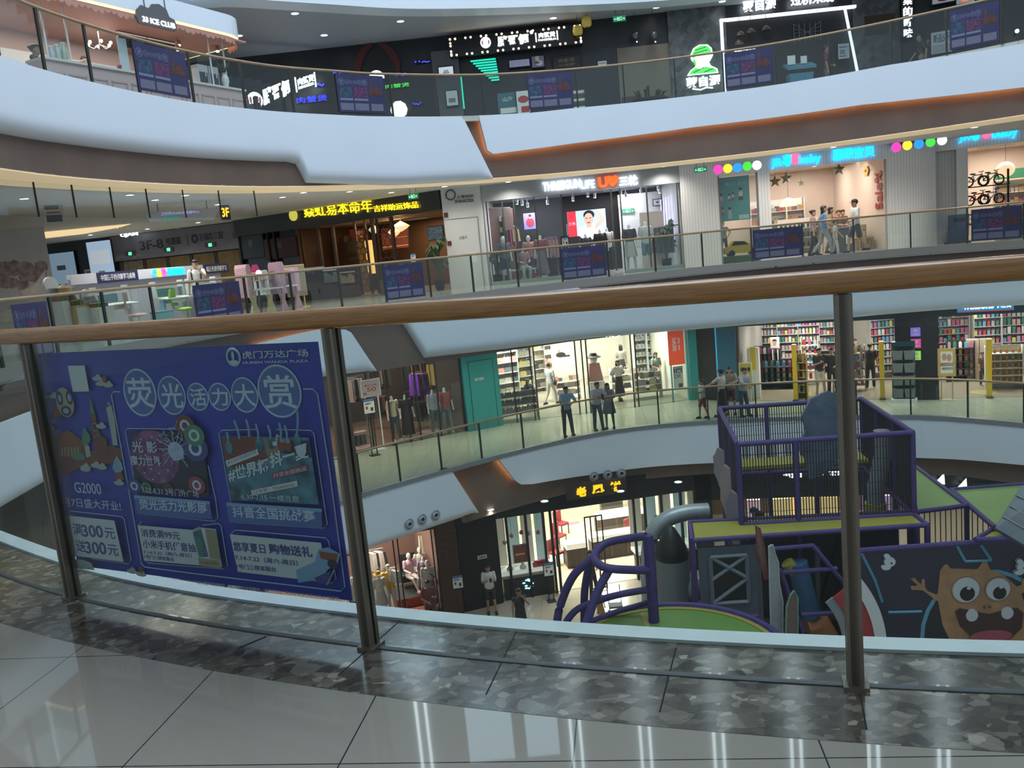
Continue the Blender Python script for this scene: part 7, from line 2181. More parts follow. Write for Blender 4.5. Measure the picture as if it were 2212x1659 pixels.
for px, y0, y1, lab in ((1718,843,744, 'first yellow security gate post, beside the promotion stand'),(1906,836,737, 'second yellow security gate post, at the inner edge of the black pillar'),(2138,845,732, 'third yellow security gate post, beyond the easel poster')):
 u = xw(px, y0,.0)
 t = TF(W2, 'security_gate', lab, 'security gate', u, .15,0)
 bx('body', YG, -.075,.075,-.12,.12,0.05, W2.hit(px, y1,.15)[1], t)
 bx('foot', GREYD, -.1,.1,-.2,.2,0,.05, t)
t = panel(W2,(1600,840,1622,785),-.35, mat('yellow_board', (.42,.36,.06),.5), 'standing_poster', 'yellow standing board with black blots and a red disc by the blue corner', 'poster', [('legs',),('o', REDM, (.3,.7,.42,.62)),('b', MBLACK, (.1,.3,.7,.85)),('b', MBLACK, (.7,.9,.7,.85)),('b', MBLACK, (.1,.3,.2,.35)),('b', MBLACK, (.7,.9,.22,.36))], PAPER)
u = xw(1628,830,.3)
t = TF(W2, 'tall_display_box', 'tall white box with a yellow flap beside the yellow standing board', 'display box', u, .6,0)
bx('box', PAPER, -.2,.2,-.2,.2,0,1.9, t)
bx('yellow_flap', YG, -.08,.1,-.21,-.2,1.1,1.95, t)
for px, lab in ((1953, 'grey rack of shopping baskets in front of the black pillar'),):
 u = xw(px, 850,-.4)
 t = TF(W2, 'basket_rack', lab, 'rack', u, -.45,0)
 bx('frame_back', GREYD, -.36,.36,.12,.16,.1,2.0, t)
 bx('top_sign', TEALD, -.36,.36,-.12,.16,1.9,2.05, t)
 bx('base', PAPER, -.4,.4,-.2,.2,0,.12, t)
 for s in (-1,1):
  for k in range(4):
   MB().loft([[(s * .18 - .14,-.1,.16 + .43 * k),(s * .18 + .14,-.1,.16 + .43 * k),(s * .18 + .14,.1,.16 + .43 * k),(s * .18 - .14,.1,.16 + .43 * k)],[(s * .18 - .17,-.12,.46 + .43 * k),(s * .18 + .17,-.12,.46 + .43 * k),(s * .18 + .17,.12,.46 + .43 * k),(s * .18 - .17,.12,.46 + .43 * k)]]).build('basket', colm((.14,.17,.17)), t)
panel(W2,(2028,812,2062,754),-.2, mat('easel_yellow', (.5,.36,.08),.5), 'easel_poster', 'yellow and white easel poster with two faces and an orange band', 'poster', [('legs',),('b', PAPER, (.12,.88,.1,.92)),('o', SKIN, (.2,.5,.58,.85)),('o', SKIN, (.5,.8,.55,.82)),('b', colm((.5,.12,.05)),(.1,.9,.36,.5)),('b', colm((.05,.15,.25)),(.2,.9,.22,.32))], WOOD)
for k in range(6):
 p = W2.pt(xw(2100,780,3.5) + .42 * (k % 2),3.4,.02 + .5 * (k // 2))
 tag(bx('carton_box', colm((.30,.24,.18)),-.2,.2,-.2,.2,0,.49, None, p, W2.a), 'brown carton in the tall stack deep in the drugstore', 'box', 'brown cartons in the drugstore')
for (x, y), lab in (((1755,851), 'yellowish oval floor sticker in front of the drugstore'),((2124,847), 'pale oval floor sticker by the third yellow gate')):
 p = PZ(x, y, Z2 + .014)
 tag(MB().cyl((0,0),.42,0,.004,24).build('floor_sticker', colm((.45,.36,.16)), None, (p.x, p.y, Z2 + .013)), lab, 'sticker')
# people one storey down
PP = lambda px, py: PZ(px, py, Z2)
for px, py, hh, top, lo, hair, legs, arms, rz, hem, lab, kw in (
  (1222,941,1.74,(.25,.38,.55),(.015,.017,.025), 'short', 'ease', ('rail', 'rail'),.25, 'trousers', 'man in a light blue shirt leaning with folded arms on the handrail', dict(lean=.10)),
  (1285,929,1.72,(.50,.53,.58),(.02,.02,.03), 'short', 'ease', ('phone', 'rail'),.35, 'trousers', 'man in a white shirt bending over a phone at the handrail', dict(lean=.12, phone=True)),
  (1310,926,1.62,(.24,.23,.25),(.10,.11,.13), 'long', 'ease', ('rail', 'rail'),-.2, 'dress', 'woman in a grey dress beside the man with the phone', dict(lean=.10)),
  (1340,866,1.62,(.58,.57,.54),(.02,.02,.025), 'bob', 'step', ('hip', 'phone'),.5, 'long_skirt', 'woman in a white top and long black skirt walking out of the gift shop', {}),
  (1193,876,1.72,(.50,.53,.60),(.48,.46,.42), 'short', 'walk', ('down', 'phone'),2.4, 'trousers', 'man in a pale shirt and cream trousers seen from behind at the gift shop', dict(bag=(MBLACK, -1))),
  (1508,903,1.35,(.5,.5,.5),(.22,.03,.04), 'tail', 'step', ('down', 'rail'),-1.3, 'shorts', 'girl with a ponytail in a white top and red shorts at the handrail', {}),
  (1550,899,1.64,(.52,.48,.46),(.02,.02,.022), 'bun', 'ease', ('down', 'rail2'),-2.4, 'long_skirt', 'woman in a white top and long dark skirt with her back turned at the handrail', dict(bag=(MBLACK, -1))),
  (1571,890,1.66,(.30,.24,.20),(.12,.03,.03), 'long', 'ease', ('hands', 'rail'),-.3, 'shorts', 'woman in a brown checked top beside the one in the long dark skirt', {}),
  (1594,897,1.72,(.42,.44,.47),(.08,.10,.12), 'short', 'ease', ('rail', 'hands'),.5, 'trousers', 'man in a white T-shirt and grey trousers leaning at the handrail above the play cage', dict(lean=.1)),
  (1772,856,1.76,(.02,.02,.025),(.45,.43,.38), 'short', 'ease', ('phone', 'hands'),.2, 'shorts', 'man in a black shirt and pale shorts standing in front of the drugstore', dict(bag=(MBLACK, 1)))):
 p = PP(px, py)
 if 'lean' in kw or px in (1508,1550,1571):
  p = E2.off(E2.hit(px + 14,900)[0], {1508: .45,1550: .5,1571: .85}.get(px, .36))
 person('person', lab, 'person', (p.x, p.y, Z2 + .013 if py < 880 else Z2), rz, hh, colm(top), colm(lo), hair, legs, arms, SKIN2 if px in (1222,1285,1310,1508,1550) else SKIN, hem=hem, shoes=MBLACK, **kw)
for fr, px, hy, hh, v, top, lo, hair, arms, rz, legs, hem, lab in (
  (M2,1137,807,1.3,1.6,(.02,.04,.08),(.1,.1,.12), 'bob', ('phone', 'phone'),.6, 'ease', 'trousers', 'dark-haired person in navy bent over behind the wire trolley'),
  (M2,1344,722,1.62,6.2,(.3,.29,.28),(.03,.03,.04), 'long', ('down', 'hands'),3.0, 'step', 'long_skirt', 'shopper in a grey top walking away down the aisle of the gift shop'),
  (M2,1428,785,1.6,2.6,(.25,.28,.26),(.04,.05,.05), 'long', ('hands', 'hands'),.3, 'ease', 'trousers', 'shop assistant in pale grey behind the low window shelf'),
  (W2,1797,722,1.72,1.0,(.015,.015,.018),(.015,.015,.02), 'short', ('down', 'hands'),.2, 'ease', 'trousers', 'man dressed in black just inside the drugstore beside our railing post'),
  (W2,1848,698,1.72,3.2,(.012,.012,.014),(.012,.012,.014), 'short', ('down', 'down'),.0, 'ease', 'trousers', 'person in black deep in the drugstore aisle'),
  (W2,1880,698,1.70,2.0,(.015,.013,.014),(.014,.013,.015), 'bun', ('down', 'hands'),3.0, 'step', 'trousers', 'woman in black with bun walking away into the drugstore'),
  (W2,2122,742,1.2,2.2,(.12,.05,.03),(.03,.03,.03), 'short', ('down', 'hands'),.8, 'ease', 'trousers', 'child in brown beside the third yellow gate')):
 person('person', lab, 'person', fr.pt(fr.hit(px, 800, v)[0] - (.2 if px == 1428 else 0), v, .013), fr.a + rz, hh, colm(top), colm(lo), hair, legs, arms, SKIN, hem=hem, simple=True)
# jet nozzles on the white fascia and on the brown band below it
for k, (px, py, lab) in enumerate(((881,1131, 'first round air nozzle on the white fascia from its lower end'),(909,1121, 'middle round air nozzle of the three on the white fascia'),(938,1112, 'upper round air nozzle of the three on the white fascia'),(1280,1028, 'first round air nozzle on the brown band above the jewellery sign'),(1310,1024, 'middle round air nozzle above the jewellery sign'),(1340,1021, 'third round air nozzle above the jewellery sign, beside the cage'))):
 s, z = E2.hit(px, py)
 q_, nn = E2.at(s)
 p = q_ + nn * (-.05 if k < 3 else -.08)
 t = T('air_nozzle', lab, 'air nozzle', (p.x, p.y, z), math.atan2(-nn.x, nn.y))
 R_ = .165
 rg = lambda r, y: [(r * math.cos(2 * PI * j / 24), y, r * math.sin(2 * PI * j / 24)) for j in range(24)]
 NZ = mat('nozzle_grey', (0.36,0.39,0.42),.4)
 MB().loft([rg(R_, 0), rg(R_, -.03), rg(R_ * .92,-.045), rg(R_ * .74,-.02), rg(R_ * .62,-.075), rg(R_ * .40,-.085), rg(R_ * .32,-.03)],0, False).build('ring_housing', NZ, t, sm=True)
 MB().prism([(R_ * .36 * math.cos(j * PI / 12), R_ * .36 * math.sin(j * PI / 12)) for j in range(24)],-.04,-.03).build('dark_throat', MBLACK, t)
# ------------------------------------------------------------------ ground floor shops
A1 = Fr((-9.5,25.2),(-2.98,26.95), Z1)
P1 = Fr((-2.98,26.95),(-2.32,27.06), Z1)
B1 = Fr((-2.32,27.06),(-1.04,27.52), Z1)
J1 = Fr((-1.04,27.52),(5.96,28.65), Z1)
R1 = Fr((5.96,28.7),(19,26.0), Z1)
L1 = Fr((-24,22.0),(-9.5,25.2), Z1)
H1 = 3.78
for fr, u, v in ((A1,3,-1.5),(B1,.8,-1.5),(J1,1.5,-1.5),(J1,4,-1.6),(J1,6,-1.5),(R1,3,-1.5)):
 p = fr.pt(u, v, H1 - .05)
 downlight(p, -6.725, 'round downlight under the ground-floor ceiling', 'downlights of the ground floor', power=90)
shopbox(L1,0, L1.len, 3.2,4, mat('far_white', (0.5,0.5,0.48),.6), FLOORG, None, 120,(1,.96,.9), n=3)
for k, px in enumerate((12,38,62,88,104)):
 shelf_unit(L1, L1.hit(px, 1170,1.5)[0],1.5,.9,1.9,4,('first', 'second', 'third', 'fourth', 'fifth')[k] + ' shelf seen past the outer railing post on the ground floor', PAPER, 0, GOODS, 'small carton in the far ground-floor shop', 'carton', 'carton', per=4)
shopbox(A1,0, A1.len, 3.2,5.5, mat('fashion_back', (0.20,0.11,0.09),.6), mat('fashion_floor', (0.16,0.11,0.085),.35, noise=.2, scale=2), mat('fashion_ceil', (.3,.25,.22),.6),150,(1,.85,.72), n=2)
wallF(A1, 'wall_header', DARK, 0, A1.len, -.05,.1,3.0, H1)
wallF(P1, 'wall_brick', MT['brick'],0, P1.len, -.15,.3,0, H1)
wallF(B1, 'wall_black', MBLACK, 0, B1.len, -.12,.3,0, H1)
panel(B1,(1032,1209,1051,1197),-.15, PAPER, 'wall_notice', 'small white notice on the black wall beside the jewellery window', 'notice', [('设备间', INK, (.1,.9,.25,.75))], None)
t = TF(A1, 'glass_shop_front', 'dark framed glazing of the ground-floor fashion shop', 'shop front', 0,0,0)
for px in (858,868,942,950,962):
 u = A1.hit(px, 1250)[0]
 bx('post', MBLACK, u - .02, u + .02,-.03,.03,0,3.0, t)
for px, hy, hh, v, top, lo, hem, legs, rz, hd, cap, lab in (
  (762,1215,1.7,.5,(.5,.42,.36), bk, 'trousers', 'stand', .2,1, None, 'mannequin in a pale pink top at the edge of the blue poster'),
  (820,1210,1.72,.5,(.5,.49,.46),(.40,.38,.36), 'dress', 'ease', .3,1,(colm((.6,.32,.02)), 'brim'), 'mannequin in white with an orange-yellow sun hat'),
  (843,1190,1.8,.8,(.62,.34,.02),(.55,.53,.50), 'trousers', 'stand', .1,1, None, 'mannequin in an orange-yellow top and white trousers'),
  (962,1192,1.76,.6,(.52,.50,.46),(.2,.22,.25), 'long_skirt', 'ease', -.2,1, None, 'mannequin in a white hooded top with a dark handbag by the brick pier'),
  (953,1128,1.7,2.2,(.55,.52,.5),(.4,.35,.3), 'dress', 'ease', 0,1, None, 'mannequin in a white top deeper behind the glazing edge'),
  (963,1150,1.62,1.6,(.30,.22,.32),(.30,.22,.32), 'dress', 'ease', 0,0, None, 'headless mannequin in a lilac dress by the brick pier')):
 person('mannequin', lab, 'mannequin', A1.pt(min(A1.len - .3, A1.hit(px, 1270, v)[0]), v, .012), A1.a + rz, hh, colm(top), colm(lo), None, legs, dummy=True, head=bool(hd), hem=hem, simple=True, cap=cap, bag=(MBLACK, 1) if 'handbag' in lab else None)
v = 1.9
u = min(A1.len - .75, A1.hit(897,1200, v)[0])
t = TF(A1, 'display_platform', 'dark stepped platform with a red patterned edge under the seated mannequin', 'platform', u, v + .1,0)
bx('step', MBLACK, -.66,.66,-.9,.5,.012,.35, t)
bx('red_edge', mat('ethnic_red', (.28,.06,.03),.6, noise=.6, scale=14),-.66,.66,-.92,-.9,.03,.33, t)
bx('chair_seat', MBLACK, -.3,.3,-.1,.4,.6,.85, t)
bx('chair_back', MBLACK, -.3,.3,.36,.42,.85,1.5, t)
person('mannequin', 'seated mannequin in a pink suit with crossed legs and pink shoes', 'mannequin', A1.pt(u, v, .36), A1.a + .25,1.72, colm((.55,.34,.42)), colm((.55,.45,.42)), None, 'cross', ('lap', 'lap'), dummy=True, hem='shorts', simple=True, shoes=colm((.5,.22,.3)))
p = A1.pt(min(A1.len - .9, A1.hit(900,1250,1.0)[0]),.6,.013)
tag(bx('patterned_rug', mat('ethnic_red', (.28,.06,.03),.6),-.8,.8,-.4,.4,0,.012, None, p, A1.a), 'red patterned rug before the seated mannequin', 'rug')
rack(A1,915,945,1150,3.4, 'clothes rail of cream dresses behind the seated mannequin', [(.52,.46,.36),(.5,.42,.34),(.06,.06,.07)],6, 'dress on the rail behind the seated mannequin', py=1230, length=1.1)
rack(A1,800,835,1185,2.6, 'clothes rail of pale tops behind the sun hat mannequin', [(.5,.45,.42),(.45,.4,.36), bk],6, 'top on the rail behind the sun hat mannequin', py=1250)
rack(A1,848,862,1225,.35, 'small bright steel rail beside the white trousers mannequin', [(.5,.48,.45)],2, 'white top on the small bright steel rail', py=1270, length=.5)
notice_stand(P1,987,1243,1270,-.7, 'white notice on a dark stand in front of the brick pier')
# jewellery shop
L = J1.len
xj = lambda px, py=1200, v=0: J1.hit(px, py, v)[0]
BW = mat('jewel_brown', (0.045,0.035,0.03),.5)
zh = J1.hit(1290,1088)[1]
shopbox(J1,.05, L, 3.2,8, mat('jewel_cream', (0.55,0.48,0.38),.6), mat('jewel_floor', (0.50,0.42,0.33),.3, noise=.04, scale=1), None, 330,(1,.93,.80), n=2)
wallF(J1, 'wall_jewel_header', DARK, 0, L, -.08,.1, zh, H1)
a0, a1 = xj(1188), xj(1372)
CG = mat('sign_gold', (1.0,0.50,0.01), emit=1.5)
sign(J1, 'shop_sign', 'three glowing golden characters over the jewellery shop opening', [('老', CG, (1245,1074),(1265,1050),.045),('凤', CG, (1279,1067),(1304,1045),.045),('祥', CG, (1319,1062),(1340,1038),.045)],-.95,(BW, (1225,1082),(1352,1031)))
t = TF(J1, 'glass_shop_front', 'black framed display windows on both sides of the jewellery shop opening', 'shop front', 0,0,0)
for px in (1076,1100,1142,1180,1196,1206,1376,1400,1436,1478,1508):
 u = xj(px)
 bx('post', MBLACK, u - .04, u + .04,-.05,.05,0, zh, t)
for a, b, top in ((1076,1196,.98),(1376,1508,.98)):
 u0, u1 = xj(a), xj(b)
 bx('glass_panel', SGLASS, u0, u1,-.01,.0, top, zh, t)
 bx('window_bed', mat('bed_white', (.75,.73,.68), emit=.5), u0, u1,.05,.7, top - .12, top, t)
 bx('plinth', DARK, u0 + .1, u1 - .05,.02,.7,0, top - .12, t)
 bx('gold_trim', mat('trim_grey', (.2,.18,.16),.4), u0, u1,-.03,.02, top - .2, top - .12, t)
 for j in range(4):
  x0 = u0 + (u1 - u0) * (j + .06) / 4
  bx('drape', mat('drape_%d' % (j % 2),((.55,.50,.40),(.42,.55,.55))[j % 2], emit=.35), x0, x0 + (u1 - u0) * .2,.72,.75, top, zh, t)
disc_m = mat('logo_ice', (.45,.85,1), emit=2)
u, z = J1.hit(1141,1262,-.05)
q = TF(J1, 'phoenix_emblem', 'glowing ice-blue feathery emblem below the jewellery window', 'emblem', u, -.03, z - .2)
for k in range(9):
 a = k * .7
 MB().ell((.15 * math.cos(a) * (1 - .5 * (k % 2)),0,.2 + .16 * math.sin(a)),.055,.02,.03,8).build('feather', disc_m, q)
for k, (px, py, m) in enumerate(((1090,1172, 'pink'),(1105,1157, 'pink'),(1126,1150, 'red'),(1142,1152, 'violet'),(1162,1150, 'red'),(1417,1117, 'violet'),(1435,1112, 'red'),(1457,1102, 'pink'),(1478,1110, 'red'),(1498,1116, 'pink'))):
 u, z = J1.hit(px, py, .3)
 q = TF(J1, 'glass_bauble', '%s glass bauble hanging in the jewellery display window' % m, 'ornament', u, .3, z, '%s baubles in the jewellery windows' % m)
 MB().ell((0,0,0),.075,.075,.085,10).build('ball', mat('bauble_' + m, {'pink': (.6,.25,.35), 'red': (.5,.06,.08), 'violet': (.35,.2,.5)}[m],.15), q, sm=True)
 MB().tube([(0,0,.08),(0,0, zh - z)],.004,4).build('thread', GREYD, q)
panel(J1,(1112,1216,1138,1175),.3, mat('fire_print', (.22,.03,.02),.4, noise=.6, scale=6), 'framed_picture', 'red fiery picture in a cream frame standing in the jewellery window', 'picture', [('b', mat('fire_gold', (.6,.2,.03), emit=.3),(.1,.8,.42,.52))], mat('frame_cream', (.6,.52,.4),.5)) 
for k, (px, lab, c) in enumerate(((1100, 'white necklace bust beside the red fiery picture', (.6,.58,.55)),(1128, 'white necklace bust in front of the red fiery picture', (.6,.58,.55)),(1160, 'red velvet gift box heap in the jewellery window', (.4,.03,.05)),(1176, 'second red velvet box in the jewellery window', (.42,.04,.06)))):
 q = TF(J1, 'jewel_display', lab, 'display', xj(px, 1215,.3),.22,.981)
 if k < 2:
  MB().lathe([(.11,0),(.13,.06),(.06,.15),(.05,.22)], n=12).build('bust', colm(c), q, sm=True)
  bx('foot', PAPER, -.1,.1,-.08,.08,0,.012, q)
 else:
  bx('box', colm(c),-.16,.16,-.08,.08,0,.12, q)
  bx('lid', colm((.5,.06,.08)),-.12,.12,-.03,.08,.12,.2, q)
notice_stand(J1,1184,1216,1243,-.6, 'white notice on a dark stand at the jewellery shop opening')
for k, (px, v, w, lab) in enumerate(((1245,2.2,.8, 'white lit glass jewellery counter at the edge of the aisle'),(1330,2.6,1.9, 'long white jewellery counter with dark base across the shop'),(1345,5.0,2.0, 'second long white jewellery counter deeper in the shop'))):
 q = TF(J1, 'jewellery_counter', lab, 'counter', xj(px, 1200, v), v, .012)
 bx('base', BW, -w / 2, w / 2,-.25,.3,0,.72, q)
 bx('lit_case', mat('case_white', (.9,.85,.72), emit=.55),-w / 2, w / 2,-.27,.3,.72,.92, q)
 bx('glass_top', SGLASS, -w / 2, w / 2,-.27,.3,.92,1.05, q)
 for j in range(3):
  bx('amber_panel', WOODD, -w / 2 + w * (j + .1) / 3,-w / 2 + w * (j + .25) / 3,-.265,-.25,.08,.68, q)
q = TF(J1, 'lattice_door', 'tall black lattice door leaf standing open at the jewellery shop', 'door leaf', xj(1283),-.3,0)
for x in (-.3,-.1,.1,.3):
 bx('stile', MBLACK, x - .02, x + .02,-.02,.02,0, zh - .3, q)
for z in (.05, zh - .34):
 bx('rail', MBLACK, -.32,.32,-.02,.02, z, z + .04, q)
u0, u1, z0, z1 = Q(J1,1303,1140,1345,1082,5.6)
boxF(J1, 'wall_cabinet', mat('cab_dark', (.03,.025,.022),.3), u0, u1,5.6,5.9,0, z1, 'dark glossy wall cabinet behind the white counters', 'cabinet')
for k, (px, py, v, lab) in enumerate(((1198,1160,2.6, 'first red upholstered chair beside the aisle of the jewellery shop'),(1204,1125,4.4, 'second red upholstered chair beside the aisle of the jewellery shop'),(1210,1105,5.8, 'third red upholstered chair deep in the jewellery shop'),(1366,1150,3.6, 'red box-like chair at the long white counter'))):
 q = TF(J1, 'upholstered_chair', lab, 'chair', xj(px, py, v), v, .012, None, .6)
 c = mat('chair_red', (.20,.02,.025),.5)
 bx('seat', c, -.22,.22,-.22,.22,.42,.5, q)
 bx('backrest', c, -.22,.22,.18,.24,.5,.95, q)
 for sx_ in (-.2,.2):
  for sy_ in (-.2,.2):
   bx('leg', MBLACK, sx_ - .015, sx_ + .015, sy_ - .015, sy_ + .015,0,.42, q)
for (x, y), lab in (((1234,1131), 'far pink and green floor sticker in the jewellery aisle'),((1220,1194), 'near pink and green floor sticker in the jewellery aisle')):
 p = PZ(x, y, Z1 + .014)
 q = T('floor_sticker', lab, 'sticker', (p.x, p.y, Z1 + .013), J1.a + .1)
 bx('pink_half', colm((.42,.16,.22)),-.12,.35,-.14,.14,0,.003, q)
 bx('green_half', colm((.10,.30,.26)),-.35,-.12,-.14,.14,0,.003, q)
# shops behind the play cage
shopbox(R1,.6, R1.len, 3.2,6, mat('cage_shop', (0.10,0.075,0.055),.6), FLOORG, None, 60,(1,.88,.66), n=3)
wallF(R1, 'wall_header', DARK, .0, R1.len, -.05,.1,2.55, H1)
wallF(R1, 'wall_black', DARK, 0,.6,-.05,.2,0, H1)
sign(R1, 'shop_sign', 'white glowing characters seen through the net of the play cage', [('永恒', GLOWW, (1705,1032),(1733,1015),.03),('印记', GLOWW, (1746,1030),(1778,1014),.03),('珠宝', GLOWW, (1790,1027),(1822,1010),.03)],-.1)
for px, m, w in ((1628, 'p', .5),(1690, 'y', .8),(1740, 'y', .9),(1790, 'y', .6),(1880, 'v', .4),(1912, 'v', .4)):
 u = R1.hit(px, 1080,1.2)[0]
 boxF(R1, 'lit_display_case', mat('case_' + m, {'y': (1,.72,.32), 'p': (.8,.5,.6), 'v': (.6,.35,.75)}[m], emit=.5), u - w / 2, u + w / 2,1.2,1.5,.012,2.1, 'glowing display case behind the play cage', 'display case', 'display cases behind the play cage')
panel(R1,(2100,1078,2185,1040),-.06, mat('board_green', (.015,.07,.04),.4), 'shop_board', 'dark green shop board with white letters over the green play roof', 'sign', [('HOT', GLOWW, (.35,.85,.2,.7))], None)
for px, py in ((2032,1035),(2080,1046)):
 u, z = R1.hit(px, py, -.3)
 q = TF(R1, 'wall_light', 'triangular white light fitting under the brown band beside the green board', 'wall lamp', u, -.3, z, 'triangular lights of the ground floor')
 MB().prism([(-.18,-.12),(.12,-.18),(.1,.2)],-.03,0).build('lit_face', GLOWW, q)
 bx('bracket', DARK, -.03,.03,0,.25,-.03,.03, q)
# ground floor people
for px, py, hh, top, lo, arms, rz, hem, lab in ((1063,1324,1.68,(.48,.47,.45),(.02,.02,.022),('phone', 'phone'),.1, 'shorts', 'man in a white T-shirt looking at his phone against the black wall'),(935,1362,1.70,(.14,.03,.035),(.06,.02,.02),('hands', 'phone'),.2, 'trousers', 'man in a wine red polo shirt standing below the fashion shop'),(1130,1385,1.70,(.02,.02,.022),(.03,.03,.035),('down', 'mouth'),.3, 'shorts', 'person in a black sleeveless top with a hand to the neck'),(1282,1290,1.66,(.02,.02,.022),(.02,.02,.022),('down', 'hands'),.8, 'trousers', 'person in black half hidden behind the violet climbing frame')):
 p = PZ(px, py, Z1)
 person('person', lab, 'person', (p.x, p.y, Z1), rz, hh, colm(top), colm(lo), 'short', 'ease', arms, SKIN2, hem=hem, shoes=MBLACK, phone='phone' in lab, sleeves=.15 if 'sleeveless' in lab else .75, simple='half' in lab)
p = PZ(1300,1345, Z1)
person('person', 'toddler in an orange-brown dress on the ground floor behind the climbing frame', 'person', (p.x, p.y, Z1),.5,1.0, colm((.35,.16,.05)), colm((.35,.16,.05)), 'short', 'ease', hem='dress', simple=True)
q = T('push_chair', 'folding push chair beside the toddler', 'push chair', (p.x + .5, p.y + .2, Z1))
for s in (-.2,.2):
 MB().tube([(s, -.3,.1),(s, .25,.6),(s, .4,.95)],.015,6).build('frame_tube', GREYD, q)
 for y in (-.3,.25):
  MB().tube([(s - .03, y, .09),(s + .03, y, .09)],.09,12).build('wheel', MBLACK, q)
bx('seat', colm((.1,.1,.14)),-.2,.2,-.15,.2,.4,.46, q)
# ------------------------------------------------------------------ soft-play structure
t = T('play_cage', 'tall violet-framed netted play cage rising beside the white fascia', 'play cage', (6.6,19.5,0))
O = Vector((6.6,19.5,0))
def foam(pts, name='foam_tube', r=.06, m=None, parent=None):
 return MB().tube([Vector(p) - O for p in pts], r, 8).build(name, m or PURPLE, parent or t, sm=True)
ZT, ZD = -3.3,-5.1
C4 = [Vector((5.32,21.76,0)), Vector((8.84,21.22,0)), Vector((8.30,17.42,0)), Vector((4.71,17.82,0))]
for a, b in zip(C4, C4[1:] + C4[:1]):
 for z in (ZT, ZD):
  foam([(a.x, a.y, z),(b.x, b.y, z)])
 n = 3
 for k in range(n):
  p = a.lerp(b, k / n)
  foam([(p.x, p.y, Z1),(p.x, p.y, ZT)], 'foam_post')
m, nt, b_, N = nodes_of('net', .8)
b_.inputs['Base Color'].default_value = (.02,.018,.025,1)
for i, (a, b) in enumerate(zip(C4, C4[1:] + C4[:1])):
 mb = MB()
 k = int((b - a).length / .06)
 for j in range(1, k):
  p = a.lerp(b, j / k) - O
  mb.box(p.x - .009, p.x + .009, p.y - .009, p.y + .009, ZD, ZT)
 for j in range(1,7):
  z = ZD + (ZT - ZD) * j / 7
  mb.tube([Vector((a.x, a.y, z)) - O, Vector((b.x, b.y, z)) - O],.005,4)
 mb.build('net', m, t)
MB().slab([(C4[k].x - O.x, C4[k].y - O.y) for k in range(4)],-7.4,-7.3).build('net_floor', GREYD, t)
MB().slab([(5.6 - O.x, 21.3 - O.y),(8.6 - O.x, 20.9 - O.y),(8.5 - O.x, 20.1 - O.y),(5.5 - O.x, 20.5 - O.y)],-4.65,-4.58).build('yellow_roof', YELLOW, t)
mb = MB()
for P_ in ([(7.0,-4.9),(7.5,-4.7),(7.9,-4.2),(7.7,-3.8),(8.1,-3.4),(8.0,-3.0),(7.5,-2.75),(7.1,-2.9),(6.85,-3.3),(6.95,-3.7),(6.7,-4.0),(6.9,-4.4)],):
 mb.M = Matrix.Translation((-O.x, 20.0 - O.y, 0))
 mb.prism(P_, -.05,.05)
mb.build('cloud_cutout', mat('cutout_blue', (.10,.13,.19),.5, noise=.3, scale=3), t)
foam([(8.15,19.0,-7.3),(8.15,19.0,-5.0),(8.25,19.0,-4.6),(8.35,19.0,-4.2),(8.35,19.0,-3.6)], 'air_duct', .2, mat('duct_grey', (.20,.21,.22),.5))
foam([(8.15,19.0,-7.3),(8.15,19.0,-5.3)], 'duct_base', .26, YELLOW)
for k, (y, z0, z1, c) in enumerate(((20.9,-5.2,-4.2,(.22,.22,.25)),(19.6,-5.6,-4.3,(.30,.26,.26)),(18.5,-5.9,-4.6,(.20,.19,.24)))):
 mb = MB()
 mb.M = Matrix.Translation((4.95 - (y - 19) * -.14 - O.x - .1, y - O.y, 0)) @ Matrix.Rotation(PI / 2 + .15,4, 'Z')
 mb.prism([((.5 + .08 * (j % 2)) * math.cos(j * PI / 8),(z0 + z1) / 2 + (z1 - z0) / 2 * (1 + .12 * (j % 2)) * math.sin(j * PI / 8)) for j in range(16)],-.03,.03)
 mb.build('cartoon_cutout', colm(c), t)
for (px, py, hh, top, lab) in ((1628,1056,1.25,(.25,.25,.27), 'child in a grey top inside the play cage'),(1640,1048,1.35,(.05,.05,.06), 'child in a dark top inside the play cage')):
 p = PY(px, 1100,20.2 if px == 1628 else 19.6)
 person('person', lab, 'person', (p.x, p.y, -7.3),.4, hh + .5, colm(top), colm((.1,.1,.12)), 'short', 'ease', simple=True)
t = T('play_roofs', 'yellow and green vinyl roof decks edged with violet foam round the play cage', 'play roof', (6.6,19.5,0))
def roof(px, z, m, name, po=True):
 P_ = [PZ(x, y, z) for x, y in px]
 MB().slab([(p.x - O.x, p.y - O.y) for p in P_], z - .05, z).build(name, m, t)
 for a, b in zip(P_, P_[1:] + P_[:1]):
  foam([(a.x, a.y, z),(b.x, b.y, z)], 'foam_edge', .055)
 for p in P_ if po else ():
  foam([(p.x, p.y, Z1),(p.x, p.y, z)], 'foam_post', .055)
roof([(1490,1128),(1496,1168),(2003,1134),(1965,1105)], ZD, YELLOW, 'yellow_deck')
roof([(1960,995),(1978,1106),(2088,1092)], ZD, GREEN, 'green_deck')
roof([(2055,1058),(2150,1140),(2260,1135),(2230,1045)], ZD - .02, GREEN, 'green_deck', False)
roof([(2108,1166),(2150,1140),(2185,1163)], ZD - .1, YELLOW, 'yellow_deck', False)
struct(MB().slab([(3.7,17.3),(12,16.9),(12,23),(3.7,22)],-8.2,-8.1).build('floor_play', mat('play_mat', (.05,.045,.07),.8)))
ntm = MB()
for j in range(14):
 a, b = PZ(1985 + 11.5 * j, 1100 - .6 * j, ZD), PZ(2010 + 10 * j, 1136 - .5 * j, ZD)
 ntm.tube([(a.x - O.x, a.y - O.y, ZD - .02),(a.x - O.x, a.y - O.y, ZD - 2.2)],.012,4)
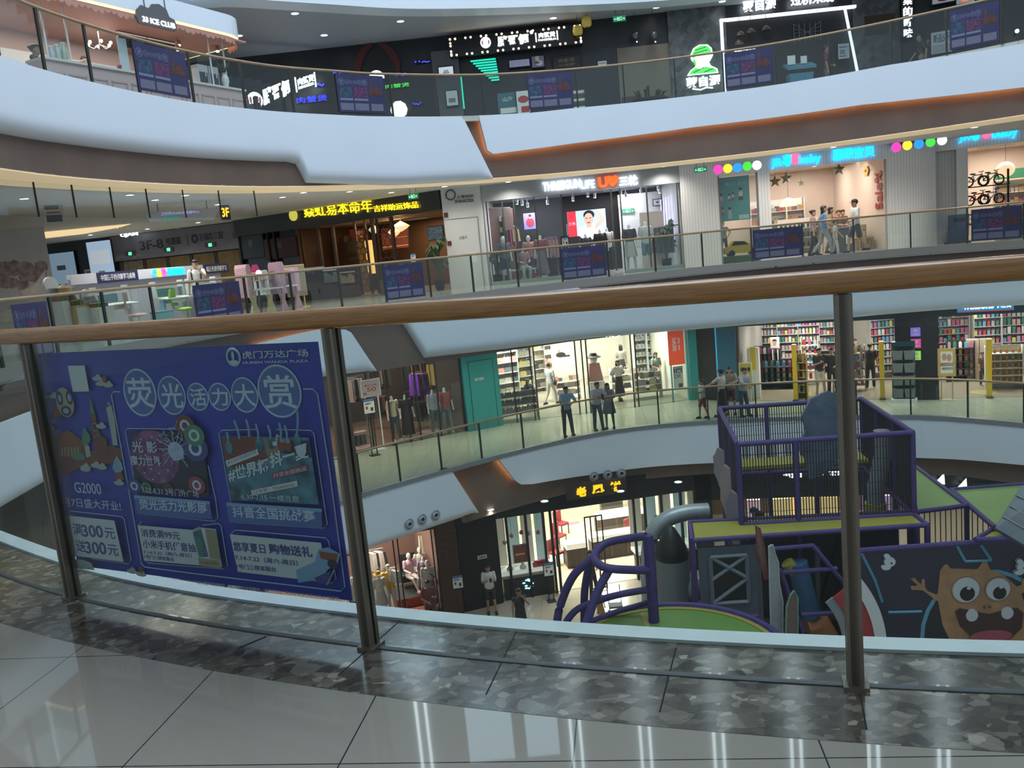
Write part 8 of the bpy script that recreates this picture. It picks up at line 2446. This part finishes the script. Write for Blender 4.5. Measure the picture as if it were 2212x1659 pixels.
ntm.build('net', MT['net'], t)
a, b, c, d = PZ(2150,1140,-5.0), PZ(2260,1205,-5.4), PZ(2260,1070,-4.4), PZ(2208,1048,-4.3)
MB().add([p - O for p in (a, b, c, d)] + [p - O + Vector((0,.06,-.06)) for p in (a, b, c, d)],[(0,1,2,3),(7,6,5,4),(0,4,5,1),(1,5,6,2),(2,6,7,3),(3,7,4,0)]).build('grey_wing_panel', mat('wing_grey', (.10,.115,.13),.4, noise=.2, scale=3), t)
for k in range(3):
 p, q = a.lerp(d, .25 + .25 * k), b.lerp(c, .25 + .25 * k)
 foam([p + Vector((0,-.03,.02)), q + Vector((0,-.03,.02))], 'wing_stripe', .018, GREY)
# front of the play structure: grey lattice tower, slides, cut-outs
FP = Fr((3.46,17.12),(8.28,16.72), Z1)
u0, u1, z0, z1 = Q(FP, 1515,1310,1642,1176,.06)
t = T('lattice_tower', 'grey printed lattice tower panel under the yellow deck', 'play panel', FP.pt((u0 + u1) / 2,.08, z0), FP.a)
w, h = (u1 - u0) / 2, z1 - z0
bx('board', mat('tower_grey', (.085,.10,.13),.5, noise=.12, scale=3),-w, w, 0,.06,-z0, h, t)
x0, x1, a, b = -w * .62, w * .55, h * .04, h * .84
for s, e in (((x0, a),(x1, a)),((x0, b),(x1, b)),((x0, a),(x0, b)),((x1, a),(x1, b)),((x0, b),(x1,(a + b) / 2)),((x1,(a + b) / 2),(x0, a)),((x0,(a + b) / 2),(x1, b * .98))):
 MB().tube([(s[0],-.03, s[1]),(e[0],-.03, e[1])],.045,4).build('lattice_bar', mat('bar_grey', (.17,.19,.22),.5), t)
bx('dark_opening', MBLACK, x0, x1,-.006,0, a, b, t)
O = Vector((0,0,0))
t = T('slide_tower', 'violet foam frame with coloured slides and an orange tube under the yellow deck', 'slide', (0,0,0))
for P_ in ([(1668,1186),(1755,1178),(1840,1280)],[(1685,1237),(1808,1228)],[(1685,1230),(1710,1300),(1735,1365)],[(1730,1328),(1840,1322)],[(1580,1335),(1640,1330),(1655,1380)],[(1845,1310),(1875,1385)]):
 foam([PY(x, y, 16.4) for x, y in P_], r=.05)
for P_, c, r, lab in (([(1742,1352),(1770,1345),(1800,1400)],(.35,.13,.05),.24, 'orange_tube'),([(1722,1215),(1740,1290),(1752,1330)],(.03,.10,.2),.22, 'blue_slide'),([(1700,1215),(1722,1240)],(.32,.26,.05),.14, 'yellow_block'),([(1740,1240),(1748,1300)],(.34,.16,.04),.10, 'orange_block')):
 foam([PY(x, y, 17.0) for x, y in P_], lab, r, colm(c))
for P_ in ([(1765,1180),(1768,1380)],[(1600,1330),(1600,1400)]):
 foam([PY(x, y, 17.2) for x, y in P_], 'grey_post', .06, GREYD)
for k, (px, w, c, e, lab) in enumerate((([(1632,1135),(1640,1140),(1650,1185),(1657,1250),(1652,1250),(1636,1190)],16.1,(.14,.12,.12),(.3,.04,.03), 'thin red-edged cut-out board seen nearly edge on'),([(1660,1180),(1668,1176),(1680,1215),(1682,1260),(1690,1300),(1690,1370),(1665,1370),(1662,1260)],15.9,(.30,.31,.32),(.4,.4,.42), 'white rocket cut-out board in front of the slides'),([(1698,1310),(1706,1285),(1714,1275),(1722,1290),(1722,1375),(1696,1372)],15.7,(.16,.10,.08),(.15,.3,.2), 'green-edged alien cut-out board in front of the slides'))):
 P_ = [PY(x, y, w) for x, y in px]
 q = T('cutout_board', lab, 'cut-out board', (P_[0].x, w, P_[-1].z))
 mb = MB()
 mb.prism([(p.x - P_[0].x, p.z - P_[-1].z) for p in P_],-.03,.03)
 mb.build('board', colm(c), q)
 MB().tube([(p.x - P_[0].x, -.03, p.z - P_[-1].z) for p in P_],.02,5, close=True).build('edge', colm(e), q)
 bx('support', GREYD, .0,.05,.03,.08, Z1 - P_[-1].z, .1, q)
bx('underdeck_shade_panel', mat('underdeck_shade', (.022,.02,.035),.6),4.72,8.2,18.0,18.06,-8.1,-5.2, t)  # added dark sheet standing for the shade under the deck
# red and white arch
q0 = PY(1640,1420,16.0)
t = T('arch_board', 'curved red board with a white rim beside the monster panel', 'arch', (q0.x, 16.0, q0.z))
for r0, r1, m, y in ((2.33,2.56, PAPER, -.06),(1.90,2.33, REDM, -.03),(1.72,1.9, GREY, 0)):
 A = [math.radians(36 - 46 * k / 16) for k in range(17)]
 MB().prism([(r1 * math.cos(a), r1 * math.sin(a)) for a in A] + [(r0 * math.cos(a), r0 * math.sin(a)) for a in A[::-1]], y, y + .06).build({-.06: 'white_rim', -.03: 'red_band', 0: 'grey_edge'}[y], m, t)
bx('support', GREYD, 1.9,2.0,.06,.12, Z1 - q0.z, 0, t)
# monster panel
MP = Fr((6.60,16.4),(11.4,16.1), Z1)
mz = lambda px, py: MP.hit(px, py)
u0, z1 = mz(1848,1190)
u1 = mz(2330,1160)[0]
t = T('monster_panel', 'dark printed panel with an orange round-eyed monster in a cyan porthole', 'play panel', MP.pt(0,0,0), MP.a)
bx('board', mat('panel_night', (.022,.018,.04),.35), u0, u1,0,.08,0, z1, t)
MB().tube([(u0 - .05,0, z1),(u1,0, z1)],.06,8).build('foam_edge', PURPLE, t)
CY_ = colm((.10,.30,.42))
tan = mat('monster_skin', (.36,.185,.085),.5, noise=.18, scale=3)
lay = [0]
def ink(px, m, name='print', el=None):
 lay[0] += 1
 y = -.004 - .0025 * lay[0]
 if el:
  (ax, ay),(rx, rz) = mz(*px), el
  P_ = [(ax + rx * math.cos(k * PI / 14), ay + rz * math.sin(k * PI / 14)) for k in range(28)]
 else:
  P_ = [mz(*p) for p in px]
 MB().prism(P_, y, .0).build(name, m, t)
def line(px, w_, m):
 lay[0] += 1
 MB().tube([(mz(*p)[0],-.01, mz(*p)[1]) for p in px], w_, 5).build('print_line', m, t)
ink((2128,1370), CY_, el=(1.30,1.40))
ink((2128,1370), mat('panel_night2', (.012,.012,.02),.4), el=(1.22,1.32))
for L_ in ([(1858,1190),(1890,1255),(1905,1300)],[(1918,1322),(1990,1320)],[(2066,1178),(2083,1210)],[(2118,1176),(2140,1210)],[(2083,1212),(2140,1210)]):
 line(L_, .03, CY_)
ink([(2030,1232),(2040,1219),(2046,1219),(2053,1228),(2110,1229),(2122,1212),(2131,1214),(2138,1230),(2165,1240),(2200,1270),(2215,1310),(2222,1390),(2060,1400),(2035,1350),(2024,1290)], tan, 'monster_print')
ink([(2026,1286),(2003,1276),(1997,1268),(1996,1250),(1990,1252),(1989,1262),(1975,1248),(1967,1250),(1981,1264),(1966,1266),(1968,1273),(1992,1274),(2024,1298)], tan, 'arm_print')
ink([(2188,1270),(2205,1262),(2208,1250),(2216,1246),(2214,1256),(2224,1254),(2222,1270),(2200,1285)], tan, 'arm_print')
EW = mat('eye_white', (.50,.50,.52),.3)
for c, r in (((2085,1273),.265),((2154,1271),.235)):
 ink(c, colm((.24,.15,.10)), 'eye_ring_print', el=(r * 1.12, r * 1.1))
 ink(c, EW, 'eye_print', el=(r, r))
 ink((c[0] + 3, c[1] + 8), BLACK, 'pupil_print', el=(r * .56, r * .58))
 ink((c[0] + 6, c[1] - 4), EW, 'glint_print', el=(r * .16, r * .12))
ink([(2062,1320),(2072,1313),(2100,1318),(2135,1326),(2170,1316),(2196,1312),(2208,1322),(2204,1355),(2180,1378),(2140,1386),(2100,1378),(2072,1350)], mat('mouth_dark', (.045,.012,.012),.4), 'mouth_print')
ink((2138,1372), mat('tongue', (.32,.06,.08),.4), 'tongue_print', el=(.42,.13))
for c in ((2097,1327),(2173,1322)):
 ink(c, EW, 'tooth_print', el=(.12,.13))
for c in ((2125,1310),(2136,1309)):
 ink(c, colm((.15,.06,.03)), 'nostril_print', el=(.02,.03))
gh = mat('ghost_print', (.55,.58,.60),.5)
for c, s in (((1920,1212),1),((2205,1222),1)):
 ink(c, gh, 'ghost_print', el=(.11 * s, .10 * s))
 ink((c[0] - 6, c[1] - 12), gh, 'ghost_print', el=(.06,.05))
 ink((c[0] - 8, c[1] + 12), gh, 'ghost_print', el=(.09,.05))
 ink((c[0] + 3, c[1] + 2), INK, 'ghost_print', el=(.02,.02))
# climbing frame, trampoline disc, rocket
t = T('climbing_frame', 'curved violet foam climbing frame over a green disc', 'climbing frame', (0,0,0))
Y = 16.235
post = PY(1405,1231, Y)
foam([(post.x, Y, Z1),(post.x, Y, PY(1396,1156, Y).z)], 'foam_post', .11)
sm3 = lambda L_: smooth3([PY(q[0], q[1], q[2] * .955) for q in L_])
def smooth3(P_):
 P_ = [P_[0] * 2 - P_[1]] + P_ + [P_[-1] * 2 - P_[-2]]
 out = []
 for i in range(1, len(P_) - 2):
  a, b, c, d = P_[i - 1:i + 3]
  out += [0.5 * ((2 * b) + (c - a) * k / 5 + (2 * a - 5 * b + 4 * c - d) * (k / 5) ** 2 + (3 * b - a - 3 * c + d) * (k / 5) ** 3) for k in range(5)]
 return out + [P_[-2]]
for L_, r in (([(1396,1158,17),(1345,1165,17.3),(1308,1174,17.4),(1288,1192,17.2),(1284,1207,16.9),(1298,1222,16.6),(1325,1229,16.5),(1362,1231,16.7),(1405,1232,17)],.085),([(1284,1203,17.0),(1240,1242,17.1),(1213,1300,17.2),(1203,1345,17.2),(1196,1420,17.2)],.085),([(1318,1227,16.55),(1290,1280,16.4),(1268,1345,16.2),(1258,1400,16.1)],.085),([(1274,1212,17.4),(1265,1260,17.5),(1262,1300,17.5),(1262,1390,17.5)],.08),([(1408,1272,17),(1340,1284,17.1),(1288,1299,17.2),(1240,1322,17.2),(1205,1375,17.2)],.075),([(1410,1298,17),(1385,1306,17.3),(1330,1322,17.4),(1280,1345,17.3)],.06)):
 foam(sm3(L_), r=r)
zc = -6.4
cx_, cy_, rr = 2.5,14.85,2.05
MB().cyl((cx_, cy_), rr, zc - .1, zc, 40).build('green_mat', GREEN, t)
ring_ = lambda r, z: [(cx_ + r * math.cos(k * PI / 24), cy_ + r * math.sin(k * PI / 24), z) for k in range(48)]
MB().loft([ring_(rr * .93, zc), ring_(rr * .93, zc + .02), ring_(rr, zc + .02), ring_(rr, zc)],0, False, True).build('yellow_border', mat('border_yellow', (.34,.27,.05),.5), t)
MB().tube(ring_(rr + .03, zc + .02),.075,8, close=True).build('violet_rim', PURPLE, t)
bx('yellow_seam', MT['border_yellow'], post.x - .22, post.x - .12, cy_ - rr * .9, cy_ + rr * .9, zc, zc + .01, t)
for k in range(4):
 MB().cyl((cx_ + 1.5 * math.cos(k * PI / 2 + .6), cy_ + 1.5 * math.sin(k * PI / 2 + .6)),.08, Z1, zc - .1,8).build('foam_post', PURPLE, t)
p = PY(1452,1205,18.9)
t = T('rocket_figure', 'grey padded rocket figure with a black pointed nose', 'rocket', (p.x, 18.9, Z1))
zb, zn = p.z - Z1, PY(1440,1135,18.9).z - Z1
RG = mat('rocket_grey', (.19,.20,.20),.5)
MB().lathe([(.38,.0),(.42, zb * .3),(.41, zb * .7),(.38, zb)], n=20).build('body', RG, t, sm=True)
MB().lathe([(.38, zb),(.39, zb + .12),(.33, zb + .32),(.22, zb + .52),(.10, zn - .06),(.005, zn)], n=20).build('nose', mat('nose_black', (.008,.009,.010),.5, noise=.3, scale=20), t, sm=True)
MB().ell((.42,-.12, PY(1483,1275,18.8).z - Z1),.26,.24,.30,14).build('booster', RG, t, sm=True)
pts = [PY(x, y, 19.9) for x, y in ((1404,1300),(1402,1200),(1412,1150),(1440,1122),(1480,1108),(1530,1104))]
t = T('silver_duct', 'wide silver air duct arching behind the rocket figure', 'duct', (pts[0].x, 19.9, Z1))
o = Vector((pts[0].x, 19.9, Z1))
MB().tube([p - o for p in [Vector((pts[0].x, 19.9, Z1))] + smooth3(pts)],.20,14).build('duct', mat('duct_silver', (.36,.38,.39),.35,.3, noise=.1, scale=5), t, sm=True)
# ------------------------------------------------------------------ the big event poster on our own balustrade
pa, pb = EN.off(qn[1],0), EN.off(qn[2],0)
NP = Fr((pa.x, pa.y),(pb.x, pb.y),0)
VP = .055
nq = lambda x, y: NP.hit(x, y, VP)
NB_ = mat('print_navy', (0.035,0.05,0.42),.4, noise=.18, scale=3)
NL = mat('print_line', (0.5,0.56,0.74),.5)
NT = mat('print_text', (0.62,0.68,0.82),.5)
NG = mat('print_glow', (0.1,0.17,0.47),.5)
NW = mat('print_paper', (0.68,0.7,0.74),.5)
NI = mat('print_ink', (0.07,0.08,0.3),.5)
NR = mat('print_red', (0.219,0.067,0.052),.5, noise=.12, scale=10)
NO = mat('print_orange', (0.298,0.096,0.052),.5)
NGR = mat('print_green', (0.105,0.263,0.158),.5)
NS = mat('print_skyblue', (0.26,0.42,0.64),.5)
NCL = mat('print_cloud', (0.438,0.455,0.455),.5)
NGD = mat('print_gold', (0.403,0.350,0.228),.5)
NM = mat('print_magenta', (0.245,0.088,0.228),.5, noise=.5, scale=30)
NK = mat('print_dark', (0.035,0.035,0.070),.5)
NTE = mat('print_teal', (0.079,0.193,0.263),.5, noise=.6, scale=18)
u0, z0 = nq(168,1222)
u1, z1 = nq(686,738)
u1 = nq(758,1280)[0]
bt = T('event_poster', 'large blue event poster with neon title and red castle on our own balustrade', 'poster', NP.pt((u0 + u1) / 2, VP, nq(168,1222)[1]), NP.a)
uc, zc0 = (u0 + u1) / 2, nq(168,1222)[1]
X = lambda x, y: (nq(x, y)[0] - uc, nq(x, y)[1] - zc0)
L_ = [0]
def yy():
 L_[0] += 1
 return -.002 - .00012 * L_[0]
P4 = [X(72,764), X(686,738), X(761,1298), X(168,1222)]
MB().prism(P4,0,.003).build('sheet', NB_, bt)
def pp(pts, m, name='print'):
 y = yy()
 MB().prism([X(*p) for p in pts], y - .0006, y).build(name, m, bt)
def oval(c, rx, ry, m, n=26, name='print'):
 """an ellipse of that half width and height in pixels, upright on the sheet"""
 a, b = X(*c)
 w, h = abs(X(c[0] + rx, c[1])[0] - a), abs(X(c[0], c[1] - ry)[1] - b)
 y = yy()
 MB().prism([(a + w * math.cos(k * 2 * PI / n), b + h * math.sin(k * 2 * PI / n)) for k in range(n)], y - .0006, y).build(name, m, bt)
def ring(c, rx, ry, m, w=.0035, n=32):
 a, b = X(*c)
 r1, r2 = abs(X(c[0] + rx, c[1])[0] - a), abs(X(c[0], c[1] - ry)[1] - b)
 y = yy()
 MB().tube([(a + r1 * math.cos(k * 2 * PI / n), y, b + r2 * math.sin(k * 2 * PI / n)) for k in range(n)], w, 4, close=True).build('print_line', m, bt)
def pl(pts, m=NL, w=.0025):
 y = yy()
 MB().tube([(X(*p)[0], y, X(*p)[1]) for p in pts], w, 4).build('print_line', m, bt)
def tx(s, x0, y0, x1, y1, m=NT, bold=.0, hp=None):
 """letters from the lower-left pixel to the upper-right one; hp = their height in pixels when the row slopes"""
 a, b = X(x0, y0), X(x1, y1)
 if hp:
  zt, sl = X(x0, y0 - hp)[1], X(x1, y1 + hp)[1] - a[1]
 else:
  zt, sl = b[1],0
 text('lettering', s, m, a[0], b[0], a[1], zt, yy(),.0006, bt, bold, slope=sl)
# title discs
for c, x, y, rx, ry in (('荧', 303,848,34,50),('光', 372,854,29,41),('活', 429,857,22,29),('力', 476,857,23,29),('大', 530,853,28,37),('赏', 605,845,46,56)):
 oval((x, y), rx, ry, NG)
 ring((x, y), rx, ry, NT, .0042 if rx > 30 else .0032)
 tx(c, x - rx * .62, y + ry * .66, x + rx * .66, y - ry * .66, NT, .012)
# mall name
ring((506,771),14,18, NT, .005)
oval((507,782),10,5, NT)
oval((505,768),3,10, NT)
tx('虎门万达广场', 526,775,667,753, NT, .02)
tx('HUMEN WANDA PLAZA', 527,786,668,776, NT, .02)
# frames
pl([(262,846),(248,846),(243,853),(270,1000),(308,1217),(315,1224),(420,1238),(738,1276),(747,1267),(713,1010),(688,850),(678,840),(657,840)], w=.003)
pl([(400,927),(278,925),(273,931),(300,1080),(304,1105),(312,1110),(466,1125),(473,1118),(468,1078),(452,1005)])
pl([(560,927),(482,929),(475,936),(500,1080),(503,1122),(510,1128),(702,1140),(709,1132),(703,1092),(680,935),(673,929),(600,927)])
pl([(308,1126),(303,1132),(316,1205),(322,1215),(485,1228),(494,1222),(480,1135),(474,1130),(440,1134)])
pl([(510,1144),(503,1150),(517,1225),(524,1234),(720,1258),(728,1250),(712,1168),(706,1161),(512,1144)])
pl([(154,1103),(265,1115),(271,1121),(286,1210),(280,1217),(200,1206)])
# castle picture
pp([(103,965),(118,940),(150,928),(168,940),(188,958),(196,975),(240,962),(262,968),(268,985),(262,1000),(240,1000),(215,1010),(170,1012),(150,1022),(112,1030),(104,1000)], NR)
pp([(128,962),(134,945),(140,933),(150,930),(160,935),(166,950),(178,956),(180,985),(134,988)], NO)
for k in range(6):
 pp([(135 + 7 * k, 965),(138 + 7 * k, 965),(139 + 7 * k, 984),(136 + 7 * k, 984)], NGD)
pp([(197,856),(208,892),(199,893)], NGR)
pp([(199,893),(209,891),(214,925),(222,940),(234,948),(236,985),(208,990),(204,940),(200,930)], NR)
pp([(203,896),(207,896),(210,908),(205,908)], NO)
oval((209,922),6,8, NK)
ring((209,922),6,8, NGD, .002)
pl([(207,945),(216,934),(218,945)], NGD, .002)
pp([(184,920),(198,940),(199,952),(192,962),(183,962),(180,950)], NGR)
pp([(186,962),(196,961),(200,985),(190,987)], NCL)
oval((173,985),14,9, NGR)
pp([(233,880),(244,874),(251,900),(258,960),(248,962),(240,915)], NCL)
pp([(236,872),(239,866),(242,876)], NCL)
pp([(256,983),(266,998),(270,1012),(264,1019),(253,1020),(247,1010),(250,995)], NS)
for k in (-5,0,5):
 pl([(256 + k * .3,988),(258 + k, 1017)], NCL, .0018)
pp([(252,1020),(266,1018),(272,1035),(255,1035)], NO)
for c in ((100,857),(120,855),(214,817),(222,828),(238,831),(223,920),(112,924),(190,1008),(212,1004),(225,1008),(262,1042),(290,1232),(310,1238),(190,1012)):
 oval(c, 11,5, NCL)
 oval((c[0] + 2, c[1] - 4),5,5, NCL)
for c in ((231,818),(310,1228)):
 oval(c, 5,7, NO)
pp([(120,872),(134,880),(140,898),(132,902),(122,898),(114,908)], NR)
# ball emblem of three dark lobes in a gold shell
oval((146,868),19,32, NGD)
for c, rx, ry in (((135,859),7,15),((156,858),7,15),((149,886),11,11)):
 oval(c, rx, ry, NK)
 oval(c, rx * .55, ry * .55, NS)
pp([(153,789),(189,788),(199,844),(164,845)], NW)
# picture with the mirror ball
pp([(285,930),(440,932),(452,1008),(458,1072),(302,1062)], NK)
oval((340,985),52,58, NM)
for k in range(22):
 a = k * 2.4
 oval((340 + 46 * math.sqrt(k / 22) * math.cos(a),985 + 52 * math.sqrt(k / 22) * math.sin(a)),1.8,1.8, NT, 8)
for k in range(14):
 a = k * .45
 pl([(386,968),(386 + (26 + 9 * (k % 3)) * math.cos(a),968 + (30 + 9 * (k % 3)) * math.sin(a))], NL, .0022)
oval((388,972),17,20, NL)
star = lambda c, r: [(c[0] + r * (1 if k % 2 == 0 else .42) * math.sin(k * PI / 5), c[1] - r * 1.2 * (1 if k % 2 == 0 else .42) * math.cos(k * PI / 5)) for k in range(11)]
for c, r in (((391,930),20),((362,942),11),((398,975),14)):
 pl(star(c, r), NL, .0022)
for c, r, m, m2 in (((430,966),27, NI, NT),((408,917),21, NR, NT),((428,938),22, NGR, NT),((299,1047),15, NI, NT),((434,1045),18, mat('print_rose', (0.350,0.079,0.123),.5), NT),((325,1050),11, NGR, NK),((373,1052),10, NR, NK)):
 oval(c, r, r * 1.05, m)
 oval(c, r * .52, r * .6, m2)
 oval(c, r * .30, r * .36, m)
tx('光 影', 297,974,347,951, NT, .01)
tx('魔力世界', 294,1002,355,983, NT, .01)
tx('7.12-8.31 2号门外广场', 317,1062,437,1057, NT, .0,15)
pp([(299,1066),(462,1079),(468,1118),(306,1107)], NG)
pp([(299,1066),(462,1079),(463,1086),(300,1073)], NS)
tx('荧光活力光影展', 313,1098,455,1083, NT, .015,24)
# picture with the dancers
pp([(488,938),(676,942),(698,1086),(509,1076)], NTE)
pp([(488,945),(560,940),(590,985),(515,1010),(500,1000)], NR)
pp([(600,950),(676,948),(682,985),(620,975)], NK)
pp([(580,945),(608,943),(612,985),(590,990)], mat('print_tan', (0.350,0.210,0.140),.5))
for a, b in (((515,905),(527,945)),((541,903),(548,940)),((562,912),(568,950)),((588,915),(594,945)),((613,910),(616,950)),((652,885),(650,940)),((500,930),(503,955)),((625,915),(630,950))):
 pl([a, ((a[0] + b[0]) / 2 + 2,(a[1] + b[1]) / 2), b], NS, .005)
 oval((b[0] + 2, b[1] + 8),8,14, NR if a[0] % 2 else NTE)
pp([(498,992),(566,966),(570,978),(502,1005)], NW)
tx('参与万达 抖出夏日风采', 503,1001,563,967, NI, .0,8)
oval((604,955),5,5, NT)
pl([(608,955),(608,935),(613,940)], NT, .0035)
tx('抖音', 618,953,636,944, NT, .0)
tx('#世界杯', 506,1038,590,985, NT, .03,30)
tx('抖一夏', 596,1008,674,952, NT, .03,32)
pp([(598,1018),(674,999),(676,1012),(600,1032)], mat('print_rose', (0.350,0.079,0.123),.5))
tx('抖音全国挑战', 602,1028,672,1003, NT, .0,9)
pp([(553,1055),(652,1034),(654,1046),(556,1066)], NW)
tx('口令号：702600032', 560,1063,646,1038, MT['print_rose'],.01,8)
tx('6.30-7.15 一楼连廊', 533,1074,656,1067, NT, .0,13)
pp([(500,1081),(705,1094),(706,1135),(506,1124)], NG)
pp([(500,1081),(705,1094),(706,1101),(501,1088)], NS)
tx('抖音全国挑战赛', 515,1112,690,1099, NT, .015,24)
# text boxes
tx('G2000', 175,1060,228,1041, NT, .0)
tx('7月7日盛大开业!', 141,1088,271,1080, NT, .0,19)
for q in ([(156,1109),(259,1120),(279,1209),(176,1196)],[(309,1130),(430,1140),(440,1134),(478,1138),(491,1220),(323,1206)],[(508,1149),(704,1167),(719,1252),(525,1229)]):
 pp(q, NW)
for s, n_, y in (('满', '300', 0),('送', '300', 36)):
 d = 7 if y else 0
 tx(s, 172 + d, 1150 + y, 188 + d, 1127 + y, NI, .01)
 tx(n_, 192 + d, 1155 + y, 232 + d, 1131 + y, NI, .02,26)
 tx('元', 240 + d, 1158 + y, 258 + d, 1137 + y, NI, .01)
tx('消费满99元', 318,1154,399,1144, NI, .01,17)
tx('小米手机任意抽', 322,1178,433,1170, NI, .01,18)
tx('7.14-7.22（周六-周日）', 323,1191,425,1191, NI, .0,8)
tx('1号门三楼客服台', 325,1201,387,1199, NI, .0,8)
pp([(428,1139),(444,1132),(446,1137),(430,1144)], NCL)
pp([(455,1137),(478,1140),(488,1204),(466,1200)], mat('print_champagne', (0.385,0.315,0.210),.5))
pp([(429,1145),(446,1138),(462,1197),(442,1198)], NTE)
oval((444,1170),6,14, NGR)
pp([(440,1199),(486,1205),(489,1222),(443,1216)], NGD)
tx('开抽领奖', 446,1213,482,1208, NR, .0,7)
tx('悠享夏日', 517,1184,583,1170, NI, .01,20)
tx('购物送礼', 594,1190,684,1176, NI, .02,22)
tx('7.14-7.22（周六-周日）', 521,1203,654,1205, NI, .0,11)
tx('1号门三楼客服台', 524,1222,607,1219, NI, .0,10)
pp([(651,1225),(692,1207),(700,1180),(720,1176),(746,1190),(740,1215),(722,1222),(700,1245),(656,1252)], NS)
pp([(700,1184),(742,1190),(738,1208),(705,1200)], NO)
oval((730,1212),11,10, NK)
pp([(690,1242),(726,1226),(720,1254),(700,1254)], NI)
pl([(733,1225),(718,1256)], NCL, .003)
pp([(192,1204),(210,1210),(218,1226),(170,1221),(172,1202)], NCL)
tx('以上图片仅供参考，在法律允许范围内，虎门万达广场有权对本次活动作合理解释。', 439,1256,748,1284, NL, .0,8)
